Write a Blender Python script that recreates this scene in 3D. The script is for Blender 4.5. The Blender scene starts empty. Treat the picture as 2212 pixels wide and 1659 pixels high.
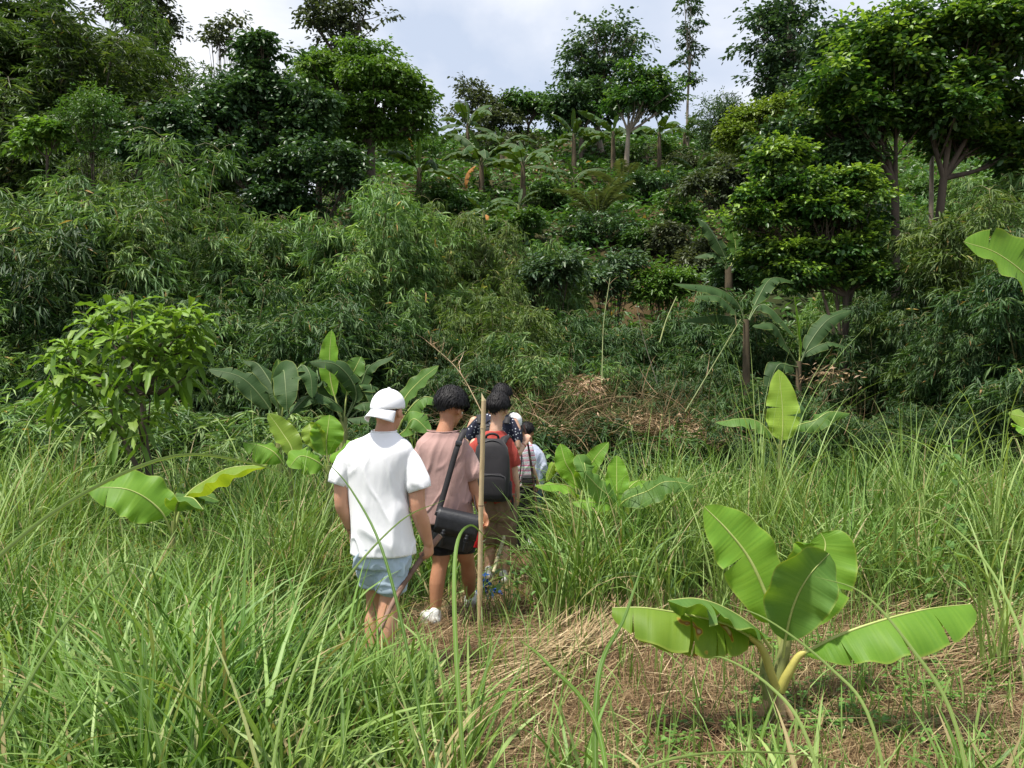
import bpy, math, random
import numpy as np
from mathutils import Vector, Matrix, noise

SC = bpy.context.scene
COL = SC.collection
rng = np.random.default_rng(11)
random.seed(5)
R = math.radians

# ------------------------------------------------------------------ camera
EYE, FPX, CX, HZ = 1.68, 1703.0, 1106.0, 842.0
cam = bpy.data.objects.new('camera', bpy.data.cameras.new('camera'))
COL.objects.link(cam)
cam.location = (0, 0, EYE)
cam.rotation_euler = (R(90.42), 0, 0)
cam.data.sensor_width = 36
cam.data.lens = FPX / 2212 * 36
cam.data.clip_start = 0.05
cam.data.clip_end = 1500
SC.camera = cam

# ------------------------------------------------------------------ world and sun
SUN_EL, SUN_AZ = R(70), R(236)        # azimuth clockwise from +Y: high, behind and left of the camera
world = bpy.data.worlds.new('World')
SC.world = world
world.use_nodes = True
wn, wl = world.node_tree.nodes, world.node_tree.links
bg = wn['Background']
sky = wn.new('ShaderNodeTexSky')
sky.sky_type = 'NISHITA'
sky.sun_disc = False
sky.sun_elevation = SUN_EL
sky.sun_rotation = SUN_AZ
sky.air_density = 1.0
sky.dust_density = 2.0
wtc = wn.new('ShaderNodeTexCoord')
wmp = wn.new('ShaderNodeMapping')
wmp.inputs['Scale'].default_value = (1.0, 1.0, 1.9)
wmp.inputs['Location'].default_value = (0.35, 0.2, 0.1)
wns = wn.new('ShaderNodeTexNoise')
wns.inputs['Scale'].default_value = 2.3
wns.inputs['Detail'].default_value = 6
wns.inputs['Roughness'].default_value = 0.5
wns.inputs['Distortion'].default_value = 0.35
wrp = wn.new('ShaderNodeValToRGB')
wrp.color_ramp.elements[0].position = 0.42
wrp.color_ramp.elements[0].color = (0.66, 0.745, 0.90, 1)
wrp.color_ramp.elements[1].position = 0.60
wrp.color_ramp.elements[1].color = (1.12, 1.13, 1.16, 1)
e = wrp.color_ramp.elements.new(0.5)
e.color = (0.80, 0.86, 0.98, 1)
wsc = wn.new('ShaderNodeVectorMath')
wsc.operation = 'SCALE'
wsc.inputs['Scale'].default_value = 5.6
wmx = wn.new('ShaderNodeMixRGB')
wmx.inputs[0].default_value = 0.86
wl.new(wtc.outputs['Generated'], wmp.inputs[0])
wl.new(wmp.outputs[0], wns.inputs[0])
wl.new(wns.outputs[0], wrp.inputs[0])
wl.new(wrp.outputs[0], wsc.inputs[0])
wl.new(sky.outputs[0], wmx.inputs[1])
wl.new(wsc.outputs[0], wmx.inputs[2])
wl.new(wmx.outputs[0], bg.inputs[0])
bg.inputs[1].default_value = 0.13

sun = bpy.data.objects.new('sun', bpy.data.lights.new('sun', 'SUN'))
COL.objects.link(sun)
sun.data.energy = 5.0
sun.data.angle = R(4)
sun.data.color = (1.0, 0.95, 0.86)
sd = Vector((math.sin(SUN_AZ) * math.cos(SUN_EL), math.cos(SUN_AZ) * math.cos(SUN_EL), math.sin(SUN_EL)))
sun.rotation_euler = sd.to_track_quat('Z', 'Y').to_euler()
sun.location = (0, 0, 30)
SC.view_settings.view_transform = 'Standard'
SC.view_settings.look = 'None'
SC.view_settings.exposure = 0.52
SC.view_settings.gamma = 1.0
SC.view_settings.use_curve_mapping = False
SC.render.engine = 'CYCLES'
SC.cycles.max_bounces = 6
SC.cycles.diffuse_bounces = 2
SC.cycles.glossy_bounces = 2
SC.cycles.transmission_bounces = 3
SC.cycles.transparent_max_bounces = 4

# ------------------------------------------------------------------ geometry helpers
def P(u, v, d):
    """world point seen at pixel (u, v) of the 2212 px wide photograph, d metres ahead"""
    return np.array(((u - CX) / FPX * d, d, EYE + (HZ - v) / FPX * d))

def sst(a, b, x):
    t = np.clip((np.asarray(x, float) - a) / (b - a), 0, 1)
    return t * t * (3 - 2 * t)

def fbm(x, y, s=1.0, k=0):
    x = np.asarray(x, float) * s; y = np.asarray(y, float) * s
    return (np.sin(x * 1.3 + 2.1 * np.sin(y * .7 + k) + k) + .6 * np.sin(y * 2.1 + 1.7 * np.sin(x * 1.1 - k) + 1.3)
            + .35 * np.sin(x * 4.3 + y * 3.1 + k * 2) + .3 * np.sin(y * 5.2 - x * 3.7 + k)) / 2.25

def unit(a):
    a = np.asarray(a, float)
    return a / np.maximum(np.linalg.norm(a, axis=-1, keepdims=True), 1e-9)

class MB:
    """collects vertices and faces and builds one mesh"""
    def __init__(s):
        s.V, s.F, s.T, s.U, s.M, s.n = [], [], [], [], [], 0
    def add(s, V, F, tint=None, uv=None, m=0):
        V = np.asarray(V, float).reshape(-1, 3)
        F = np.asarray(F, int)
        s.V.append(V); s.F.append(F + s.n); s.n += len(V)
        s.T.append(np.full(len(V), .5) if tint is None else np.broadcast_to(np.asarray(tint, float), (len(V),)))
        s.U.append(np.zeros((len(V), 2)) if uv is None else np.asarray(uv, float))
        s.M.append(np.full(len(F), m))
        return s
    def mesh(s, name, mats, origin=(0, 0, 0), smooth=True):
        V = np.concatenate(s.V) - np.asarray(origin, float)
        T = np.concatenate(s.T); U = np.concatenate(s.U); M = np.concatenate(s.M)
        li = np.concatenate([f.ravel() for f in s.F])
        lt = np.concatenate([np.full(len(f), f.shape[1]) for f in s.F])
        me = bpy.data.meshes.new(name)
        me.vertices.add(len(V)); me.vertices.foreach_set('co', V.astype(np.float32).ravel())
        me.loops.add(len(li)); me.loops.foreach_set('vertex_index', li.astype(np.int32))
        me.polygons.add(len(lt))
        me.polygons.foreach_set('loop_start', (np.cumsum(lt) - lt).astype(np.int32))
        if not isinstance(mats, (list, tuple)): mats = [mats]
        for m in mats: me.materials.append(m)
        me.polygons.foreach_set('material_index', M.astype(np.int32))
        me.update(calc_edges=True)
        me.polygons.foreach_set('use_smooth', np.full(len(lt), smooth))
        a = me.attributes.new('tint', 'FLOAT', 'POINT'); a.data.foreach_set('value', T.astype(np.float32))
        uvl = me.uv_layers.new(name='UVMap')
        uvl.data.foreach_set('uv', U[li].astype(np.float32).ravel())
        return me
    def build(s, name, mats, parent=None, origin=(0, 0, 0), smooth=True):
        return link(name, s.mesh(name, mats, origin, smooth), parent)

def link(name, me, parent=None, loc=None, rot=None, scale=None):
    o = bpy.data.objects.new(name, me)
    COL.objects.link(o)
    if parent is not None: o.parent = parent
    if loc is not None: o.location = loc
    if rot is not None: o.rotation_euler = rot
    if scale is not None: o.scale = scale
    return o

def tag(o, label=None, cat=None, group=None, kind=None):
    if label: o['label'] = label
    if cat: o['category'] = cat
    if group: o['group'] = group
    if kind: o['kind'] = kind
    return o

def thing(name, label, cat, loc=(0, 0, 0), rot=(0, 0, 0), group=None):
    o = bpy.data.objects.new(name, None)
    o.empty_display_size = .2
    COL.objects.link(o)
    o.location = loc; o.rotation_euler = rot
    return tag(o, label, cat, group)

def copy_tree(o, parent=None):
    c = o.copy(); COL.objects.link(c)
    if parent is not None: c.parent = parent
    for ch in list(o.children):
        copy_tree(ch, c)
    return c

def smooth_path(pts, n):
    """Catmull-Rom resampling"""
    p = np.asarray(pts, float)
    if len(p) == 2:
        t = np.linspace(0, 1, n)[:, None]
        return p[0] * (1 - t) + p[1] * t
    q = np.vstack([2 * p[0] - p[1], p, 2 * p[-1] - p[-2]])
    out = []
    for s in np.linspace(0, len(p) - 1 - 1e-9, n):
        i = int(s); t = s - i
        a, b, c, d = q[i], q[i + 1], q[i + 2], q[i + 3]
        out.append(.5 * (2 * b + (c - a) * t + (2 * a - 5 * b + 4 * c - d) * t * t + (3 * b - a - 3 * c + d) * t ** 3))
    return np.array(out)

def tube(mb, pts, rad, sides=6, tint=.5, m=0, cap=True, flat=1.0):
    pts = np.asarray(pts, float); n = len(pts)
    rad = np.broadcast_to(np.asarray(rad, float), (n,)) if np.ndim(rad) == 0 or len(np.atleast_1d(rad)) == n else np.interp(np.linspace(0, 1, n), np.linspace(0, 1, len(rad)), rad)
    T = unit(np.gradient(pts, axis=0))
    ref = np.array((0, 0, 1.)) if abs(T[:, 2]).mean() < .8 else np.array((0, 1., 0))
    A = unit(np.cross(T, ref)); B = np.cross(A, T)
    an = np.arange(sides) / sides * 2 * np.pi
    V = pts[:, None] + rad[:, None, None] * (A[:, None] * np.cos(an)[None, :, None] + flat * B[:, None] * np.sin(an)[None, :, None])
    i = np.arange(n - 1)[:, None]; j = np.arange(sides)[None]
    k = (j + 1) % sides
    F = np.stack([i * sides + j, i * sides + k, (i + 1) * sides + k, (i + 1) * sides + j], -1).reshape(-1, 4)
    V = V.reshape(-1, 3)
    uv = np.stack([np.repeat(np.linspace(0, 1, n), sides), np.tile(np.arange(sides) / sides, n)], 1)
    mb.add(V, F[:, ::-1], tint, uv, m)
    if cap:
        for e_, rv in ((0, 1), (n - 1, 0)):
            idx = np.arange(sides) + e_ * sides
            c = V[idx].mean(0)
            tri = np.stack([np.full(sides, sides), np.arange(sides), (np.arange(sides) + 1) % sides], 1)
            mb.add(np.vstack([V[idx], c]), tri if not rv else tri[:, ::-1], tint, None, m)

def blades(mb, base, az, L, lean, bend, w, S=5, tint=.5, roll=None, power=1.3, blunt=0.0, sway=0.0, m=0):
    base = np.asarray(base, float); N = len(base)
    f = lambda a: np.broadcast_to(np.asarray(a, float), (N,))[:, None]
    az, L, lean, bend, w = map(f, (az, L, lean, bend, w))
    roll = f(rng.uniform(-.7, .7, N) if roll is None else roll)
    t = np.linspace(0, 1, S + 1)[None]
    th = lean + bend * t ** power
    thm = (th[:, 1:] + th[:, :-1]) / 2
    hx = np.concatenate([np.zeros((N, 1)), np.cumsum(np.sin(thm), 1)], 1) * L / S
    hz = np.concatenate([np.zeros((N, 1)), np.cumsum(np.cos(thm), 1)], 1) * L / S
    sw = f(rng.uniform(-1, 1, N)) * sway * L * t ** 2
    ca, sa = np.cos(az), np.sin(az)
    X = base[:, 0:1] + ca * hx - sa * sw
    Y = base[:, 1:2] + sa * hx + ca * sw
    Z = base[:, 2:3] + hz
    C = np.stack([X, Y, Z], -1)
    side = np.stack([-sa + 0 * t, ca + 0 * t, 0 * t + 0 * az], -1)
    nr = np.stack([-ca * np.cos(th), -sa * np.cos(th), np.sin(th)], -1)
    S_ = side * np.cos(roll)[..., None] + nr * np.sin(roll)[..., None]
    prof = np.minimum(1, .55 + 2.2 * t) * (1 - (1 - blunt) * t ** 2.2)
    hw = (w * prof / 2)[..., None]
    V = np.stack([C - S_ * hw, C + S_ * hw], 2).reshape(-1, 3)
    q = np.arange(S) * 2
    F1 = np.stack([q, q + 1, q + 3, q + 2], -1)
    F = (F1[None] + (np.arange(N) * (S + 1) * 2)[:, None, None]).reshape(-1, 4)
    T = np.repeat(np.broadcast_to(np.asarray(tint, float), (N,)), (S + 1) * 2)
    uv = np.stack([np.tile(np.repeat(t[0], 2), N), np.tile(np.array([0., 1.]), N * (S + 1))], 1)
    mb.add(V, F, T, uv, m)

def leaves(mb, pos, d, nr, L, W, tint=.5, kind='lance', fold=.25, droop=.15, m=0):
    pos = np.asarray(pos, float); N = len(pos)
    if N == 0: return
    d = unit(np.broadcast_to(d, (N, 3))); nr = np.broadcast_to(nr, (N, 3))
    s = unit(np.cross(d, nr)); nr = np.cross(s, d)
    L = np.broadcast_to(np.asarray(L, float), (N,))[:, None]
    W = np.broadcast_to(np.asarray(W, float), (N,))[:, None]
    T = np.broadcast_to(np.asarray(tint, float), (N,))
    dz = np.array((0, 0, -1.))
    if kind == 'lance':
        b = pos
        mid = pos + d * L * .4 + nr * W * fold
        tp = pos + d * L + dz * L * droop
        V = np.stack([b, mid - s * W / 2, tp, mid + s * W / 2], 1).reshape(-1, 3)
        F = np.array([[0, 3, 2], [0, 2, 1]])
        k = 4
    else:
        c = pos + d * L * .5 + dz * L * droop * .25
        tp = pos + d * L + dz * L * droop
        m1 = pos + d * L * .28 + nr * W * fold * .7; m2 = pos + d * L * .68 + nr * W * fold + dz * L * droop * .5
        V = np.stack([pos, m1 + s * W * .42, m2 + s * W * .42, tp, m2 - s * W * .42, m1 - s * W * .42], 1).reshape(-1, 3)
        F = np.array([[0, 1, 2, 3], [0, 3, 4, 5]])
        k = 6
    F = (F[None] + (np.arange(N) * k)[:, None, None]).reshape(-1, F.shape[1])
    mb.add(V, F, np.repeat(T, k), None, m)

def rdir(n, zlo=-1, zhi=1):
    z = rng.uniform(zlo, zhi, n); a = rng.uniform(0, 2 * np.pi, n)
    r = np.sqrt(1 - z * z)
    return np.stack([r * np.cos(a), r * np.sin(a), z], 1)

# ------------------------------------------------------------------ materials
def newmat(name):
    m = bpy.data.materials.new(name); m.use_nodes = True
    nt = m.node_tree
    return m, nt.nodes, nt.links, nt.nodes['Principled BSDF']

def c4(c): return (c[0], c[1], c[2], 1)

def ramp(N, stops, interp='LINEAR'):
    r = N.new('ShaderNodeValToRGB')
    els = r.color_ramp.elements
    els[0].position, els[0].color = stops[0][0], c4(stops[0][1])
    els[1].position, els[1].color = stops[-1][0], c4(stops[-1][1])
    for p_, c_ in stops[1:-1]:
        e_ = els.new(p_); e_.color = c4(c_)
    r.color_ramp.interpolation = interp
    return r

def leafmat(name, dark, mid, light, dry=(.28, .17, .06), trans=.3, rough=.45, spec=.35, var=.25, dryat=.95, stripe=False, nscale=None):
    """per-leaf colour from the 'tint' attribute; above dryat the leaf is a dead one"""
    m, N, Lk, b = newmat(name)
    at = N.new('ShaderNodeAttribute'); at.attribute_name = 'tint'
    r = ramp(N, [(0, dark), (.5, mid), (dryat - .02, light), (dryat, dry), (1, tuple(x * 1.3 for x in dry))])
    Lk.new(at.outputs['Fac'], r.inputs[0])
    oi = N.new('ShaderNodeObjectInfo')
    hs = N.new('ShaderNodeHueSaturation')
    mr = N.new('ShaderNodeMapRange')
    mr.inputs[3].default_value = 1 - var; mr.inputs[4].default_value = 1 + var
    Lk.new(oi.outputs['Random'], mr.inputs[0])
    Lk.new(mr.outputs[0], hs.inputs['Value'])
    ns = N.new('ShaderNodeTexNoise'); tc = N.new('ShaderNodeTexCoord')
    ns.inputs['Scale'].default_value = nscale or .8
    Lk.new(tc.outputs['Object'], ns.inputs[0])
    mh = N.new('ShaderNodeMapRange'); mh.inputs[3].default_value = .475; mh.inputs[4].default_value = .53
    Lk.new(ns.outputs[0], mh.inputs[0]); Lk.new(mh.outputs[0], hs.inputs['Hue'])
    Lk.new(r.outputs[0], hs.inputs['Color'])
    col = hs.outputs[0]
    if stripe:      # pale midrib of a grass blade
        uv = N.new('ShaderNodeUVMap')
        sx = N.new('ShaderNodeSeparateXYZ'); Lk.new(uv.outputs[0], sx.inputs[0])
        rr = ramp(N, [(0, (0, 0, 0)), (.38, (0, 0, 0)), (.5, (1, 1, 1)), (.62, (0, 0, 0)), (1, (0, 0, 0))])
        Lk.new(sx.outputs[1], rr.inputs[0])
        mm = N.new('ShaderNodeMath'); mm.operation = 'MULTIPLY'; mm.inputs[1].default_value = .35
        Lk.new(rr.outputs[0], mm.inputs[0])
        mx = N.new('ShaderNodeMixRGB'); mx.inputs[2].default_value = (.42, .5, .3, 1)
        Lk.new(mm.outputs[0], mx.inputs[0]); Lk.new(col, mx.inputs[1]); col = mx.outputs[0]
    Lk.new(col, b.inputs['Base Color'])
    b.inputs['Roughness'].default_value = rough
    b.inputs['Specular IOR Level'].default_value = spec
    tr = N.new('ShaderNodeBsdfTranslucent')
    g = N.new('ShaderNodeMixRGB'); g.blend_type = 'MULTIPLY'; g.inputs[0].default_value = 1
    g.inputs[2].default_value = (1.25, 1.35, .5, 1)
    Lk.new(col, g.inputs[1]); Lk.new(g.outputs[0], tr.inputs[0])
    ms = N.new('ShaderNodeMixShader'); ms.inputs[0].default_value = trans
    Lk.new(b.outputs[0], ms.inputs[1]); Lk.new(tr.outputs[0], ms.inputs[2])
    Lk.new(ms.outputs[0], N['Material Output'].inputs[0])
    return m

def plainmat(name, c1, c2=None, scale=8, rough=.8, bump=0, bscale=None, spec=.3, stretch=(1, 1, 1), detail=5, sub=0, sheen=0, metal=0, coord='Object'):
    m, N, Lk, b = newmat(name)
    tc = N.new('ShaderNodeTexCoord'); mp = N.new('ShaderNodeMapping'); mp.inputs['Scale'].default_value = stretch
    Lk.new(tc.outputs[coord], mp.inputs[0])
    ns = N.new('ShaderNodeTexNoise'); ns.inputs['Scale'].default_value = scale; ns.inputs['Detail'].default_value = detail
    Lk.new(mp.outputs[0], ns.inputs[0])
    r = ramp(N, [(.3, c1), (.7, c2 or c1)])
    Lk.new(ns.outputs[0], r.inputs[0]); Lk.new(r.outputs[0], b.inputs['Base Color'])
    b.inputs['Roughness'].default_value = rough
    b.inputs['Specular IOR Level'].default_value = spec
    b.inputs['Metallic'].default_value = metal
    if sub:
        b.inputs['Subsurface Weight'].default_value = sub
        b.inputs['Subsurface Radius'].default_value = (.02, .008, .004)
        b.inputs['Subsurface Scale'].default_value = 1.0
    if sheen: b.inputs['Sheen Weight'].default_value = sheen
    if bump:
        n2 = N.new('ShaderNodeTexNoise'); n2.inputs['Scale'].default_value = bscale or scale * 4; n2.inputs['Detail'].default_value = 4
        Lk.new(mp.outputs[0], n2.inputs[0])
        bp = N.new('ShaderNodeBump'); bp.inputs['Strength'].default_value = bump; bp.inputs['Distance'].default_value = .01
        Lk.new(n2.outputs[0], bp.inputs['Height']); Lk.new(bp.outputs[0], b.inputs['Normal'])
    return m
# ------------------------------------------------------------------ terrain
PATH = np.array([(2.0, -.15), (3.5, -.35), (4.6, -.62), (5.7, -.40), (7.0, -.06), (8.3, -.02), (9.5, .2), (12, .6)])
def path_x(y): return np.interp(y, PATH[:, 0], PATH[:, 1])

def H(x, y):
    x = np.asarray(x, float); y = np.asarray(y, float)
    z = -2.4 * sst(8.2, 14, y) + .035 * fbm(x, y, 1.2) * sst(1, 3, y)
    q = x / np.maximum(y, 1)
    lat = .22 + .78 * sst(-.37, -.19, q)
    hill = np.interp(y, [17.5, 20, 22, 26, 30, 40, 50, 57, 60, 120], [0, 1.2, 3.6, 7.6, 10.4, 15.0, 19.6, 22.4, 22.8, 9])
    z = z + hill * lat + .45 * fbm(x, y, .25, 2) * sst(18, 26, y) * (1 - sst(70, 90, y))
    # a banked step of bare earth on the slope
    return z

def on_slope(u, v, lo=19, hi=56.5):
    """distance at which the slope is seen at pixel (u, v)"""
    dd = np.linspace(lo, hi, 400)
    vv = HZ - (H((u - CX) / FPX * dd, dd) - EYE) / dd * FPX
    return float(dd[np.argmin(np.abs(vv - v))])

def cleared(x, y):
    """1 where the grass has been cut and straw lies on the soil"""
    px = path_x(y)
    a = sst(-.42, -.16, x - px) * (1 - sst(.3, .6, x - px))               # the trodden path
    edge = 5.75 - .25 * np.abs(x - 1.2) + .35 * fbm(x, y, 1.6, 5)
    b = sst(-.1, .25, x - px - .12 * fbm(x, y, 2.3)) * (1 - sst(edge - .25, edge + .45, y))
    return np.clip(np.maximum(a * .8, b), 0, 1)

gm, gN, gL, gB = newmat('soil')
tc = gN.new('ShaderNodeTexCoord')
n1 = gN.new('ShaderNodeTexNoise'); n1.inputs['Scale'].default_value = .9; n1.inputs['Detail'].default_value = 8; n1.inputs['Roughness'].default_value = .65
n2 = gN.new('ShaderNodeTexNoise'); n2.inputs['Scale'].default_value = 22; n2.inputs['Detail'].default_value = 6
gL.new(tc.outputs['Object'], n1.inputs[0]); gL.new(tc.outputs['Object'], n2.inputs[0])
r1 = ramp(gN, [(.35, (.045, .026, .015)), (.5, (.11, .06, .033)), (.68, (.22, .12, .065))])
gL.new(n1.outputs[0], r1.inputs[0])
r2 = ramp(gN, [(.3, (.55, .55, .55)), (.7, (1.3, 1.3, 1.3))])
gL.new(n2.outputs[0], r2.inputs[0])
mu = gN.new('ShaderNodeMixRGB'); mu.blend_type = 'MULTIPLY'; mu.inputs[0].default_value = 1
gL.new(r1.outputs[0], mu.inputs[1]); gL.new(r2.outputs[0], mu.inputs[2])
# weeds: green soil cover away from the cleared field, shade under tall grass painted in
at = gN.new('ShaderNodeAttribute'); at.attribute_name = 'tint'
mg = gN.new('ShaderNodeMixRGB'); mg.inputs[2].default_value = (.022, .034, .011, 1)
gL.new(at.outputs['Fac'], mg.inputs[0]); gL.new(mu.outputs[0], mg.inputs[1])
gL.new(mg.outputs[0], gB.inputs['Base Color'])
gB.inputs['Roughness'].default_value = .95
gB.inputs['Specular IOR Level'].default_value = .1
bp = gN.new('ShaderNodeBump'); bp.inputs['Strength'].default_value = .8; bp.inputs['Distance'].default_value = .03
gL.new(n2.outputs[0], bp.inputs['Height']); gL.new(bp.outputs[0], gB.inputs['Normal'])

ys = np.concatenate([np.linspace(-60, 0, 10), np.linspace(.25, 20, 90), np.linspace(20.6, 75, 90), np.linspace(80, 900, 25)])
ts = np.linspace(-1, 1, 151)
xs = np.sign(ts) * (np.abs(ts) ** 1.9) * 1.0
XX = np.outer(np.interp(ys, [-60, 0, 20, 75, 900], [60, 30, 40, 95, 1000]), xs)
YY = np.repeat(ys[:, None], len(xs), 1)
ZZ = H(XX, YY)
nr_, nc_ = XX.shape
ii = np.arange(nr_ - 1)[:, None]; jj = np.arange(nc_ - 1)[None]
FF = np.stack([ii * nc_ + jj, ii * nc_ + jj + 1, (ii + 1) * nc_ + jj + 1, (ii + 1) * nc_ + jj], -1).reshape(-1, 4)
green = np.maximum(sst(7, 13, YY), (1 - cleared(XX, YY)) * .9) * (.55 + .4 * np.clip(fbm(XX, YY, .35, 3) + .3, 0, 1))
bare = np.exp(-(((XX - 5.6) / 1.3) ** 2 + ((YY - 26.2) / 1.4) ** 2)) + .8 * np.exp(-(((XX - 9.0) / 1.5) ** 2 + ((YY - 36) / 1.0) ** 2))
green = green * (1 - np.clip(bare * 1.3, 0, 1))
tag(MB().add(np.stack([XX, YY, ZZ], -1), FF, green.ravel()).build('ground', gm), kind='structure')

# ------------------------------------------------------------------ grass of the field
M_GRASS = leafmat('grass_blade', (.030, .080, .010), (.125, .225, .034), (.31, .41, .13), dry=(.30, .24, .12), trans=.24, rough=.5, spec=.25, var=.0, stripe=True, dryat=.9)
M_STRAW = leafmat('straw', (.07, .038, .02), (.21, .135, .07), (.43, .33, .19), dry=(.52, .42, .26), trans=.1, rough=.7, spec=.2, var=0)

def tussocks(n, xlo, xhi, ylo, yhi):
    x = rng.uniform(xlo, xhi, n); y = rng.uniform(ylo, yhi, n)
    return x, y

def near_person(x, y):
    m = np.zeros_like(x, bool)
    for px, py, r_ in ((-.75, 4.6, .16), (-.45, 5.75, .32), (-.12, 7.0, .28), (-.1, 8.3, .25), (.12, 9.0, .25), (.25, 9.8, .2)):
        m |= (x - px) ** 2 + (y - py) ** 2 < r_ ** 2
    return m

def field_grass():
    mb = MB()
    # tufts over the whole field, thinned where it was cut
    n = 6000
    y = np.sqrt(rng.uniform(1.9 ** 2, 13.2 ** 2, n))
    x = rng.uniform(-1, 1, n) * (.74 * y + .9)
    c = cleared(x, y)
    keep = (rng.random(n) > c * 1.0) & (y > 2.0 + .3 * rng.random(n)) & (~near_person(x, y))
    # leave a window in front of the first walkers' legs
    keep &= ~((np.abs(x - path_x(y) - .25) < .3) & (y < 5.6) & (y > 3.0) & (rng.random(n) < .75))
    x, y, c = x[keep], y[keep], c[keep]
    left = sst(.1, -.5, x - path_x(y))
    hgt = .62 + .42 * sst(3.5, 8, y) + .12 * fbm(x, y, 1.1, 7)
    hgt *= 1 + .28 * fbm(x, y, 2.2, 21)
    hgt *= 1 - .45 * np.exp(-((x + 3.0 * y / 6.5) ** 2 / .5 + (y - 6.2) ** 2 / 1.6))        # lower grass in front of the young tree
    hgt *= np.where(y < 5.6, 1 - .35 * sst(-.2, .5, x - path_x(y)), 1)
    hgt *= 1 - .45 * sst(.25, .7, c)
    hgt *= 1 - .30 * sst(.9, .35, np.abs(x - path_x(y)))
    hgt *= 1 - .42 * sst(3.4, 2.4, y)
    k = np.clip((16 - .55 * y) * (1 - .6 * c), 6, 18).astype(int)
    hue = np.clip(.45 + .22 * fbm(x, y, .9, 1) + rng.normal(0, .10, len(x)), .1, .8)
    ti = np.repeat(np.arange(len(x)), k)
    N = len(ti)
    off = rng.normal(0, .055, (N, 2)) * (1 + y[ti, None] * .04)
    bx, by = x[ti] + off[:, 0], y[ti] + off[:, 1]
    L = hgt[ti] * rng.uniform(.55, 1.35, N)
    az = np.arctan2(off[:, 1], off[:, 0]) + rng.normal(0, .6, N)
    tint = np.clip(hue[ti] + rng.normal(0, .17, N), 0, .86)
    tint = np.where(rng.random(N) < .10, rng.uniform(.91, 1, N), tint)
    blades(mb, np.stack([bx, by, H(bx, by) - .02], 1), az, L, rng.uniform(.02, .38, N), rng.uniform(.2, 1.9, N) ** 1.15,
           rng.uniform(.009, .018, N) * (1 + .2 * (y[ti] > 7)), S=6, tint=tint, sway=.1)
    # dead thatch between the tufts, half of it darkened to paint gap shade
    M_ = 9000
    s = rng.integers(0, len(x), M_)
    bx = x[s] + rng.normal(0, .1, M_); by = y[s] + rng.normal(0, .1, M_)
    blades(mb, np.stack([bx, by, H(bx, by)], 1), rng.uniform(0, 6.28, M_), rng.uniform(.15, .55, M_), rng.uniform(.2, 1.2, M_), rng.uniform(0, 1.2, M_),
           rng.uniform(.004, .009, M_), S=3, tint=np.where(rng.random(M_) < .5, .05, .92), sway=.15)
    return tag(mb.build('tall_grass', M_GRASS), 'tall green grass covering the field on both sides of the walkers', 'grass', kind='stuff')
field_grass()

def near_grass():
    """broad fresh blades close to the camera, bottom and left of the picture"""
    mb = MB()
    spots = []
    for _ in range(150):
        u = rng.uniform(-150, 1020); d = rng.uniform(2.3, 3.9)
        if u > 650 and rng.random() < .3: continue
        spots.append((u, d, rng.uniform(.5, .95) * (1 if u < 650 else .8)))
    for _ in range(26):
        u = rng.uniform(1200, 2300); d = rng.uniform(2.4, 3.3)
        spots.append((u, d, rng.uniform(.25, .5)))
    for _ in range(46):
        spots.append((rng.uniform(735, 905), rng.uniform(3.6, 4.4), rng.uniform(.38, .6)))
    for _ in range(26):
        spots.append((rng.uniform(270, 520), rng.uniform(4.5, 5.15), rng.uniform(.7, .9)))
    for _ in range(60):       # the thick clumps at lower left
        spots.append((rng.normal(430, 120), rng.uniform(2.9, 3.9), rng.uniform(.75, 1.05)))
    for u, d, h in spots:
        x = (u - CX) / FPX * d
        k = int(rng.integers(8, 18))
        bx = x + rng.normal(0, .05, k); by = d + rng.normal(0, .05, k)
        blades(mb, np.stack([bx, by, H(bx, by) - .02], 1), rng.uniform(0, 6.28, k), h * rng.uniform(.6, 1.25, k), rng.uniform(.05, .5, k),
               rng.uniform(.2, 1.5, k), rng.uniform(.010, .029, k), S=8, tint=np.where(rng.random(k) < .06, .95, np.clip(rng.normal(.52, .22, k), 0, .89)), sway=.12)
    return tag(mb.build('near_grass', M_GRASS), 'broad fresh green grass blades closest to the camera', 'grass', kind='stuff')
near_grass()

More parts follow.
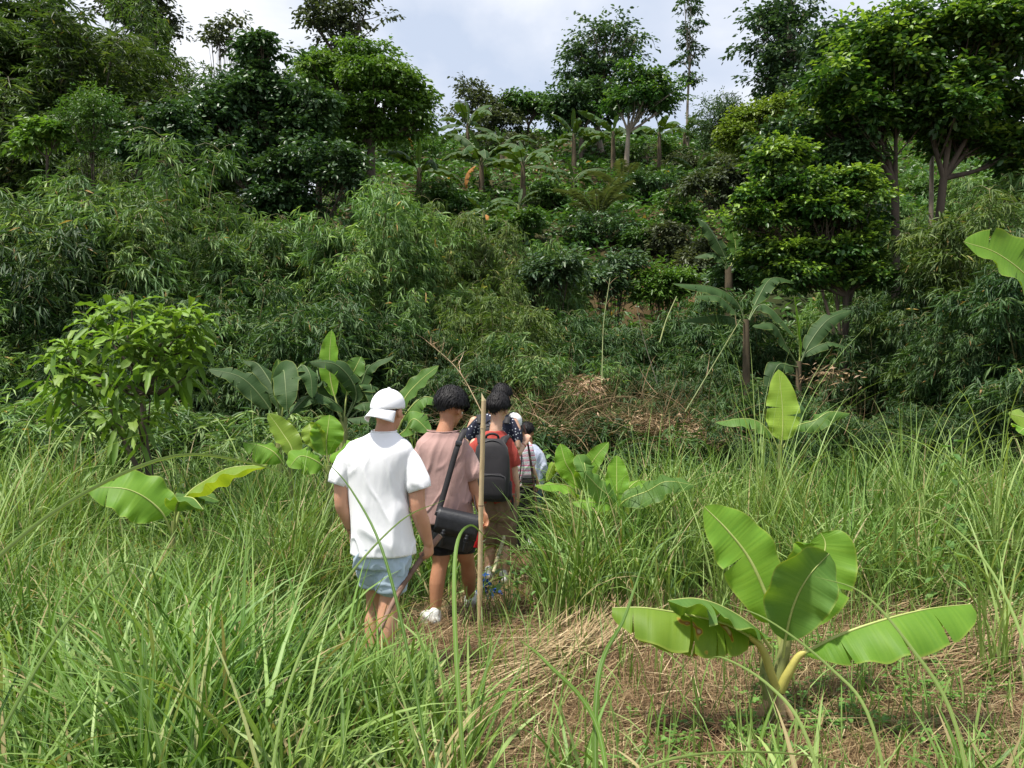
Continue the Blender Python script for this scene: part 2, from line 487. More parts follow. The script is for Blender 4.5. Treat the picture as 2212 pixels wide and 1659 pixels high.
def straw():
    mb = MB()
    n = 62000
    y = np.sqrt(rng.uniform(2.0 ** 2, 7.6 ** 2, n)); x = rng.uniform(-.35, 1, n) * (.72 * y + .6)
    c = cleared(x, y)
    keep = rng.random(n) < c * (.72 + .4 * fbm(x, y, 1.5, 4)) * np.clip(6 / y ** 1.0, .4, 1.6)
    # bare patch of soil low in the picture
    bare = np.exp(-(((x - .75) / .5) ** 2 + ((y - 3.75) / .22) ** 2)) + .7 * np.exp(-(((x - .25) / .25) ** 2 + ((y - 4.5) / .2) ** 2))
    keep &= rng.random(n) > bare * .8
    x, y = x[keep], y[keep]; N = len(x)
    main = .5 + .9 * fbm(x, y, .55, 9)
    az = main + rng.normal(0, .75, N) + np.pi * rng.integers(0, 2, N)
    blades(mb, np.stack([x, y, H(x, y) + rng.uniform(.004, .06, N)], 1), az, rng.uniform(.12, .5, N), rng.uniform(1.3, 1.62, N), rng.uniform(0, .2, N),
           rng.uniform(.003, .0065, N), S=2, tint=np.clip(rng.normal(.52, .22, N), 0, .99), roll=rng.uniform(-.4, .4, N), sway=.1)
    # standing dry stems
    k = 2600
    y = np.sqrt(rng.uniform(2.8 ** 2, 7 ** 2, k)); x = rng.uniform(-.2, 1, k) * (.72 * y + .3)
    kp = rng.random(k) < cleared(x, y); x, y = x[kp], y[kp]; k = len(x)
    blades(mb, np.stack([x, y, H(x, y)], 1), rng.uniform(0, 6.28, k), rng.uniform(.1, .35, k), rng.uniform(0, .5, k), rng.uniform(0, .3, k),
           rng.uniform(.003, .006, k), S=2, tint=rng.uniform(.1, .8, k))
    # swaths of cut straw lying together: beside the walkers' path and right of the banana
    for u0, v0, u1, v1, spread, cnt in ((1080, 1500, 1330, 1370, .13, 420), (1840, 1330, 2150, 1240, .16, 420), (1950, 1400, 2230, 1340, .16, 380), (2080, 1470, 2240, 1390, .12, 220), (1250, 1450, 1340, 1330, .1, 160)):
        a = P(u0, v0, EYE * FPX / (v0 - HZ)); b = P(u1, v1, EYE * FPX / (v1 - HZ))
        t = rng.random(cnt)
        p = a[None] * (1 - t[:, None]) + b[None] * t[:, None]
        dr = b - a; azm = math.atan2(dr[1], dr[0])
        p = p + rng.normal(0, spread, (cnt, 3)) * np.array((1, 1, 0))
        p[:, 2] = H(p[:, 0], p[:, 1]) + rng.uniform(.03, .12, cnt)
        blades(mb, p, azm + rng.normal(0, .18, cnt) + np.pi * rng.integers(0, 2, cnt), rng.uniform(.35, .8, cnt), rng.uniform(1.35, 1.6, cnt), rng.uniform(-.05, .2, cnt),
               rng.uniform(.005, .010, cnt), S=4, tint=rng.uniform(.5, .99, cnt), roll=rng.uniform(-.3, .3, cnt), sway=.06)
    return tag(mb.build('straw_litter', M_STRAW), 'brown and tan cut straw strewn over the trodden ground', 'straw', kind='stuff')
straw()

def stubble():
    mb = MB()
    k = 1700
    y = np.sqrt(rng.uniform(2.3 ** 2, 6.3 ** 2, k)); x = rng.uniform(-.1, 1, k) * (.72 * y + .3)
    kp = rng.random(k) < cleared(x, y) * (.5 + .5 * (fbm(x, y, 2.5, 6) > .1)); x, y = x[kp], y[kp]; k = len(x)
    blades(mb, np.stack([x, y, H(x, y)], 1), rng.uniform(0, 6.28, k), rng.uniform(.06, .24, k), rng.uniform(0, .2, k), rng.uniform(0, .25, k),
           rng.uniform(.006, .014, k), S=2, tint=rng.uniform(.45, .85, k), blunt=.75)
    k = 1500
    y = np.sqrt(rng.uniform(2.6 ** 2, 6.6 ** 2, k)); x = rng.uniform(-.1, 1, k) * (.72 * y + .3)
    kp = rng.random(k) < cleared(x, y); x, y = x[kp], y[kp]; k = len(x)
    blades(mb, np.stack([x, y, H(x, y)], 1), rng.uniform(0, 6.28, k), rng.uniform(.15, .6, k), rng.uniform(0, .5, k), rng.uniform(0, 1.6, k),
           rng.uniform(.004, .009, k), S=5, tint=rng.uniform(.3, .85, k), sway=.1)
    return tag(mb.build('grass_stubble', M_GRASS), 'short cut green grass stubs standing in the straw', 'grass', kind='stuff')
stubble()

M_WEED = leafmat('weed_leaf', (.05, .12, .02), (.11, .23, .045), (.2, .34, .07), trans=.3, var=0)
def ground_weeds():
    mb = MB()
    k = 1100
    y = np.sqrt(rng.uniform(2.5 ** 2, 5.2 ** 2, k)); x = rng.uniform(.1, 1, k) * (.72 * y + .2)
    f = cleared(x, y) * (sst(-.15, .5, fbm(x, y, 1.4, 12) + .8 * sst(1.0, 2.2, x) - .35))
    kp = rng.random(k) < f; x, y = x[kp], y[kp]
    for a, b in zip(x, y):
        h = rng.uniform(.03, .12); m_ = int(rng.integers(5, 10))
        p = np.array((a, b, float(H(a, b))))[None] + np.stack([rng.normal(0, .015, m_), rng.normal(0, .015, m_), rng.uniform(.3, 1, m_) * h], 1)
        d = rdir(m_, 0, .5)
        leaves(mb, p, d, (0, 0, 1), rng.uniform(.025, .05, m_), rng.uniform(.018, .03, m_), np.clip(rng.normal(.55, .15, m_), 0, .9), kind='broad')
    return tag(mb.build('ground_weeds', M_WEED), 'small light green leafy weeds around the nearest banana plant', 'weeds', kind='stuff')
ground_weeds()

def hero_blade(pts, w, label, tint=.6, bundle=1):
    """one long grass leaf with a folded midrib, given by points along it"""
    p = smooth_path(pts, 26)
    base = p[0].copy(); base[2] = float(H(base[0], base[1]))
    T = unit(np.gradient(p, axis=0))
    view = unit(p - np.array((0, 0, EYE)))
    s = unit(np.cross(T, view) + .35 * np.cross(T, np.array((0, 0, 1.))))
    n = np.cross(s, T)
    t = np.linspace(0, 1, 26)
    hw = (w / 2 * np.minimum(1, .5 + 3 * t) * (1 - t ** 2.5) + .0006)[:, None]
    V = np.stack([p - s * hw + n * hw * .5, p, p + s * hw + n * hw * .5], 1).reshape(-1, 3)
    F = []
    for i in range(25):
        for j in (0, 1):
            a = i * 3 + j
            F.append((a, a + 1, a + 4, a + 3))
    uv = np.stack([np.repeat(t, 3), np.tile([0, .5, 1.], 26)], 1)
    o = MB().add(V, F, tint, uv).build('arching_grass', M_GRASS, origin=base)
    o.location = base
    return tag(o, label, 'grass blade', 'long single grass blades')

HB = [
 ([P(-260, 1500, 1.75), P(-60, 1260, 1.85), P(150, 1085, 2.0), P(380, 985, 2.2), P(560, 1005, 2.35), P(640, 1040, 2.4)], .014, 'long pale grass blade arching from the left edge above the left banana plant', .7),
 ([P(-150, 1900, 2.0), P(60, 1480, 2.2), P(190, 1290, 2.4), P(300, 1200, 2.6), P(420, 1180, 2.8)], .012, 'grass blade rising from the bottom left corner and bending right', .62),
 ([P(960, 1900, 2.3), P(900, 1500, 2.5), P(830, 1200, 2.7), P(760, 1060, 2.9), P(700, 990, 3.0)], .013, 'dark green grass blade leaning left in front of the white shorts hem', .25),
 ([P(1020, 1900, 2.6), P(985, 1400, 2.9), P(985, 1190, 3.1), P(1015, 1135, 3.2), P(1050, 1160, 3.25)], .02, 'broad grass blade hooking over in front of the black messenger bag', .55),
 ([P(1290, 1900, 2.3), P(1290, 1480, 2.5), P(1350, 1330, 2.7), P(1400, 1180, 2.9)], .02, 'upright deep green blade right of the straw swath', .35),
 ([P(1830, 1900, 2.6), P(1740, 1590, 2.7), P(1660, 1480, 2.8), P(1560, 1420, 2.9), P(1520, 1430, 3.0)], .014, 'pale blade arching left in front of the nearest banana stem', .78),
 ([P(1950, 1900, 2.5), P(1880, 1560, 2.6), P(1790, 1440, 2.7), P(1660, 1340, 2.8), P(1560, 1300, 2.9)], .012, 'thin pale blade crossing the nearest banana plant from lower right', .75),
 ([P(2120, 1900, 2.6), P(2060, 1560, 2.7), P(1960, 1390, 2.8), P(1860, 1280, 2.9), P(1760, 1245, 3.0)], .015, 'long blade curving left across the right leaf of the nearest banana', .74),
 ([P(1250, 1720, 2.6), P(1440, 1640, 2.7), P(1620, 1622, 2.8), P(1800, 1640, 2.9), P(1960, 1700, 2.9)], .010, 'low thin blade arching along the bottom edge', .72),
 ([P(1330, 1900, 2.2), P(1290, 1570, 2.4), P(1180, 1430, 2.5), P(1120, 1380, 2.6)], .017, 'fresh blade bending left near the bottom centre', .5),
 ([P(560, 1900, 2.4), P(620, 1500, 2.6), P(720, 1290, 2.8), P(860, 1130, 3.0), P(960, 1080, 3.2)], .012, 'long pale blade leaning right across the white shirt', .74),
 ([P(2300, 1900, 2.5), P(2240, 1500, 2.6), P(2150, 1250, 2.8), P(2030, 1120, 3.0), P(1900, 1090, 3.1)], .012, 'tall blade arching left from the right edge', .7),
]
for pts, w, lab, tn in HB: hero_blade(pts, w * .82, lab, tn)

def tussock(u, d, n, hgt, label, spread=.5, bend=(.3, 1.4), w=(.009, .016), tint=.68, rise=0, seed=0):
    global rng
    keep = rng; rng = np.random.default_rng(900 + seed)
    x = (u - CX) / FPX * d
    z = float(H(x, d))
    mb = MB()
    b = np.stack([x + rng.normal(0, .05, n), d + rng.normal(0, .05, n), np.full(n, z - .02)], 1)
    L = hgt * rng.uniform(.55, 1.15, n)
    blades(mb, b, rng.uniform(0, 6.28, n), L, rng.uniform(.02, spread, n), rng.uniform(bend[0], bend[1], n), rng.uniform(w[0], w[1], n), S=12,
           tint=np.clip(rng.normal(tint, .1, n), 0, .88), power=2.0, sway=.08)
    o = mb.build('grass_tussock', M_GRASS, origin=(x, d, z)); o.location = (x, d, z)
    rng = keep
    return tag(o, label, 'grass tussock', 'tall grass tussocks')
TS = [
 (1640, 7.2, 40, 2.35, 'tallest grass tussock with straight blades beside the upright pale banana leaf', .22, (.1, 1.5), .75),
 (1440, 8.2, 34, 1.7, 'fine grass tussock left of the upright pale banana leaf', .35, (.2, 1.6), .7),
 (1700, 7.6, 26, 1.9, 'arching tussock just right of the upright pale banana leaf', .4, (.5, 1.9), .72),
 (1975, 7.0, 38, 2.0, 'tall arching tussock in front of the dark bamboo on the right', .3, (.5, 2.2), .74),
 (2160, 6.2, 36, 2.1, 'tall tussock at the right edge with hooked tips', .25, (.6, 2.6), .76),
 (2080, 7.6, 30, 1.9, 'arching tussock between the two tall ones on the right', .4, (.6, 2.2), .7),
 (1830, 8.4, 24, 1.6, 'low arching tussock behind the torn leaf of the right young banana', .4, (.6, 2.0), .66),
 (40, 6.6, 40, 2.0, 'big arching tussock at the left edge under the leafy young tree', .4, (.7, 2.2), .74),
 (150, 7.9, 30, 1.6, 'tussock under the left half of the leafy young tree', .4, (.6, 2.0), .72),
 (-40, 5.2, 28, 1.7, 'near tussock cut by the left edge', .4, (.6, 1.9), .7),
 (430, 7.8, 34, 1.6, 'tussock right of the leafy young tree trunk', .35, (.4, 1.7), .68),
 (545, 8.0, 34, 1.75, 'tussock in front of the leftmost dark banana leaves', .3, (.3, 1.7), .7),
 (640, 5.4, 30, 1.35, 'tussock just left of the white shirt', .3, (.3, 1.5), .66),
 (905, 7.4, 14, 1.85, 'thin tussock showing between the white cap and the black haired head', .2, (.3, 1.3), .74),
 (1260, 6.2, 26, 1.2, 'fine tussock in front of the middle young banana plants', .35, (.3, 1.6), .7),
 (1560, 5.9, 30, 1.2, 'tussock behind the top leaf of the nearest banana', .35, (.3, 1.6), .68),
 (2150, 4.6, 30, 1.25, 'near arching tussock low at the right edge', .4, (.6, 2.0), .72),
]
for i, (u, d, n, h, lab, sp, bd, tn) in enumerate(TS): tussock(u, d, n, h, lab, sp, bd, tint=tn, seed=i)
# ------------------------------------------------------------------ bamboo
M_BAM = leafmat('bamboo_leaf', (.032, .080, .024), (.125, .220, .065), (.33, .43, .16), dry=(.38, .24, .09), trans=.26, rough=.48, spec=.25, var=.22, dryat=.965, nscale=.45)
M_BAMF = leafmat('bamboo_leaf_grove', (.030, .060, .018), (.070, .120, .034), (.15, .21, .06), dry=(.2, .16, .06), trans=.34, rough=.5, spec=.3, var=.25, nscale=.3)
M_BAMD = leafmat('bamboo_leaf_shaded', (.018, .048, .016), (.055, .112, .034), (.15, .22, .075), dry=(.30, .19, .08), trans=.24, rough=.5, spec=.25, var=.25, dryat=.965, nscale=.45)  # darker copy of the bamboo leaf, gully shade put into its colour
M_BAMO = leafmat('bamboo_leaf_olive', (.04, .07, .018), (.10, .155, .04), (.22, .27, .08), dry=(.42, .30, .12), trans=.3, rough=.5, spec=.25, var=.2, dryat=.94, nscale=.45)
M_CULM = plainmat('bamboo_culm', (.10, .12, .04), (.2, .17, .075), 3, .5, stretch=(1, 1, 6))
M_CULMD = plainmat('bamboo_culm_dark', (.03, .03, .02), (.085, .075, .045), 3, .6, stretch=(1, 1, 6))

def bamboo_clump(seed, height=8.5, radius=2.6, culms=46, fans=4800, leaf=(.14, .26), low=.26, mats=(M_BAM, M_CULM), crad=.022, droop=1.0, fanleaves=6, lw=.145):
    global rng
    keep = rng; rng = np.random.default_rng(seed)
    cm = MB(); fm = MB()
    pts_all, out_all, ton = [], [], []
    for i in range(culms):
        a = rng.uniform(0, 6.28); rb = rng.uniform(0, .55)
        base = np.array((math.cos(a) * rb, math.sin(a) * rb, 0))
        a2 = a + rng.normal(0, .35)
        ro = radius * rng.uniform(.1, 1.0); hh = height * (1 - .42 * (ro / radius) ** 1.7) * rng.uniform(.72, 1.0)
        dr = np.array((math.cos(a2), math.sin(a2), 0))
        # the culm rises, bows outward and nods at the tip
        nod = rng.uniform(.0, .22) * droop
        ctrl = [base, base + dr * ro * .15 + (0, 0, hh * .42), base + dr * ro * .5 + (0, 0, hh * .82), base + dr * ro * .82 + (0, 0, hh), base + dr * ro * 1.12 + (0, 0, hh * (1 - nod))]
        p = smooth_path(ctrl, 18)
        tube(cm, p[:15], np.linspace(crad, crad * .35, 15), 4, rng.random(), cap=False)
        k = fans // culms
        s = low + (1 - low) * rng.random(k) ** .7
        idx = s * 17; i0 = np.clip(idx.astype(int), 0, 16); fr = (idx - i0)[:, None]
        c = p[i0] * (1 - fr) + p[i0 + 1] * fr
        spread = (.25 + .75 * np.sin(np.pi * np.clip(s, 0, 1)) ** .7) * radius * .25
        off = rdir(k, -.7, .35) * (spread * rng.random(k) ** .6)[:, None]
        q = c + off
        pts_all.append(q); out_all.append(unit(off + dr * .3)); ton.append(np.full(k, rng.normal(0, .07)))
        # side branches that carry the fans
        for j in range(0, k, 9):
            tube(cm, smooth_path([c[j], (c[j] + q[j]) / 2 + (0, 0, .12), q[j]], 4), [.006, .003], 3, .5, cap=False)
    q = np.concatenate(pts_all); o = np.concatenate(out_all); tn = np.concatenate(ton)
    q[:, 2] = np.maximum(q[:, 2], .1)
    K = len(q)
    ftone = np.clip(.46 + tn + rng.normal(0, .17, K), .02, .9)
    # each fan: lance leaves hanging from one twig tip
    N = K * fanleaves
    fi = np.repeat(np.arange(K), fanleaves)
    a0 = np.arctan2(o[:, 1], o[:, 0]) + rng.normal(0, .9, K)
    az = a0[fi] + rng.normal(0, .65, N)
    el = -rng.uniform(-.15, 1.3, N) * droop + (1 - droop) * .5
    d = np.stack([np.cos(az) * np.cos(el), np.sin(az) * np.cos(el), np.sin(el)], 1)
    tw = np.stack([np.cos(a0), np.sin(a0), np.full(K, -.5)], 1)
    pos = q[fi] + tw[fi] * rng.uniform(-.13, .13, N)[:, None]
    L = rng.uniform(leaf[0], leaf[1], N)
    tint = np.clip(ftone[fi] + rng.normal(0, .09, N), 0, .93)
    tint = np.where(rng.random(N) < .008, .98, tint)
    nrm = unit(np.stack([np.cos(az) * .6, np.sin(az) * .6, np.full(N, 1.)], 1) + rng.normal(0, .5, (N, 3)))
    leaves(fm, pos, d, nrm, L, L * lw, tint, 'lance', fold=.3, droop=.12)
    rng = keep
    return cm.mesh('culms', mats[1]), fm.mesh('foliage', mats[0])

BV = [bamboo_clump(101), bamboo_clump(102, 8.0, 3.0, 50, 5000), bamboo_clump(103, 9.0, 2.3, 44, 4600), bamboo_clump(104, 7.5, 2.8, 44, 4400, leaf=(.16, .30))]
BF = [bamboo_clump(111, 13, 2.6, 60, 4200, (.18, .34), .5, (M_BAMF, M_CULMD), .045, .75, 6, .17),
      bamboo_clump(112, 12, 3.2, 55, 4200, (.18, .34), .45, (M_BAMF, M_CULMD), .045, .75, 6, .17)]
BU = [bamboo_clump(121, 2.6, 1.7, 34, 1500, (.13, .24), .05, (M_BAM, M_CULM), .008, .7, 6, .14)]

def place_bamboo(lib, k, u, vtop, d, label, scale=None, href=8.5, group='bamboo clumps', wide=1.0, rot=None, name='bamboo_clump', sink=0, mat=None):
    x = (u - CX) / FPX * d
    z0 = float(H(x, d)) - sink
    ztop = EYE + (HZ - vtop) / FPX * d
    s = (ztop - z0) / href if scale is None else scale
    t = thing(name, label, 'bamboo', (x, d, z0), (0, 0, rng.uniform(0, 6.28) if rot is None else rot), group)
    t.scale = (s * wide, s * wide, s)
    c, f = lib[k]
    tag(link('culms', c, t), kind='stuff'); fo = tag(link('foliage', f, t), kind='stuff')
    if mat:
        fo.material_slots[0].link = 'OBJECT'; fo.material_slots[0].material = mat
    return t

H_BV = [8.3, 7.8, 8.8, 7.3]
# the thicket across the gully, left and centre: (variant, u, v of the top, distance, label, width)
BL = [
 (0, 385, 290, 16.0, 'tallest arching bamboo clump, its bright dome left of centre', 1.0),
 (1, 240, 345, 15.5, 'bamboo clump on the left shoulder of the bright dome', 1.0),
 (2, 525, 395, 16.5, 'bamboo clump on the right shoulder of the bright dome', 1.0),
 (3, 110, 420, 14.0, 'bamboo clump behind the left side of the leafy young tree', 1.0),
 (1, -20, 370, 14.5, 'bamboo clump filling the left edge at mid height', 1.0),
 (0, -90, 600, 11.8, 'low near bamboo clump cut by the left edge', 1.1),
 (2, 650, 445, 17.0, 'bamboo clump in the dip between the two domes', 1.0),
 (2, 790, 330, 16.2, 'pointed bamboo clump below the light green layered tree', .85),
 (0, 890, 465, 17.5, 'bamboo clump on the right flank of the pointed one', .9),
 (1, 480, 560, 14.0, 'dark bamboo clump directly above the left dark banana leaves', 1.0),
 (2, 330, 600, 13.0, 'bamboo clump right behind the leafy young tree', 1.0),
 (3, 700, 590, 14.2, 'bamboo clump above the cluster of dark bananas', 1.0),
 (0, 970, 440, 18.5, 'olive bamboo clump below the hillside banana group', .8),
 (2, 1085, 455, 18.5, 'yellowish bamboo clump left of the palm sapling', .75),
 (1, 1030, 560, 16.5, 'bamboo clump with drooping yellow leaves above the brown thicket', .7),
 (3, 1180, 520, 18.5, 'bluish green bamboo clump left of the rosette shrubs', .7),
 (1, 870, 640, 15.0, 'bamboo clump above the gap behind the white cap', .8),
 (0, 180, 660, 12.6, 'shaded bamboo clump low behind the leafy young tree', 1.0),
 # right side
 (2, 2130, 380, 14.0, 'bamboo clump with bleached leaves at the right edge', .95),
 (0, 2010, 560, 14.6, 'bamboo clump behind the forked tree trunk', .9),
 (3, 2230, 520, 12.0, 'bamboo clump hanging over the right edge at mid height', 1.0),
 (1, 1930, 600, 14.2, 'dark bamboo clump under the forked tree', .85),
 (2, 2080, 640, 12.4, 'dark bamboo clump behind the tall arching tussocks', .9),
 (0, 1830, 700, 15.5, 'shaded bamboo clump right of the drooping banana trunk', .7),
 (3, 2250, 400, 16.5, 'bamboo clump below the right end of the big crown', 1.0),
 (1, 2000, 400, 20.0, 'bamboo seen between the two leaning trunks', .9),
 (2, 2120, 350, 20.5, 'bamboo high on the slope right of the leaning trunks', 1.0),
 (1, 2200, 390, 21.0, 'bamboo high on the slope at the right edge', 1.0),
 (0, 1890, 430, 20.5, 'bamboo left of the leaning trunks', .8),
 (3, 560, 470, 18.5, 'bamboo at the back between the dome and the dark tree', 1.0),
 (1, 610, 620, 15.0, 'bamboo low in the dip between dome and pointed clump', .9),
]
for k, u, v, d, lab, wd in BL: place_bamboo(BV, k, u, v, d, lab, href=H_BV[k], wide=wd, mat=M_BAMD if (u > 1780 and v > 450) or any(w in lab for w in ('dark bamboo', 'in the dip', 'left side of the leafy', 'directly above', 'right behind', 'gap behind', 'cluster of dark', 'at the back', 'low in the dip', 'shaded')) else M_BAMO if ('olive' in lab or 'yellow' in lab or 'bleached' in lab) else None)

# far grove of tall bamboo at the upper left
GL = [
 (0, 60, -150, 33, 'tall grove bamboo nearest the left edge, bare culms showing', 1.0),
 (1, 170, -60, 32, 'tall grove bamboo with its crown at the top left', 1.0),
 (0, 130, 110, 30, 'shorter grove bamboo in front of the bare culms', .9),
 (1, 250, 70, 34, 'grove bamboo beside the bright gap of sky', .9),
 (0, 330, 110, 33, 'grove bamboo right of the bright gap of sky', .8),
 (1, 400, 130, 31, 'grove bamboo left of the dark layered tree', .9),
 (0, 460, 110, 36, 'grove bamboo peeping over the dark layered tree', .8),
 (1, 640, 110, 36, 'olive grove bamboo between the dark and the light layered trees', .8),
 (0, -40, -40, 30, 'grove bamboo cut by the left edge', 1.0),
 (1, 215, 240, 27, 'bright feathery bamboo low in the grove', .55),
 (0, 300, -60, 36, 'high bamboo plume leaning over the bright gap of sky', .7),
]
for k, u, v, d, lab, wd in GL: place_bamboo(BF, k, u, v, d, lab, href=[12.8, 11.8][k], wide=wd, group='tall bamboo grove on the upper left')

# undergrowth of low bamboo round the gully and in front of the thicket
UL = [(560, 900, 11.2), (420, 870, 11.4), (300, 880, 11.0), (150, 860, 10.6), (20, 850, 10.2), (690, 880, 11.6),
      (1040, 740, 13.6), (1150, 730, 13.8), (1230, 760, 13.6), (1330, 830, 13.2), (1420, 850, 12.9), (1500, 830, 13.2), (1390, 740, 15), (1500, 760, 14.6),
      (1590, 780, 14.0), (1480, 640, 17), (1560, 700, 16), (1400, 640, 17.5), (1300, 680, 16.5), (1640, 860, 12.4), (1760, 850, 12.0), (1880, 850, 11.8), (2000, 860, 11.4), (2120, 850, 11), (1080, 640, 15.5), (1200, 640, 16.5), (1560, 610, 17.5), (1660, 640, 16.2), (1740, 700, 15.2), (1600, 800, 12.2), (1725, 835, 12.0), (1300, 905, 11.6), (1400, 925, 11.4), (1200, 915, 11.6)]
where = ['behind the left banana cluster', 'under the domed bamboo', 'behind the young tree trunk', 'left of the young tree trunk', 'low at the left edge', 'behind the dark banana pair',
 'above the walkers, left', 'light green, straight above the walkers', 'light green, right above the walkers', 'beside the pinkish dead tangle', 'right of the pinkish dead tangle', 'right end of the dead tangle', 'on the bank above the dead tangle', 'on the bank left of the drooping banana',
 'below the drooping banana', 'on the bare earth bank', 'left of the drooping banana trunk', 'under the rosette shrub', 'below the rosette shrub', 'behind the upright pale banana leaf', 'at the foot of the dark thicket, left', 'at the foot of the dark thicket, middle', 'at the foot of the dark thicket, right', 'low by the right edge', 'yellowish, in the olive thicket', 'bluish, in the olive thicket', 'behind the drooping banana leaves', 'right of the drooping banana', 'behind the furled spear leaf', 'in front of the drooping banana trunk', 'in front of the furled spear leaf', 'small, in front of the pinkish tangle', 'small, right of the one in front of the tangle', 'small, beside the raised hand']
for i, ((u, v, d), wh) in enumerate(zip(UL, where)):
    hgt = (EYE + (HZ - v) / FPX * d) - float(H((u - CX) / FPX * d, d))
    lab = 'low bamboo shrub ' + wh
    if hgt > 2.7:
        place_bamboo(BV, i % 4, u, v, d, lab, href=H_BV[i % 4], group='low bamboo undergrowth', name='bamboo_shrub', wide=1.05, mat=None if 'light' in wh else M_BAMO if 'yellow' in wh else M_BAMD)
    else:
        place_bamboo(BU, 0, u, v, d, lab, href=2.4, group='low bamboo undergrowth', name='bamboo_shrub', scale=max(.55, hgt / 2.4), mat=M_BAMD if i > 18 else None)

# ------------------------------------------------------------------ dead tangle in the gully
M_TWIG = leafmat('dead_twig', (.06, .045, .022), (.16, .11, .06), (.36, .25, .15), dry=(.50, .36, .25), trans=.05, rough=.8, spec=.1, var=.1)
def dead_tangle():
    mb = MB()
    n = 2800
    u = rng.choice([1150, 1280, 1400, 1050, 1500, 1650, 1820, 960], n, p=[.26, .28, .20, .08, .1, .02, .04, .02]) + rng.normal(0, 75, n)
    d = rng.uniform(10.8, 14.0, n); v = 940 + rng.normal(0, 30, n) - 14 * (d - 11)
    v = np.clip(v, 700, 990)
    x = (u - CX) / FPX * d; z = EYE + (HZ - v) / FPX * d
    z = np.maximum(z, H(x, d))
    az = rng.normal(0, .6, n) + np.pi * rng.integers(0, 2, n)
    blades(mb, np.stack([x, d, z], 1), az, rng.uniform(.2, 1.0, n), rng.uniform(.2, 1.9, n), rng.uniform(-.6, .9, n), rng.uniform(.004, .013, n), S=4,
           tint=np.clip(rng.normal(.34, .25, n), 0, .99), sway=.15)
    # dead leaf heaps
    for (uu, vv, dd, ru, rv, k) in ((1270, 835, 12.6, 36, 20, 420), (1390, 915, 12.3, 110, 18, 800), (1500, 940, 11.8, 70, 20, 600), (1250, 940, 12, 80, 18, 400), (1345, 965, 11.6, 90, 14, 400), (1790, 810, 12.6, 50, 24, 160)):
        px = uu + rng.normal(0, ru * .6, k); pv = vv + rng.normal(0, rv * .6, k); pd = dd + rng.normal(0, .25, k)
        p = np.stack([(px - CX) / FPX * pd, pd, EYE + (HZ - pv) / FPX * pd], 1)
        leaves(mb, p, rdir(k, -.8, .6), rdir(k), rng.uniform(.06, .2, k), rng.uniform(.012, .03, k), np.clip(rng.normal(.78, .15, k), .2, 1), 'lance')
    return tag(mb.build('dead_tangle', M_TWIG), 'brown tangle of dead bamboo twigs and leaves in the gully ahead of the walkers', 'dead brush', kind='stuff')
dead_tangle()

def lone_culm(pts, r0, r1, label, mat, twigs=0, n=14):
    p = smooth_path(pts, n)
    base = p[0].copy()
    t = thing('bamboo_culm', label, 'bamboo culm', base, group='single bamboo culms in the thicket')
    mb = MB(); tube(mb, p, .62 * np.linspace(r0, r1, n) * np.where(np.arange(n) % 2, 1.0, 1.12), 7, rng.uniform(.3, .7))
    mb.build('stem', mat, t, origin=base)
    if twigs:
        tb = MB()
        s = rng.uniform(.35, 1, twigs); q = p[(s * (n - 1)).astype(int)]
        dr = unit(p[-1] - p[0])
        blades(tb, q, rng.uniform(0, 6.28, twigs), rng.uniform(.12, .38, twigs), rng.uniform(.3, 1.3, twigs), rng.uniform(-.4, .6, twigs), rng.uniform(.005, .01, twigs), S=3, tint=rng.uniform(.5, 1, twigs))
        tag(tb.build('twigs', M_TWIG, t, origin=base), kind='stuff')
    return t
M_TAN = plainmat('tan_culm', (.22, .16, .08), (.34, .26, .15), 6, .6)
M_GCULM = plainmat('green_culm', (.12, .16, .05), (.22, .24, .09), 5, .45)
for pts, r0, r1, lab, mt, tw in [
 ([P(1046, 900, 11.0), P(990, 800, 11.6), P(920, 735, 12)], .014, .006, 'dry tan culm pointing up left with a burst of dead twigs', M_TAN, 40),
 ([P(1300, 830, 12.2), P(1304, 700, 12.8), P(1318, 600, 13.2)], .013, .009, 'upright green culm in front of the brown tangle', M_GCULM, 10),
 ([P(1425, 740, 12.4), P(1440, 690, 12.8), P(1462, 640, 13.0)], .018, .013, 'short bright yellow green culm leaning right on the bank', M_GCULM, 0),
 ([P(1480, 890, 11.6), P(1540, 790, 12), P(1600, 690, 12.6)], .017, .010, 'olive culm leaning right below the drooping banana', M_GCULM, 8),
 ([P(1420, 830, 12.2), P(1390, 730, 12.8), P(1375, 660, 13.2)], .010, .006, 'dark slanting culm near the bare bank', M_CULMD, 6),
]: lone_culm(pts, r0, r1, lab, mt, tw)
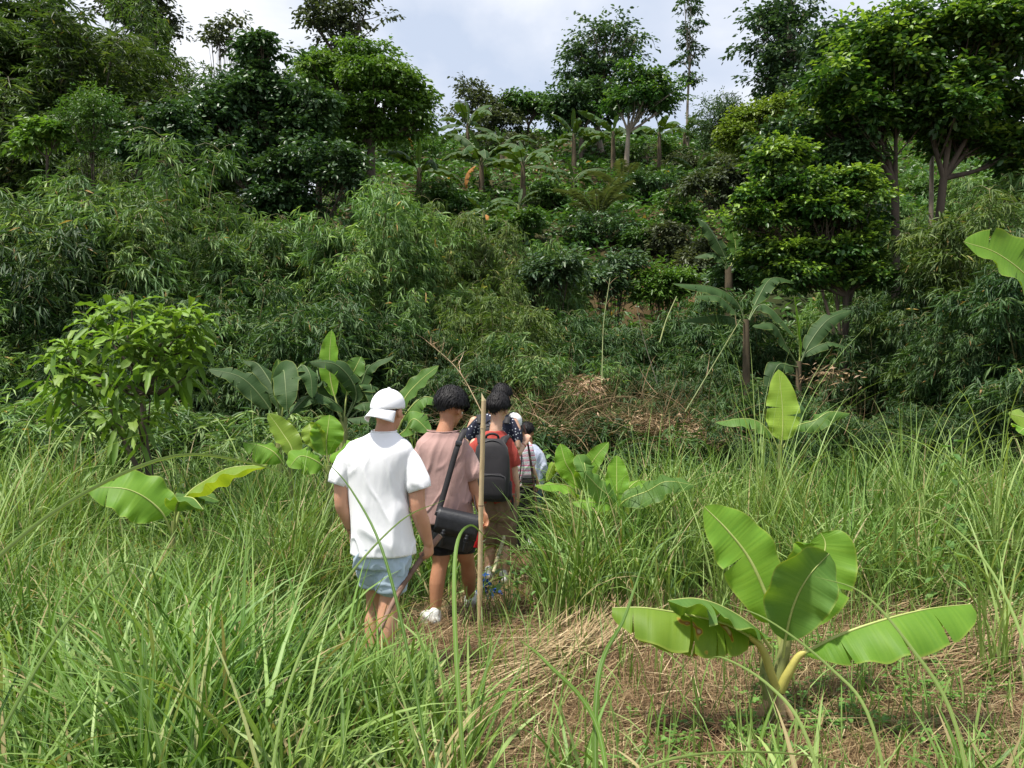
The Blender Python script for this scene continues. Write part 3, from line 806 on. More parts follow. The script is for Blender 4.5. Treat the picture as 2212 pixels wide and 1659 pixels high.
# ------------------------------------------------------------------ trees
M_BARK = plainmat('bark', (.05, .04, .03), (.13, .10, .075), 5, .9, .5, 30, stretch=(1, 1, .3))
M_BARKP = plainmat('pale_bark', (.17, .135, .10), (.32, .27, .21), 5, .85, .4, 30, stretch=(1, 1, .3))
M_L = {
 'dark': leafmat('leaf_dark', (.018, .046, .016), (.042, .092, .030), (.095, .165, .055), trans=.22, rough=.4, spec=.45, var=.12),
 'mid': leafmat('leaf_mid', (.026, .068, .016), (.062, .135, .028), (.15, .24, .05), trans=.28, rough=.42, spec=.4, var=.12),
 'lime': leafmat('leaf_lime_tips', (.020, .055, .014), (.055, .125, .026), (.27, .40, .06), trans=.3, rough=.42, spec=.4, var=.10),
 'light': leafmat('leaf_light', (.05, .11, .018), (.10, .19, .032), (.19, .29, .055), trans=.33, rough=.45, spec=.35, var=.10),
 'yellow': leafmat('leaf_yellow', (.07, .12, .015), (.15, .21, .03), (.25, .30, .05), trans=.33, rough=.45, var=.08),
 'blue': leafmat('leaf_blue', (.026, .058, .026), (.055, .105, .044), (.13, .185, .08), trans=.25, rough=.45, spec=.4, var=.12),
 'dull': leafmat('leaf_dull', (.035, .05, .025), (.075, .095, .045), (.14, .16, .08), trans=.25, rough=.5, var=.12),
}

def make_tree(label, u, vb, d, lobes, kind, leaf=(.16, .30), n=9000, clus=.5, flat=.4, trunk=.12, fork=None, bark=None, name='broadleaf_tree', bend=0.0, cat='tree', group='trees behind the thicket', grow=(.1, .9), wl=.55, thick=.8, lt=.5, limbs=True, shape='broad', down=.25, seed=0, stems=None, parts=None):
    """lobes: (u, v, ru, rv) of the crown masses at distance d"""
    global rng
    keep = rng; rng = np.random.default_rng(5000 + seed + int(u * 7 + d * 13))
    x0 = (u - CX) / FPX * d
    z0 = float(H(x0, d))
    base = np.array((x0, d, z0))
    m = d / FPX
    lb = []
    for i, (lu, lv, ru, rv) in enumerate(lobes):
        c = P(lu, lv, d); r = np.array((ru * m, ru * m * thick, rv * m))
        c[1] += rng.uniform(-.35, .35) * r[0] if len(lobes) > 1 else 0
        lb.append((c, r))
    area = np.array([r[0] * r[2] for _, r in lb]); area /= area.sum()
    fk = P(*fork, d) if fork else base * .45 + np.mean([c for c, _ in lb], 0) * .55
    wood = MB(); fol = MB()
    tt = thing(name, label, cat, base, group=group)
    starts = stems or [(u, fork)]
    forks = []
    for su, fkp in (stems or [(u, None)]):
        sb = base if su == u else np.array(((su - CX) / FPX * d, d + .2, float(H((su - CX) / FPX * d, d))))
        fe = P(*fkp, d) if fkp else fk
        midp = sb * .5 + fe * .5 + np.array((bend + rng.normal(0, .02) * trunk * 20, 0, 0))
        tb = MB(); tube(tb, smooth_path([sb, midp, fe], 9), np.linspace(trunk * 1.15, trunk * .7, 9), 8, .5)
        tb.build('trunk', bark or M_BARK, tt, origin=base)
        forks.append(fe)
    for li, (c, r) in enumerate(lb):
        nl = max(90, int(n * 1.8 * area[li]))
        cl = clus * rng.uniform(.8, 1.2)
        percl = 42
        K = max(4, nl // percl)
        dirs = rdir(K, -.8, 1)
        ns_ = 7                                    # uneven sub-masses inside each lobe leave gaps and a ragged outline
        rg = np.array((r[0], r[1], (r[0] * r[2]) ** .5 * .9))
        sc_ = c + rdir(ns_, -.9, 1) * r * rng.uniform(.35, .95, (ns_, 1)); sr_ = rng.uniform(.25, .52, (ns_, 1)) * rg
        pick = rng.integers(0, ns_, K)
        rr = rng.uniform(.25, 1.0, K) ** .5
        cc = sc_[pick] + dirs * sr_[pick] * rr[:, None] * rng.uniform(.8, 1.45, (K, 1))
        f0 = forks[int(np.argmin([np.linalg.norm((f - c)[[0, 2]]) for f in forks]))]
        if limbs:
            lm = smooth_path([f0, f0 * .5 + c * .5 + np.array((0, 0, -.12 * r[2])), c + np.array((0, 0, r[2] * .2))], 7)
            tube(wood, lm, np.linspace(trunk * .55, trunk * .16, 7), 6, .5, cap=False)
            for j in range(0, K, max(1, K // 16)):
                a = lm[rng.integers(2, 7)]
                tube(wood, smooth_path([a, a * .5 + cc[j] * .5 + np.array((0, 0, -.05)), cc[j]], 5), np.linspace(trunk * .16, trunk * .05 + .003, 5), 4, .5, cap=False)
        idx = np.repeat(np.arange(K), percl); N = len(idx)
        # leaves sit along a handful of twigs that fan out of each branch end
        nt = 7
        tdir = unit(rdir(K * nt, -.45, .8) + np.repeat(dirs, nt, 0) * np.array((.9, .9, .5)) + np.array((0, 0, .12)))
        tdir[:, 2] *= min(1, flat * 1.9)
        tw = idx * nt + rng.integers(0, nt, N)
        s_ = rng.uniform(.1, 1.15, N)
        pos = cc[idx] + tdir[tw] * (s_ * cl * rng.uniform(.75, 1.3, K)[idx])[:, None] + rng.normal(0, .07 * cl, (N, 3)) + np.array((0, 0, -1.)) * (s_ ** 2 * cl * down * .6)[:, None]
        dl = unit(tdir[tw] + rdir(N, -.7, .3) * .8 + np.array((0, 0, -down)))
        nrm = unit(np.array((0, 0, 1.)) + rng.normal(0, .5, (N, 3)))
        L = rng.uniform(leaf[0], leaf[1], N) * .66
        ct = rng.normal(0, .11, K)
        tint = np.clip(lt + ct[idx] + rng.normal(0, .09, N) + grow[0] * (dirs[idx, 2] > .35) * (rng.random(N) < grow[1]), .0, .92)  # upward sprays tinted lighter: painted top-lit highlights along with lime new growth
        leaves(fol, pos, dl, nrm, L, L * wl, tint, shape, fold=.18, droop=.12)
    if limbs: wood.build('limbs', bark or M_BARK, tt, origin=base)
    tag(fol.build('crown', M_L[kind], tt, origin=base), kind='stuff')
    rng = keep
    return tt

T = make_tree
# upper left and centre
T('dark layered broadleaf tree in front of the grove, tallest of the left group', 575, 380, 27, [(560, 120, 55, 50), (520, 200, 95, 65), (610, 230, 85, 75), (480, 300, 85, 60), (580, 330, 95, 60), (650, 310, 60, 70), (430, 250, 50, 45)], 'dark', (.20, .36), 15000, .55, .3, .22, (575, 330), grow=(.12, .9))
T('light green tree with flat layered sprays on the skyline left of the open sky', 805, 380, 30, [(780, 130, 80, 45), (700, 165, 60, 50), (860, 170, 60, 50), (890, 215, 50, 50), (800, 210, 90, 50), (720, 250, 70, 40), (850, 265, 70, 45), (780, 300, 70, 35), (900, 275, 30, 25)], 'light', (.16, .30), 15000, .6, .22, .2, (800, 300), grow=(.12, .8))
T('dark bushy tree between the two layered trees', 690, 380, 34, [(680, 170, 45, 60), (660, 250, 40, 60), (720, 330, 40, 40)], 'mid', (.2, .36), 4200, .6, .4, .18)
T('sparse tall tree seen against the sky above the light green tree', 745, 330, 42, [(700, 15, 45, 28), (745, 50, 50, 35), (790, 20, 38, 25), (720, 80, 35, 22), (680, 45, 22, 20), (760, 95, 30, 20)], 'dull', (.30, .48), 1500, .8, .35, .2, (742, 150), lt=.3)
T('wispy tall shrub tops peeping above the left grove', 490, 330, 38, [(470, 50, 18, 14), (500, 45, 15, 12), (480, 75, 25, 15), (455, 85, 18, 12)], 'dull', (.25, .4), 500, .6, .4, .08)
T('tree crown hanging in the top left over the bright gap', 330, 380, 38, [(300, 20, 50, 40), (340, 60, 40, 30), (270, -20, 60, 40)], 'dull', (.22, .4), 3400, .7, .4, .2, (310, 130), lt=.3)
T('small bright broadleaf sapling in front of the bare grove culms', 100, 420, 24, [(90, 285, 35, 22), (120, 300, 30, 22), (70, 310, 28, 18)], 'light', (.2, .34), 900, .4, .3, .06, (100, 340))
T('round bright shrub crown right of the bare grove culms', 210, 420, 24, [(205, 245, 45, 50), (190, 300, 40, 40)], 'mid', (.12, .22), 3600, .45, .5, .06, shape='lance', wl=.3)
T('leafy vine covered tree between the grove and the bright dome', 330, 420, 23, [(330, 280, 45, 35), (360, 250, 35, 30), (290, 330, 40, 30), (400, 300, 40, 50)], 'dark', (.16, .28), 3800, .45, .4, .1)
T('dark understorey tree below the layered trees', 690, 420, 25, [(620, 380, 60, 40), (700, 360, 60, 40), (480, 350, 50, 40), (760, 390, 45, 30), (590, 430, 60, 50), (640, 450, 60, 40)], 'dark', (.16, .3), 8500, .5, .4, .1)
T('sparse see-through tree on the skyline, left of the pair', 1030, 292, 50, [(1020, 190, 24, 20), (1010, 225, 30, 20), (1050, 215, 28, 22), (1075, 235, 30, 28), (1035, 255, 35, 20), (985, 245, 22, 14)], 'dull', (.28, .44), 1500, .8, .4, .12, (1035, 265), lt=.45)
T('round dark green tree on the skyline, right of the see-through one', 1140, 292, 50, [(1135, 222, 30, 24), (1155, 245, 30, 22), (1115, 215, 20, 14), (1160, 215, 18, 18)], 'mid', (.28, .44), 1700, .8, .4, .12, (1142, 270))
T('low bushy tree at the foot of the skyline pair', 1090, 300, 49, [(1090, 262, 35, 22), (1060, 275, 30, 16)], 'dull', (.25, .4), 1200, .7, .4, .1, lt=.35)
T('tall tree with tiered flat crown against the sky, centre right', 1300, 310, 46, [(1310, 85, 60, 22), (1260, 115, 45, 20), (1355, 80, 25, 10), (1290, 150, 60, 25), (1240, 155, 26, 14), (1290, 195, 45, 22), (1340, 120, 30, 15)], 'blue', (.28, .46), 3000, .9, .3, .17, (1297, 230), M_BARKP, grow=(.05, .5))
T('broad dark tree below the tiered crown', 1250, 320, 44, [(1240, 215, 45, 35), (1280, 240, 50, 35), (1225, 255, 35, 28), (1300, 205, 35, 30)], 'dark', (.24, .4), 4600, .75, .4, .15, lt=.55)
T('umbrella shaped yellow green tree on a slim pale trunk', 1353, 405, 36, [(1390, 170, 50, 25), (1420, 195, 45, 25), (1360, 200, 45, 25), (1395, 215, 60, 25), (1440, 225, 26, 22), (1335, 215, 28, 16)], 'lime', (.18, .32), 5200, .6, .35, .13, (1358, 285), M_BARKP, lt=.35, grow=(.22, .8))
T('very slender tall tree with small stacked tufts against the sky', 1487, 305, 46, [(1490, 20, 28, 14), (1500, 50, 26, 10), (1485, 62, 22, 9), (1493, 95, 22, 12), (1500, 115, 20, 12), (1480, 130, 18, 10), (1490, 165, 20, 8), (1510, 172, 20, 6), (1480, -15, 26, 16)], 'dark', (.24, .38), 800, .55, .3, .085, (1490, 150), M_BARKP, limbs=True, lt=.5, bend=-.12)
T('tall open crowned tree left of the big right crown', 1690, 330, 40, [(1680, 20, 45, 25), (1720, 5, 35, 18), (1650, 50, 30, 20), (1700, 70, 50, 28), (1640, 100, 30, 18), (1680, 120, 55, 26), (1735, 105, 25, 22), (1640, 165, 30, 14), (1700, 170, 50, 25), (1680, 205, 40, 16)], 'blue', (.28, .46), 3400, .9, .38, .16, (1693, 170), M_BARKP, lt=.4, grow=(.03, .5))
T('dark tree crown touching the left side of the big right crown', 1800, 330, 36, [(1790, 75, 45, 28), (1830, 100, 40, 30), (1780, 135, 40, 28), (1770, 180, 40, 30), (1760, 240, 45, 30)], 'blue', (.28, .44), 4200, .75, .4, .16, lt=.4)
T('bluish bushy tree at the right end of the skyline', 1565, 330, 42, [(1560, 230, 38, 22), (1540, 265, 35, 22), (1590, 265, 40, 25), (1560, 290, 45, 18)], 'blue', (.18, .3), 4000, .7, .5, .12, shape='lance', wl=.4, lt=.55)
T('yellow green bushy tree, largest of the mounded shrubs on the right slope', 1650, 400, 30, [(1640, 240, 50, 18), (1600, 262, 35, 22), (1690, 250, 40, 25), (1620, 305, 45, 30), (1590, 285, 30, 20), (1660, 330, 45, 35), (1720, 285, 45, 35)], 'yellow', (.16, .28), 8500, .5, .4, .13, grow=(.15, .7), lt=.4)
T('mid green bush leaning below the yellow green one', 1600, 470, 26, [(1570, 380, 40, 30), (1620, 395, 40, 35), (1560, 420, 35, 25), (1500, 400, 35, 25)], 'dull', (.14, .26), 3800, .45, .4, .08, lt=.3)

# the big tree on the right with two dark trunks
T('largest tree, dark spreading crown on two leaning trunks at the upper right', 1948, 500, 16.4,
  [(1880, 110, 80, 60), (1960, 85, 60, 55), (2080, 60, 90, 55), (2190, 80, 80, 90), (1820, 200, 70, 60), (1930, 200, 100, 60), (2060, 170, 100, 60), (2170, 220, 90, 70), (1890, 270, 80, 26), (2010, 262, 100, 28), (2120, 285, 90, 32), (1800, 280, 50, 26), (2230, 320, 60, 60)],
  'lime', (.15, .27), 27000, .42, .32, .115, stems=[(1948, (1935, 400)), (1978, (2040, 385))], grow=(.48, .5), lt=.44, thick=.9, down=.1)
T('pale thin trunk tree standing between the two leaning trunks', 2010, 470, 18.5, [(2010, 260, 40, 30)], 'mid', (.14, .25), 900, .4, .4, .07, (2015, 330), M_BARKP)
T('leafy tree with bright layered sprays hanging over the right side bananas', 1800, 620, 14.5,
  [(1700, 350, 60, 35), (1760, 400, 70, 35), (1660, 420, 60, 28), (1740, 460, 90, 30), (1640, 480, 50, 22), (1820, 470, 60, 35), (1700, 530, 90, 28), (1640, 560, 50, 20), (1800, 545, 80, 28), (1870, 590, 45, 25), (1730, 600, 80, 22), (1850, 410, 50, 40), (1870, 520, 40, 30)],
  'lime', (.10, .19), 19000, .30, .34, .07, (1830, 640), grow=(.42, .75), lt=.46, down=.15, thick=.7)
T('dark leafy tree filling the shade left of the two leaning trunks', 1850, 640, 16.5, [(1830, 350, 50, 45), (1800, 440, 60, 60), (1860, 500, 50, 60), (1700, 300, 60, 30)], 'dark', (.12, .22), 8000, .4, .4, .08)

# shrubs and saplings on the slope
SB = [
 (1290, 500, 23, [(1290, 490, 55, 25), (1250, 505, 40, 22), (1340, 500, 35, 25)], 'dark', 'rosette leaved dark shrub just below the palm sapling'),
 (1320, 640, 19, [(1310, 590, 60, 35), (1350, 575, 40, 30), (1290, 620, 45, 25)], 'blue', 'larger rosette leaved dark shrub above the upright green culm'),
 (1180, 700, 17.5, [(1180, 590, 40, 22), (1220, 580, 35, 20), (1150, 610, 35, 20)], 'blue', 'bluish rosette shrub left of the larger dark one'),
 (1385, 540, 24, [(1385, 515, 22, 24)], 'mid', 'small rounded dark bush right of the palm sapling'),
 (1400, 420, 28, [(1390, 400, 45, 30), (1440, 400, 40, 25)], 'dark', 'dark coffee bush right of the palm sapling, higher up'),
 (1460, 440, 24, [(1470, 430, 40, 12), (1450, 455, 40, 12), (1480, 470, 40, 14)], 'mid', 'tiered young tree with bright flat sprays on the slope'),
 (1440, 520, 22, [(1450, 500, 45, 14), (1430, 525, 40, 12), (1470, 545, 40, 16)], 'dull', 'tiered dull green sapling above the bare earth'),
 (1540, 560, 20, [(1530, 540, 35, 25), (1500, 575, 35, 20)], 'dull', 'leafy shrub beside the big leaved banana on the bank'),
 (1440, 640, 19, [(1440, 620, 50, 25), (1410, 600, 30, 20), (1480, 600, 30, 18)], 'light', 'light green climber mound left of the drooping banana'),
 (1130, 520, 22, [(1100, 500, 40, 20), (1140, 480, 35, 20)], 'mid', 'leafy shrub among the hillside bananas'),
 (960, 430, 26, [(950, 420, 40, 22), (1000, 440, 35, 20)], 'mid', 'leafy shrub under the leftmost hillside banana'),
 (870, 330, 33, [(860, 320, 40, 20), (910, 300, 40, 18), (940, 330, 40, 22)], 'mid', 'mid green shrub on the slope by the orange leaf'),
 (1100, 320, 42, [(1100, 300, 40, 14), (1150, 310, 40, 14), (1060, 310, 30, 12)], 'dull', 'dull hedge like shrub just under the skyline'),
 (1200, 440, 30, [(1180, 410, 26, 22), (1200, 430, 22, 15)], 'mid', 'bright leaved sapling between the hillside bananas'),
 (1400, 330, 38, [(1400, 320, 50, 16), (1450, 330, 40, 18), (1340, 330, 40, 16)], 'mid', 'weedy shrub behind the slim pale trunk'),
 (1520, 360, 34, [(1520, 345, 50, 16), (1470, 350, 40, 16), (1560, 350, 40, 18)], 'dull', 'weedy shrub under the bluish skyline tree'),
 (2180, 440, 25, [(2170, 395, 60, 35), (2215, 420, 50, 35), (2120, 420, 45, 28)], 'mid', 'leafy shrub mass on the slope under the right end of the big crown'),
 (2010, 440, 26, [(2000, 400, 45, 25), (2050, 420, 40, 25)], 'mid', 'leafy shrub on the slope between the two leaning trunks'),
 (1610, 640, 18, [(1620, 560, 40, 30), (1580, 600, 30, 26)], 'dark', 'dark shrub in the shade behind the drooping banana'),
]
for i, (u, v, d, lbs, kd, lab) in enumerate(SB):
    if d >= 20: d = on_slope(u, max(q[1] + q[3] for q in lbs) + 8)
    T(lab, u, v, d, lbs, kd, (.14, .26) if d < 26 else (.2, .32), int(900 + 26000 / d), .4, .4, .035, name='shrub', cat='shrub', group='shrubs on the slope', shape='broad', wl=.36, seed=i)

# ------------------------------------------------------------------ weeds covering the slope
def slope_cover():
    mb = MB()
    n = 90000
    y = rng.uniform(17, 58, n); x = rng.uniform(-.62, .62, n) * y
    f = .5 + .5 * fbm(x, y, .8, 8)
    br = np.exp(-(((x - 5.6) / 1.3) ** 2 + ((y - 26.2) / 1.4) ** 2)) + .6 * np.exp(-(((x - 9.0) / 1.5) ** 2 + ((y - 36) / 1.0) ** 2))
    kp = (rng.random(n) < .35 + .65 * f) & (rng.random(n) > br * .95)
    x, y = x[kp], y[kp]; N = len(x)
    h = .15 + .75 * np.clip(.5 + .5 * fbm(x, y, 1.7, 3), 0, 1) ** 2
    z = H(x, y) + rng.random(N) ** .6 * h
    L = rng.uniform(.14, .34, N) * (.7 + y / 60)
    tint = np.clip(.42 + .22 * fbm(x, y, .6, 2) + rng.normal(0, .13, N), 0, .94)
    tint = np.where(rng.random(N) < .004, .97, tint)
    leaves(mb, np.stack([x, y, z], 1), rdir(N, -.3, .8), unit(np.array((0, -.3, 1.)) + rng.normal(0, .5, (N, 3))), L, L * rng.uniform(.25, .6, N), tint, 'lance')
    return tag(mb.build('slope_weeds', M_L['mid']), 'low weeds and ferns covering the far slope', 'weeds', kind='stuff')
slope_cover()

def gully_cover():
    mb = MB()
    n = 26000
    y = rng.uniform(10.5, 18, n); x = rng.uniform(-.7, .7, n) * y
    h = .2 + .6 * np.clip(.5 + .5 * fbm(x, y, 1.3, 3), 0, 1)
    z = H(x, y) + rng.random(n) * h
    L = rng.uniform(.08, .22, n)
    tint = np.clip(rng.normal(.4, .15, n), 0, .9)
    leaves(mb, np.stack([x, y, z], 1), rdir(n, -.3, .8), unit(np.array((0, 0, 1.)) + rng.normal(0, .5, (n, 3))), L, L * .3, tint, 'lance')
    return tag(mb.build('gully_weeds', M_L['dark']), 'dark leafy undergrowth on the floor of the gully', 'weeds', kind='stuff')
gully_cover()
# ------------------------------------------------------------------ banana plants
def bananamat(name, dark, light, trans=.35, rough=.38, wear=0.0):
    m, N, Lk, b = newmat(name)
    uv = N.new('ShaderNodeUVMap'); sx = N.new('ShaderNodeSeparateXYZ'); Lk.new(uv.outputs[0], sx.inputs[0])
    mp = N.new('ShaderNodeMapping'); mp.inputs['Scale'].default_value = (46, 1.2, 1); Lk.new(uv.outputs[0], mp.inputs[0])
    n1 = N.new('ShaderNodeTexNoise'); n1.inputs['Scale'].default_value = 1.0; n1.inputs['Detail'].default_value = 3; Lk.new(mp.outputs[0], n1.inputs[0])
    n2 = N.new('ShaderNodeTexNoise'); n2.inputs['Scale'].default_value = 3.5; n2.inputs['Detail'].default_value = 5; Lk.new(uv.outputs[0], n2.inputs[0])
    r = ramp(N, [(.3, dark), (.72, light)])
    ad = N.new('ShaderNodeMath'); ad.operation = 'MULTIPLY_ADD'; ad.inputs[1].default_value = .45
    Lk.new(n1.outputs[0], ad.inputs[0])
    m2 = N.new('ShaderNodeMath'); m2.operation = 'MULTIPLY'; m2.inputs[1].default_value = .55; Lk.new(n2.outputs[0], m2.inputs[0])
    Lk.new(m2.outputs[0], ad.inputs[2]); Lk.new(ad.outputs[0], r.inputs[0])
    oi = N.new('ShaderNodeObjectInfo'); mr = N.new('ShaderNodeMapRange'); mr.inputs[3].default_value = .8; mr.inputs[4].default_value = 1.2
    hs = N.new('ShaderNodeHueSaturation'); Lk.new(oi.outputs['Random'], mr.inputs[0]); Lk.new(mr.outputs[0], hs.inputs['Value']); Lk.new(r.outputs[0], hs.inputs['Color'])
    col = hs.outputs[0]
    # yellowed rim of the blade (tint 1 at the margin)
    at = N.new('ShaderNodeAttribute'); at.attribute_name = 'tint'
    rr = ramp(N, [(0, (0, 0, 0)), (.93, (0, 0, 0)), (1, (1, 1, 1))]); Lk.new(at.outputs['Fac'], rr.inputs[0])
    mk_ = N.new('ShaderNodeMath'); mk_.operation = 'MULTIPLY'; mk_.inputs[1].default_value = .35; Lk.new(rr.outputs[0], mk_.inputs[0])
    mx = N.new('ShaderNodeMixRGB'); mx.inputs[2].default_value = (.42, .45, .10, 1)
    Lk.new(mk_.outputs[0], mx.inputs[0]); Lk.new(col, mx.inputs[1]); col = mx.outputs[0]
    if wear:
        mw = N.new('ShaderNodeMapping'); mw.inputs['Scale'].default_value = (9, 7, 1); Lk.new(uv.outputs[0], mw.inputs[0])
        nw = N.new('ShaderNodeTexNoise'); nw.inputs['Scale'].default_value = 1; nw.inputs['Detail'].default_value = 2; Lk.new(mw.outputs[0], nw.inputs[0])
        rw = ramp(N, [(.66 - wear, (0, 0, 0)), (.69 - wear, (1, 1, 1))]); Lk.new(nw.outputs[0], rw.inputs[0])
        rc = ramp(N, [(.66 - wear, (.5, .42, .06)), (.71 - wear, (.22, .10, .03)), (.76 - wear, (.5, .42, .33))]); Lk.new(nw.outputs[0], rc.inputs[0])
        mx2 = N.new('ShaderNodeMixRGB'); Lk.new(rw.outputs[0], mx2.inputs[0]); Lk.new(col, mx2.inputs[1]); Lk.new(rc.outputs[0], mx2.inputs[2]); col = mx2.outputs[0]
    Lk.new(col, b.inputs['Base Color'])
    b.inputs['Roughness'].default_value = rough; b.inputs['Specular IOR Level'].default_value = .2
    bp = N.new('ShaderNodeBump'); bp.inputs['Strength'].default_value = .5; bp.inputs['Distance'].default_value = .006
    Lk.new(n1.outputs[0], bp.inputs['Height']); Lk.new(bp.outputs[0], b.inputs['Normal'])
    tr = N.new('ShaderNodeBsdfTranslucent'); g = N.new('ShaderNodeMixRGB'); g.blend_type = 'MULTIPLY'; g.inputs[0].default_value = 1
    g.inputs[2].default_value = (1.7, 1.5, .35, 1); Lk.new(col, g.inputs[1]); Lk.new(g.outputs[0], tr.inputs[0])
    ms = N.new('ShaderNodeMixShader'); ms.inputs[0].default_value = trans
    Lk.new(b.outputs[0], ms.inputs[1]); Lk.new(tr.outputs[0], ms.inputs[2]); Lk.new(ms.outputs[0], N['Material Output'].inputs[0])
    return m
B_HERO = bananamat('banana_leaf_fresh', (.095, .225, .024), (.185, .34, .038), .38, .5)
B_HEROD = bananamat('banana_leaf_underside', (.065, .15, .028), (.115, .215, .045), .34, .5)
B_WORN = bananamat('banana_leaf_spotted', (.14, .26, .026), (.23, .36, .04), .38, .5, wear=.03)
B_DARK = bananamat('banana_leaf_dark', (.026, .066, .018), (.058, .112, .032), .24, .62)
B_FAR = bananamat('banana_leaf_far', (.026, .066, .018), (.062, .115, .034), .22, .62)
B_YEL = bananamat('banana_leaf_yellowish', (.18, .30, .04), (.28, .40, .06), .4)
B_DEAD = bananamat('banana_leaf_dead', (.30, .12, .03), (.50, .24, .07), .2, .7)
B_RIB = plainmat('banana_midrib', (.28, .34, .09), (.38, .43, .14), 9, .4)
B_RIBD = plainmat('banana_midrib_far', (.09, .13, .045), (.15, .20, .08), 9, .5)
B_PET = plainmat('banana_petiole', (.33, .33, .08), (.46, .40, .11), 8, .45, .2)
B_STEM = plainmat('banana_stem', (.13, .17, .05), (.27, .27, .10), 6, .55, .25, 30, stretch=(1, 1, .25))
B_STEMD = plainmat('banana_stem_dry', (.05, .04, .025), (.16, .12, .07), 7, .85, .4, 30, stretch=(1, 1, .3))
B_SHEATH = plainmat('dry_sheath', (.20, .12, .06), (.42, .30, .17), 9, .85, .3, 30, stretch=(1, 1, .3))

def banana_leaf(ctrl, W, nh=(0, 0, 1), fold=(.3, .3), tears=3, seed=1, NS=26, NA=5, tip=.93, ripple=.05, curl=0.0, wpk=.45, ribr=.012, hang=.12, start=0.0, sharp=2.3):
    """blade MB and midrib MB of one leaf whose midrib follows ctrl (3-D points, base to tip)"""
    r_ = np.random.default_rng(seed)
    p = smooth_path(ctrl, NS + 1)
    T_ = unit(np.gradient(p, axis=0)); nh = np.asarray(nh, float)
    S_ = unit(np.cross(T_, np.broadcast_to(nh, T_.shape))); Nn = np.cross(S_, T_)
    Lt = np.linalg.norm(np.diff(p, axis=0), axis=1).sum()
    at_ = lambda arr, t: np.stack([np.interp(t, np.linspace(0, 1, NS + 1), arr[:, k]) for k in range(3)], -1)
    def width(t):
        q = np.clip((t - start) / (tip + .07 - start), 0, 1)
        w = np.clip(1 - np.abs(2 * q ** (math.log(.5) / math.log(wpk)) - 1) ** sharp, 0, 1) ** .68
        return W / 2 * w
    bl, rb = MB(), MB()
    for sgn in (1, -1):
        cuts = np.sort(r_.uniform(start + .12, .88, tears)) if tears else np.array([])
        ed = np.concatenate([[start], cuts, [1.0]])
        f0 = fold[0] if sgn > 0 else fold[1]
        for a, b in zip(ed[:-1], ed[1:]):
            if b - a < .012: continue
            ns = max(3, int((b - a) * NS * 1.3) + 2)
            t = np.linspace(a, b, ns); mid = (a + b) / 2
            dphi = r_.normal(0, hang) - abs(r_.normal(0, hang)) * (1 if tears > 4 else 0)
            rows = []; tin = []; uvs = []
            for j in range(NA + 1):
                q = j / NA
                te = t + (mid - t) * q * q * (.10 if tears else 0) * (1 if tears < 8 else 1.6)
                if a <= start + 1e-6: te = np.where(t < mid, t, te)
                if b >= 1: te = np.where(t > mid, t, te)
                c = at_(p, te); s_ = unit(at_(S_, te)); n_ = unit(at_(Nn, te))
                phi = f0 + dphi * q + curl * q + ripple * 4 * np.sin(te * 31 + seed) * q
                phi_i = f0 * .6 + (phi - f0 * .6) * q ** .7
                wd = width(te) * q
                rows.append(c + sgn * s_ * (wd * np.cos(phi_i))[:, None] + n_ * (wd * np.sin(phi_i) + ripple * W * .25 * q * np.sin(te * 47 + seed * 2 + sgn))[:, None])
                tin.append(np.full(ns, q)); uvs.append(np.stack([te * Lt, sgn * wd], 1))
            V = np.stack(rows, 1).reshape(-1, 3)
            i = np.arange(ns - 1)[:, None]; jj_ = np.arange(NA)[None]
            F = np.stack([i * (NA + 1) + jj_, i * (NA + 1) + jj_ + 1, (i + 1) * (NA + 1) + jj_ + 1, (i + 1) * (NA + 1) + jj_], -1).reshape(-1, 4)
            if sgn < 0: F = F[:, ::-1]
            bl.add(V, F, np.stack(tin, 1).ravel(), np.stack(uvs, 1).reshape(-1, 2))
    tube(rb, p, np.linspace(ribr, ribr * .18, NS + 1), 6, .5)
    return bl, rb

def add_leaf(parent, origin, ctrl, W, mat, rib=None, label=None, **k):
    bl, rb = banana_leaf(ctrl, W, **k)
    o = bl.build('leaf', mat, parent, origin)
    if label: o['label'] = label
    rb.build('midrib', rib or B_RIB, o, origin)
    return o

def stem(parent, origin, pts, rad, mat, name='stem', sides=12):
    mb = MB(); tube(mb, smooth_path(pts, 12), rad, sides, .5); return mb.build(name, mat, parent, origin)

# --- the nearest plant ------------------------------------------------------
D = 3.95
bx, by = (1672 - CX) / FPX * D, D
gz = float(H(bx, by))
O = np.array((bx, by, gz))
hp = thing('banana_plant', 'nearest young banana plant with broad bright leaves standing in the cut straw', 'banana plant', O, group='young banana plants in the field')
Q = lambda u, v, dd=0: P(u, v, D + dd)
stem(hp, O, [(bx, by, gz - .05), Q(1672, 1500), Q(1690, 1420), Q(1705, 1350)], np.array([.043, .037, .031, .020]), B_STEM)
stem(hp, O, [(bx - .01, by - .02, gz), Q(1660, 1510, -.03), Q(1652, 1450, -.04), Q(1650, 1400, -.02)], np.array([.035, .032, .026, .016]), B_STEM, 'sheath', 9)
stem(hp, O, [Q(1678, 1500, -.03), Q(1664, 1455, -.06), Q(1645, 1400, -.08), Q(1615, 1372, -.1)], np.array([.024, .022, .019, .012]), B_PET, 'petiole', 9)
stem(hp, O, [Q(1684, 1490, -.03), Q(1700, 1455, -.05), Q(1722, 1418, -.06), Q(1742, 1405, -.07)], np.array([.026, .023, .018, .012]), B_PET, 'petiole', 9)
for a, (du, r_) in enumerate([(-30, .02), (16, .03), (34, .02)]):
    stem(hp, O, [Q(1672 + du * .4, 1500, -.03), Q(1672 + du, 1545, -.06), Q(1675 + du * 1.5, 1590, -.09)], np.array([r_, r_ * .8, r_ * .2]), B_SHEATH, 'dry_sheath', 7)
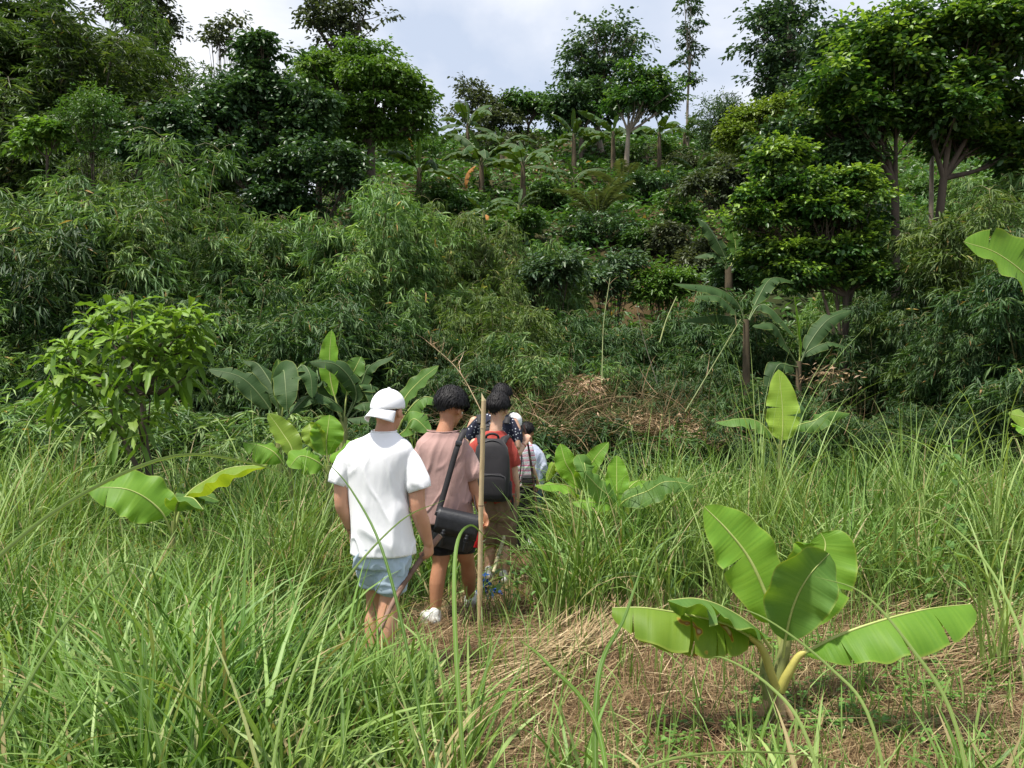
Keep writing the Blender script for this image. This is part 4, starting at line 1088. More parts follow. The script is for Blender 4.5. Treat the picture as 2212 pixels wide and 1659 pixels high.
# big upright leaf leaning left, upper face to the camera
add_leaf(hp, O, [Q(1690, 1420, .02), Q(1672, 1335, .05), Q(1625, 1220, .08), Q(1575, 1150, .10), Q(1520, 1094, .12)], .335, B_HERO, nh=(.30, -1, .25), fold=(.12, .12), tears=1, seed=3, ripple=.025, start=.22, wpk=.42, sharp=1.9, ribr=.015, label='largest upright leaf leaning left, upper face toward the camera')
# leaf in front, underside to the camera
add_leaf(hp, O, [Q(1690, 1470, 0), Q(1692, 1400, -.03), Q(1712, 1310, -.08), Q(1745, 1245, -.12), Q(1790, 1195, -.10)], .33, B_HEROD, nh=(.35, 1, .4), fold=(-.20, -.30), tears=0, seed=5, ripple=.03, start=.30, wpk=.5, ribr=.010, label='cupped leaf in the middle showing its darker underside')
# leaf behind right
add_leaf(hp, O, [Q(1700, 1400, .06), Q(1735, 1320, .16), Q(1765, 1245, .22), Q(1782, 1180, .26), Q(1772, 1150, .28)], .36, B_HERO, nh=(-.25, -1, .35), fold=(.12, .2), tears=1, seed=8, ripple=.03, start=.15, wpk=.45, sharp=2.0, ribr=.010, label='folded leaf standing behind the cupped one')
# left long leaf, hanging half toward the camera (spotted)
add_leaf(hp, O, [Q(1618, 1374, -.10), Q(1560, 1345, -.14), Q(1480, 1326, -.16), Q(1390, 1312, -.14), Q(1322, 1312, -.10)], .40, B_WORN, nh=(0, .15, 1), fold=(-1.25, -.9), tears=5, seed=12, ripple=.02, start=.0, wpk=.45, tip=.96, ribr=.010, hang=.06, label='lowest left leaf with brown spots and holes')
add_leaf(hp, O, [Q(1665, 1400, -.03), Q(1625, 1352, -.10), Q(1560, 1310, -.17), Q(1500, 1292, -.22), Q(1442, 1296, -.24)], .34, B_HEROD, nh=(0, .3, 1), fold=(-.75, -.55), tears=3, seed=14, ripple=.03, start=.12, wpk=.45, ribr=.009, label='darker folded leaf lying over the spotted one')
# right long leaf
add_leaf(hp, O, [Q(1736, 1410, -.07), Q(1810, 1372, -.12), Q(1900, 1340, -.14), Q(2000, 1315, -.12), Q(2094, 1304, -.08)], .42, B_HERO, nh=(0, .15, 1), fold=(-.85, -1.15), tears=3, seed=17, ripple=.025, start=.0, wpk=.55, tip=.96, ribr=.010, hang=.09, label='long right leaf hanging from its pale midrib')

# --- other plants in the field: leaves given point by point --------------------
def field_banana(label, u, d, leaves_, stemv, srad=.04, mat=B_HERO, group='young banana plants in the field', stemmat=None):
    x = (u - CX) / FPX * d
    z = float(H(x, d)); o3 = np.array((x, d, z))
    t = thing('banana_plant', label, 'banana plant', o3, group=group)
    stemh = max(.3, EYE + (HZ - stemv) / FPX * d - z)
    top = o3 + (0, 0, stemh)
    stem(t, o3, [o3 - (0, 0, .05), o3 + (0, 0, stemh * .5), top], np.array([srad * 1.25, srad, srad * .6]), stemmat or B_STEM)
    for i, (pts, W, nh, fold, m_, te) in enumerate(leaves_):
        ctrl = [top + (0, 0, -.10)] + [P(a, b, d + c) for a, b, c in pts]
        add_leaf(t, o3, ctrl, W, m_ or mat, rib=B_RIBD if (m_ or mat) in (B_DARK, B_FAR) else None, nh=nh, fold=fold, tears=te, seed=int(u) + i * 7, ripple=.03, start=.22, wpk=.44, sharp=2.0, ribr=.009 if d < 9 else .013)
    return t
UPC = (0, -1, .3)      # upper face turned to the camera
field_banana('young banana plant at left with one wide pale leaf spread flat above the grass', 375, 5.3,
  [([(345, 1100, -.05), (280, 1058, -.10), (190, 1052, -.12)], 0.38, (0, -.75, 1), (-.15, -.35), B_HERO, 1),
   ([(400, 1075, .05), (450, 1035, .1), (500, 1010, .12), (578, 1004, .15)], .30, (0, .4, 1), (-.7, -.4), B_YEL, 0),
   ([(400, 1080, .1), (430, 1068, .2), (475, 1082, .25)], .26, (0, -.3, 1), (-.2, -.2), B_HEROD, 0),
   ([(385, 1085, -.1), (415, 1075, -.2), (440, 1100, -.3)], .24, (0, .6, 1), (-.4, -.4), B_HEROD, 0)], 1125, .022)
field_banana('yellowish young banana with a rolled upright leaf left of the white shirt', 628, 7.8,
  [([(632, 975, 0), (610, 935, .05), (580, 893, .08)], 0.26, (.6, -1, .2), (.5, .5), B_YEL, 0),
   ([(600, 985, -.1), (570, 965, -.1), (525, 955, -.1)], .36, (0, -.6, 1), (-.5, -.4), B_HERO, 1),
   ([(650, 980, .1), (665, 960, .1), (680, 970, .15)], .3, (0, -.6, 1), (-.5, -.4), B_DARK, 1)], 1010, group='young banana plants in the field')
field_banana('young banana with a broad rounded leaf directly beside the white sleeve', 712, 7.0,
  [([(705, 965, 0), (708, 930, .0), (712, 896, .05)], 0.3, UPC, (.15, .25), B_HERO, 0),
   ([(690, 960, 0), (676, 935, .0), (668, 915, .05)], .22, UPC, (.3, .3), B_YEL, 0),
   ([(690, 1000, -.1), (650, 985, -.15), (625, 1010, -.2)], .34, (0, -.7, 1), (-.2, -.3), B_HERO, 1),
   ([(730, 990, .1), (760, 965, .1), (790, 975, .1)], .34, (0, -.7, 1), (-.2, -.3), B_HERO, 1)], 1005)
field_banana('dark leaved banana plant, left of the cluster behind the white cap', 605, 9.6,
  [([(570, 865, 0), (520, 815, .0), (450, 797, .0)], .31, (.2, -.8, 1), (-.2, -.15), None, 4),
   ([(600, 860, .1), (560, 790, .3), (525, 778, .3)], .25, (0, -.4, 1), (-.5, -.4), None, 3),
   ([(612, 870, 0), (606, 820, .05), (600, 775, .1)], .24, UPC, (.4, .4), B_HEROD, 0),
   ([(620, 840, .1), (650, 790, .3), (670, 810, .2), (675, 860, .1)], .28, (0, -.3, 1), (-.5, -.5), None, 4),
   ([(600, 850, -.1), (612, 800, -.3), (618, 850, -.55), (620, 885, -.6)], .31, (0, -1, .4), (-.1, -.1), None, 2),
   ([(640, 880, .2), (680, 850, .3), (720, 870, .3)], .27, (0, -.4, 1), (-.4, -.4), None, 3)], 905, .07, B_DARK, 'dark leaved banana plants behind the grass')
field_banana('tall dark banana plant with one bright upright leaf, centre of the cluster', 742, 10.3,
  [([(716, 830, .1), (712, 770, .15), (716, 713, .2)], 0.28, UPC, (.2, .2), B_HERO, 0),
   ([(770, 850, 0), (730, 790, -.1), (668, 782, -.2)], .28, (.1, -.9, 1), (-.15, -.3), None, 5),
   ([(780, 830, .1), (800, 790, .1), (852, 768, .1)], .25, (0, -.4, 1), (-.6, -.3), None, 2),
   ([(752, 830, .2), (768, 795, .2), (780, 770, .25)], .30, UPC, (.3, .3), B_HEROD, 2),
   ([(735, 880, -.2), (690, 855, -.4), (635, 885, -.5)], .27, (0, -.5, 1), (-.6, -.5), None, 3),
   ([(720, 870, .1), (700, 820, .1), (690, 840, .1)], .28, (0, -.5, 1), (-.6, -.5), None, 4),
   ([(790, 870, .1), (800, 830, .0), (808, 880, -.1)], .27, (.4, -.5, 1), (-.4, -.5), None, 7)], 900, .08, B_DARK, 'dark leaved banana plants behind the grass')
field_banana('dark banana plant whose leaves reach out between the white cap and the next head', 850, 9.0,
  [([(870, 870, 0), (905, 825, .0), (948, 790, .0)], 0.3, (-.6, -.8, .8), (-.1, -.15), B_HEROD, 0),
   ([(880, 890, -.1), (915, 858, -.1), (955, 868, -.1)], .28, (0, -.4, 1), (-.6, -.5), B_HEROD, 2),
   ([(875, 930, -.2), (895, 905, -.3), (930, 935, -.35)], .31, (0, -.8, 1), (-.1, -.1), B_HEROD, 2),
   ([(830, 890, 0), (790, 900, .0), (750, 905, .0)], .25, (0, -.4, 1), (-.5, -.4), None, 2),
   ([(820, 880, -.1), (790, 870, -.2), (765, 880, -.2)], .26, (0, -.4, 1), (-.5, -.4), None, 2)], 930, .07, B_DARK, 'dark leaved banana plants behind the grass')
# middle right pair
field_banana('young banana plant just right of the walkers with pointed bright leaves', 1252, 7.4,
  [([(1240, 1035, .1), (1222, 1000, .1), (1210, 958, .15)], 0.23, UPC, (.15, .2), B_HERO, 0),
   ([(1262, 1035, .1), (1285, 990, .1), (1315, 955, .12)], .18, (-.5, -1, .3), (.1, .15), B_HERO, 0),
   ([(1240, 1060, -.2), (1210, 1046, -.3), (1155, 1050, -.4)], .22, (0, -.5, 1), (-.5, -.4), B_HERO, 1),
   ([(1232, 1030, .2), (1200, 1000, .3), (1180, 1040, .3)], .16, (0, -.6, 1), (-.4, -.4), B_YEL, 1),
   ([(1262, 1040, 0), (1262, 1000, -.1), (1268, 1040, -.2)], .22, (.3, -1, .5), (-.2, -.2), B_HEROD, 1)], 1085)
field_banana('young banana plant with one tall central leaf, second right of the walkers', 1330, 6.9,
  [([(1332, 1080, 0), (1332, 1030, .05), (1332, 983, .1)], 0.22, UPC, (.15, .2), B_HERO, 0),
   ([(1345, 1085, -.1), (1400, 1060, -.15), (1440, 1040, -.2), (1500, 1048, -.2)], .32, (0, -.7, 1), (-.2, -.35), B_HEROD, 1),
   ([(1320, 1080, -.1), (1290, 1050, -.2), (1262, 1020, -.3)], .24, (.2, -1, .6), (-.2, -.2), B_HEROD, 1),
   ([(1318, 1090, -.1), (1280, 1085, -.2), (1235, 1085, -.2)], .18, (0, -.6, 1), (-.4, -.4), B_HERO, 2),
   ([(1340, 1080, .1), (1375, 1040, .3), (1410, 1040, .4)], .18, (0, -.4, 1), (-.4, -.4), B_HERO, 1)], 1105)
field_banana('young banana with a single upright pale yellow green leaf on the right', 1685, 8.6,
  [([(1690, 935, 0), (1690, 880, .05), (1682, 798, .12)], 0.37, (-.1, -1, .2), (.12, .16), B_YEL, 1),
   ([(1660, 930, 0), (1620, 905, .0), (1545, 912, .0)], .32, (0, -.5, 1), (-.5, -.3), B_HEROD, 1),
   ([(1715, 925, 0), (1760, 908, -.1), (1792, 890, -.1), (1836, 893, -.1)], .28, (0, -.5, 1), (-.5, -.4), B_HEROD, 5),
   ([(1705, 900, .2), (1725, 870, .3), (1740, 890, .4)], .3, (0, -.4, 1), (-.4, -.3), B_DARK, 1)], 960)
# leaves entering from the right: two plants outside the frame
field_banana('banana plant outside the right edge whose big leaf reaches into view', 2420, 4.4,
  [([(2330, 760, 0), (2240, 620, .0), (2160, 550, .0), (2083, 522, .0)], 0.38, (.25, -1, .45), (.1, .15), B_HERO, 4),
   ([(2420, 800, .3), (2520, 650, .4), (2640, 640, .5)], .4, (0, -.5, 1), (-.3, -.3), B_HERO, 2)], 830, .08, group='banana plants at the right edge')
field_banana('small banana shoot at the right edge with one bright leaf tip', 2270, 6.6,
  [([(2260, 960, 0), (2230, 910, .0), (2178, 893, .0)], 0.3, (.2, -.8, 1), (-.1, -.3), B_YEL, 0),
   ([(2230, 940, -.1), (2215, 925, -.2), (2200, 935, -.2)], .24, (0, -.5, 1), (-.1, -.3), B_HERO, 0)], 990, group='banana plants at the right edge')
field_banana('big drooping banana plant in the thicket right of centre', 1612, 13.2,
  [([(1590, 650, 0), (1540, 620, -.1), (1452, 612, -.2)], .38, (0, -.6, 1), (-.5, -.3), B_DARK, 5),
   ([(1585, 670, -.2), (1550, 640, -.3), (1500, 640, -.4)], .36, (0, -.4, 1), (-.6, -.5), None, 8),
   ([(1590, 690, 0), (1550, 680, .0), (1470, 692, .0)], .34, (0, -.3, 1), (-1.0, -.9), None, 10),
   ([(1640, 660, .1), (1670, 670, .0), (1720, 730, -.1)], .36, (.3, -.4, 1), (-.5, -.4), B_DARK, 3),
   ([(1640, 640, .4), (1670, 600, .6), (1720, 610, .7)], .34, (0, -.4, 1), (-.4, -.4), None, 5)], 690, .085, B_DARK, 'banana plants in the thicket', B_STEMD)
field_banana('banana plant with a furled pale spear leaf in the dark right thicket', 1725, 12.6,
  [([(1728, 760, 0), (1722, 700, 0), (1716, 640, .0)], 0.1, UPC, (1.2, 1.2), B_HERO, 0),
   ([(1700, 750, -.1), (1670, 700, -.2), (1625, 705, -.3)], .34, (0, -.5, 1), (-.5, -.4), B_DARK, 2),
   ([(1750, 740, .2), (1790, 690, .3), (1840, 670, .4)], .32, (0, -.8, 1), (-.2, -.2), B_DARK, 5),
   ([(1745, 760, .1), (1790, 740, .1), (1830, 750, .1)], .26, (0, -.5, 1), (-.4, -.4), B_DARK, 4),
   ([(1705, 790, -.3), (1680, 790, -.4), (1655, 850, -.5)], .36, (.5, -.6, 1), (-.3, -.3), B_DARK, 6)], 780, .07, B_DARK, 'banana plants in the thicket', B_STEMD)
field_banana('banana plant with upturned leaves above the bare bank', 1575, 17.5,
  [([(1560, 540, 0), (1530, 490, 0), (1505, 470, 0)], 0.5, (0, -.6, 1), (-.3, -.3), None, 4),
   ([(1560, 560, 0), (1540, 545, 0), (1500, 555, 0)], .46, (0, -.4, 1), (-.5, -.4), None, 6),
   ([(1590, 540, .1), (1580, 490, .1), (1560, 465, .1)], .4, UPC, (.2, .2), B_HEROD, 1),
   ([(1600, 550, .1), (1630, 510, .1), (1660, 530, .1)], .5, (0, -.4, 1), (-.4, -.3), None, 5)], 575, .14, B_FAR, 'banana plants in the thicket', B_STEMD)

# --- plants of the far slope: shared leaf meshes, one part each -------------------
LIB = []
for i in range(7):
    L = 2.3; e0 = [1.25, .95, .8, .6, 1.1, .5, 1.4][i]; bd = [1.9, 1.7, 1.9, 1.5, 1.2, 1.9, .35][i]
    s = np.linspace(0, 1, 7); th = e0 - bd * s ** 1.2
    c = np.stack([np.concatenate([[0], np.cumsum(np.cos((th[1:] + th[:-1]) / 2))]) * L / 6, np.zeros(7), np.concatenate([[0], np.cumsum(np.sin((th[1:] + th[:-1]) / 2))]) * L / 6], 1)
    nhv = (0, 0, 1) if i != 6 else (-1, 0, .2)
    if i in (0, 1, 2, 5): nhv = (.6, 0, 1)
    bl, rb = banana_leaf(c, .62 if i != 6 else .42, nh=nhv, fold=(-.55, -.55) if i != 6 else (.3, .3), tears=[6, 4, 9, 3, 5, 12, 0][i], seed=40 + i, NS=18, NA=3, ripple=.03, start=.16, ribr=.03, hang=.22)
    LIB.append((bl.mesh('leaf', B_FAR), rb.mesh('midrib', B_RIBD)))
def far_banana(label, u, vbase, d, h, sc=1.0, nl=9, spear=True, dead=0, mats=None, lean=0.0, name='banana_plant', group='banana plants on the far slope', young=False):
    d0 = d; d = on_slope(u, vbase) if u > 800 else d; sc *= d / d0 * .86; h *= d / d0 * .6
    x = (u - CX) / FPX * d; z = float(H(x, d))
    t = thing(name, label, 'banana plant', (x, d, z), (0, lean, rng.uniform(0, 6.28)), group=group)
    mb = MB(); tube(mb, [(0, 0, -.1), (0, 0, h * .5), (0, 0, h)], np.array([.15, .12, .08]) * (.6 if young else 1), 8, .5)
    mb.build('stem', B_STEM if young else B_STEMD, t)
    a0 = rng.uniform(0, 6.28)
    for i in range(nl):
        k = [0, 1, 4, 3, 2, 0, 1, 5, 2, 3, 4][i % 11] if i else (6 if spear else 4)
        b, r_ = LIB[k]
        s = sc * rng.uniform(.8, 1.12) * (.62 if k == 6 else 1)
        lf = link('leaf', b, t, (0, 0, h * .96 - .04 * i), (rng.normal(0, .12), rng.uniform(-.2, .25), a0 + i * 2.4 + rng.normal(0, .25)), (s, s, s))
        link('midrib', r_, lf)
    for i in range(dead):
        b, r_ = LIB[5]
        me = b.copy(); me.materials.clear(); me.materials.append(B_DEAD)
        lf = link('leaf', me, t, (0, 0, h * .85), (0, .7, rng.uniform(0, 6.28)), (sc * .7,) * 3)
        lf['label'] = 'dead orange brown hanging leaf'
    return t
FB = [
 ('banana plant at the left end of the hillside row, leaves arching low', 905, 450, 30, 2.6, 1.0, 9, 0),
 ('dark banana plant standing highest left on the slope, against the sky', 1010, 345, 41, 3.2, 1.2, 9, 0),
 ('broad banana plant with many leaves in the middle of the slope', 1040, 430, 33, 2.9, 1.15, 11, 1),
 ('banana plant right of the broad one with a bare grey trunk', 1130, 460, 31, 3.4, 1.0, 8, 0),
 ('small pale banana plant just left of the palm sapling', 1240, 410, 29, .7, .72, 7, 0),
 ('banana plant on a bare trunk left of the slim pale tree', 1240, 385, 38, 3.6, 1.05, 9, 0),
 ('banana plant close behind the slim pale tree, left side', 1325, 370, 40, 3.4, 1.1, 9, 0),
 ('banana plant right of the slim pale tree on the upper slope', 1425, 375, 41, 3.6, 1.15, 8, 0),
 ('banana plant with a wide dark leaf against the sky below the slender tree', 1480, 340, 40, 2.2, 1.0, 6, 0),
 ('small banana plant at the lower edge of the slope above the bamboo', 1045, 500, 25, 1.1, .62, 7, 1),
 ('banana plant with small leaves right of the lower small one', 1120, 480, 27, 1.0, .6, 6, 0),
 ('banana plant peeping out of the dark shade under the layered tree', 760, 410, 27, 1.6, .85, 7, 0),
 ('half hidden banana plant under the light green layered tree', 870, 330, 38, 2.0, .9, 6, 1),
 ('banana shoot on the slope right of the slim pale trunk', 1505, 400, 30, .9, .7, 6, 0),
 ('banana shoot half way up the slope right of the small rounded bush', 1530, 440, 27, .8, .65, 6, 0),
 ('banana plant standing behind the broad one, higher up', 1085, 370, 39, 2.4, .95, 8, 0),
 ('banana plant in the gap left of the yellow green bushes', 1560, 350, 36, 2.0, .9, 7, 0),
]
for lab, u, vb, d, h, sc, nl, dd in FB:
    far_banana(lab, u, vb, d, h, sc, nl, True, dd, young=h < 1.2)

# --- palm sapling -------------------------------------------------------------
def palm(u, d, label):
    x = (u - CX) / FPX * d; z = float(H(x, d))
    t = thing('palm_sapling', label, 'palm', (x, d, z))
    for i in range(11):
        a = i * 2.4 + .3; e0 = rng.uniform(.85, 1.45); L = rng.uniform(1.7, 2.3)
        s = np.linspace(0, 1, 9); th = e0 - rng.uniform(.8, 1.3) * s ** 1.5
        r_ = np.concatenate([[0], np.cumsum(np.cos((th[1:] + th[:-1]) / 2))]) * L / 8; zz = np.concatenate([[0], np.cumsum(np.sin((th[1:] + th[:-1]) / 2))]) * L / 8
        p = np.stack([r_ * math.cos(a), r_ * math.sin(a), zz], 1)
        q = smooth_path(p, 40)
        mb = MB(); tube(mb, q[::3], np.linspace(.02, .005, len(q[::3])), 4, .5, cap=False)
        T_ = unit(np.gradient(q, axis=0)); S_ = unit(np.cross(T_, (0, 0, 1)))
        for sg in (1, -1):
            k = np.arange(8, 40)
            ll = .5 * np.sin(np.pi * np.clip((k - 4) / 38, 0, 1)) ** .6
            dd = unit(S_[k] * sg * .85 + T_[k] * .75 + np.array((0, 0, -.15)) + rng.normal(0, .06, (len(k), 3)))
            leaves(mb, q[k], dd, np.array((0, 0, 1.)), ll, .035, np.clip(rng.normal(.6, .1, len(k)), 0, .9), 'lance', droop=.2)
        o = mb.build('frond', M_L['dull'], t)
    return t
palm(1292, on_slope(1292, 478), 'palm sapling with feathery fronds in the middle of the slope')
palm(1345, on_slope(1345, 420), 'dark palm sapling under the slim pale tree trunk')

# --- the leafy young tree on the left: every leaf of its rosettes is a part ---------
M_ROS = leafmat('young_tree_leaf', (.085, .16, .025), (.16, .27, .042), (.28, .38, .065), trans=.30, rough=.5, spec=.3, var=.34, nscale=2.0)
def ros_leaf_mesh(seed, L=.26, W=.085):
    r_ = np.random.default_rng(seed)
    n = 9; t = np.linspace(0, 1, n)
    w = W / 2 * (np.clip(t, 0, 1) ** .9 * 1.5) * np.clip(1 - t ** 6, 0, 1) ** .5 * (1 + .10 * np.sin(t * 30 + seed)); w[0] = .004; w = np.minimum(w, W * .52)
    z = L * (.10 * np.sin(t * 2.2) - (.20 + .2 * r_.random()) * t ** 2.2); x = L * t * (1 - .06 * t)
    rip = .012 * np.sin(t * 19 + seed * 3)
    V = np.stack([np.stack([x, -w, z + w * .35 + rip], 1), np.stack([x, 0 * w, z], 1), np.stack([x, w, z + w * .35 - rip], 1)], 1).reshape(-1, 3)
    F = [(i * 3 + j, i * 3 + j + 1, i * 3 + j + 4, i * 3 + j + 3) for i in range(n - 1) for j in (0, 1)]
    mb = MB().add(V, F, .35 + .3 * r_.random())
    tube(mb, np.stack([x, 0 * x, z + .0015], 1), np.linspace(.003, .001, n), 3, .85, cap=False)
    return mb.mesh('leaf', M_ROS)
RL = [ros_leaf_mesh(i, .28 + .05 * (i % 3), .078 + .012 * (i % 2)) for i in range(5)]
def young_tree():
    d = 7.5; x = (322 - CX) / FPX * d; z = float(H(x, d)); o3 = np.array((x, d, z))
    t = thing('young_tree', 'young tree with big wavy leaves in rosettes, standing alone in the grass at left', 'tree', o3)
    Pt = lambda u, v, k=0: P(275 + (u - 275) * .9, v, d + k)
    heads = [(235, 665, .1), (285, 655, -.1), (420, 660, .1), (355, 665, -.15), (450, 685, 0), (190, 690, 0), (240, 720, -.3), (310, 700, -.35), (390, 705, -.2), (130, 740, 0), (180, 745, .3), (100, 770, -.1), (330, 745, -.4), (290, 760, -.3), (400, 750, -.1), (350, 790, -.4),
             (150, 800, -.2), (210, 790, .1), (250, 820, -.3), (430, 740, .3), (230, 900, -.25), (300, 895, -.3), (260, 850, .3), (110, 830, .2), (400, 810, .2), (350, 700, .4), (270, 700, .4), (190, 860, .0), (330, 850, .1), (430, 790, -.1)]
    forks = [Pt(318, 960), Pt(262, 930, -.05), Pt(322, 850, 0), Pt(250, 830, 0), Pt(300, 770, 0)]
    st = MB()
    tube(st, smooth_path([o3 - (0, 0, .05), Pt(330, 1040), Pt(318, 960), Pt(312, 870)], 12), [.05, .038, .034, .026], 9, .4)
    st.build('trunk', M_BARK, t, o3)
    st = MB(); tube(st, smooth_path([o3 + (-.02, -.03, 0), Pt(312, 1045, -.05), Pt(285, 985, -.06), Pt(258, 930, -.05), Pt(235, 880, -.05)], 12), [.035, .024, .022, .015], 8, .4)
    st.build('trunk', M_BARK, t, o3)
    br = MB(); count = 0
    for i, (u, v, k) in enumerate(heads):
        h = Pt(u, v + 14, k)
        f = forks[int(np.argmin([np.linalg.norm(h - f_) + (0 if f_[2] < h[2] else 1) for f_ in forks]))] if v < 840 else forks[1 if u < 290 else 0]
        tube(br, smooth_path([forks[2] if v < 780 else f, (f + h) / 2 + (0, 0, -.05), h], 6), [.016, .006], 5, .4, cap=False)
        nlv = 12 if i < 20 else 8
        tilt = rng.normal(0, .12, 2)
        for j in range(nlv):
            if count >= 298: break
            count += 1
            a = j * 2.4 + rng.normal(0, .2)
            el = (-.30 + 1.15 * (j / nlv)) + rng.normal(0, .12)      # lower leaves droop, upper ones rise
            lf = link('leaf', RL[int(rng.integers(0, 5))], t)
            lf.rotation_euler = (rng.normal(0, .3), -el + rng.normal(0, .1), a)
            lf.location = Vector(h - o3) + Vector((0, 0, .02 * j / nlv))
            s = rng.uniform(.72, 1.15) * (1.0 - .22 * (j / nlv)); lf.scale = (s * .92, s * rng.uniform(.75, 1.0), s)
    br.build('branches', M_BARK, t, o3)
    # leaves hanging inside the crown, one joined part
    mb = MB(); n = 260
    c = np.array([Pt(u, v + 40, k) for u, v, k in heads])[rng.integers(0, len(heads), n)] + rng.normal(0, .09, (n, 3))
    a = rng.uniform(0, 6.28, n); el = rng.uniform(-1.2, .1, n)
    leaves(mb, c, np.stack([np.cos(a) * np.cos(el), np.sin(a) * np.cos(el), np.sin(el)], 1), unit(np.array((0, 0, 1.)) + rng.normal(0, .4, (n, 3))), rng.uniform(.18, .28, n), rng.uniform(.05, .07, n), np.clip(rng.normal(.35, .12, n), 0, .8), 'broad', fold=.2, droop=.25)
    tag(mb.build('inner_leaves', M_ROS, t, o3), kind='stuff')
young_tree()

# --- leafy weed plants in the field -------------------------------------------------
M_WEEDL = leafmat('weed_plant_leaf', (.05, .12, .025), (.085, .18, .04), (.16, .28, .07), trans=.3, var=.12)
def weed_plant(u, vtop, d, label, nl=16, ls=.13, name='weed_plant', spread=.12, flower=False):
    x = (u - CX) / FPX * d; z = float(H(x, d)); top = EYE + (HZ - vtop) / FPX * d
    t = thing(name, label, 'weed', (x, d, z), group='leafy weeds in the grass')
    h = top - z
    mb = MB(); tube(mb, smooth_path([(0, 0, 0), (rng.normal(0, .04), rng.normal(0, .04), h * .55), (rng.normal(0, .06), 0, h)], 8), [.007, .003], 5, .4)
    mb.build('stem', M_GCULM, t)
    for i in range(nl):
        f = 1 - (i / nl) * .75
        a = i * 2.4 + rng.normal(0, .3); el = rng.uniform(-.35, .35)
        m2 = MB(); dv = np.array([[math.cos(a) * math.cos(el), math.sin(a) * math.cos(el), math.sin(el)]])
        L = ls * rng.uniform(.6, 1.1) * (1.15 - .5 * f)
        off = np.array([[0, 0, h * f]]) + dv * spread * (1.2 - f) * rng.uniform(.3, 1)
        leaves(m2, off, dv, np.array([[0, 0, 1.]]), [L], [L * .6], [float(np.clip(rng.normal(.55, .15), 0, .9))], 'broad', fold=.15, droop=.3)
        m2.build('leaf', M_WEEDL, t)
    return t
for a in [(2055, 955, 6.6, 'tall leafy weed in the grass at right with broad toothed leaves', 22, .17), (2045, 1140, 5.6, 'leafy weed behind the right leaf of the nearest banana', 14, .14),
          (620, 1385, 3.7, 'pointed leaf weed in the thick grass low left', 8, .14), (1090, 1190, 5.9, 'small leafy weed beside the tall bamboo pole', 12, .11), (1150, 1165, 6.3, 'light green leafy weed on the path ahead of the pole', 14, .12),
          (1190, 960, 9.8, 'rounded leaf plant beside the grey blue sleeve', 18, .2), (1165, 1220, 5.6, 'small seedling right of the path weed', 8, .09), (15, 1010, 6.4, 'weed with reddish dark leaves at the left edge', 12, .12), (1690, 1560, 3.4, 'small seedling at the foot of the nearest banana', 7, .07)]:
    weed_plant(*a)
# ------------------------------------------------------------------ people
def skinmat(name, c):
    m, N, Lk, b = newmat(name)
    tc = N.new('ShaderNodeTexCoord'); ns = N.new('ShaderNodeTexNoise'); ns.inputs['Scale'].default_value = 9; ns.inputs['Detail'].default_value = 5
    Lk.new(tc.outputs['Object'], ns.inputs[0])
    r = ramp(N, [(.3, (c[0] * .86, c[1] * .78, c[2] * .74)), (.7, (c[0] * 1.08, c[1] * 1.06, c[2] * 1.04))]); Lk.new(ns.outputs[0], r.inputs[0]); Lk.new(r.outputs[0], b.inputs['Base Color'])
    b.inputs['Roughness'].default_value = .5; b.inputs['Specular IOR Level'].default_value = .4
    b.inputs['Subsurface Weight'].default_value = .15; b.inputs['Subsurface Radius'].default_value = (.012, .005, .003); b.inputs['Subsurface Scale'].default_value = 1
    n2 = N.new('ShaderNodeTexNoise'); n2.inputs['Scale'].default_value = 160; Lk.new(tc.outputs['Object'], n2.inputs[0])
    bp = N.new('ShaderNodeBump'); bp.inputs['Strength'].default_value = .12; bp.inputs['Distance'].default_value = .002; Lk.new(n2.outputs[0], bp.inputs['Height']); Lk.new(bp.outputs[0], b.inputs['Normal'])
    return m
SKIN1 = skinmat('skin_light', (.56, .31, .205)); SKIN2 = skinmat('skin_tan', (.43, .215, .125)); SKIN3 = skinmat('skin_pale', (.60, .38, .275))

def cloth(name, c, c2=None, rough=.9, weave=900, bump=.2, scale=5, big=.5, bigs=(9, 9, 4)):
    m, N, Lk, b = newmat(name)
    tc = N.new('ShaderNodeTexCoord')
    ns = N.new('ShaderNodeTexNoise'); ns.inputs['Scale'].default_value = scale; ns.inputs['Detail'].default_value = 5; Lk.new(tc.outputs['Object'], ns.inputs[0])
    r = ramp(N, [(.35, c), (.65, c2 or c)]); Lk.new(ns.outputs[0], r.inputs[0]); Lk.new(r.outputs[0], b.inputs['Base Color'])
    mp = N.new('ShaderNodeMapping'); mp.inputs['Scale'].default_value = bigs; Lk.new(tc.outputs['Object'], mp.inputs[0])
    n3 = N.new('ShaderNodeTexNoise'); n3.inputs['Scale'].default_value = 1; n3.inputs['Detail'].default_value = 3; n3.inputs['Distortion'].default_value = .8; Lk.new(mp.outputs[0], n3.inputs[0])
    b3 = N.new('ShaderNodeBump'); b3.inputs['Strength'].default_value = big; b3.inputs['Distance'].default_value = .02; Lk.new(n3.outputs[0], b3.inputs['Height'])
    n2 = N.new('ShaderNodeTexNoise'); n2.inputs['Scale'].default_value = weave; Lk.new(tc.outputs['Object'], n2.inputs[0])
    bp = N.new('ShaderNodeBump'); bp.inputs['Strength'].default_value = bump; bp.inputs['Distance'].default_value = .001; Lk.new(n2.outputs[0], bp.inputs['Height'])
    Lk.new(b3.outputs[0], bp.inputs['Normal']); Lk.new(bp.outputs[0], b.inputs['Normal'])
    b.inputs['Roughness'].default_value = rough; b.inputs['Specular IOR Level'].default_value = .2; b.inputs['Sheen Weight'].default_value = .1
    return m
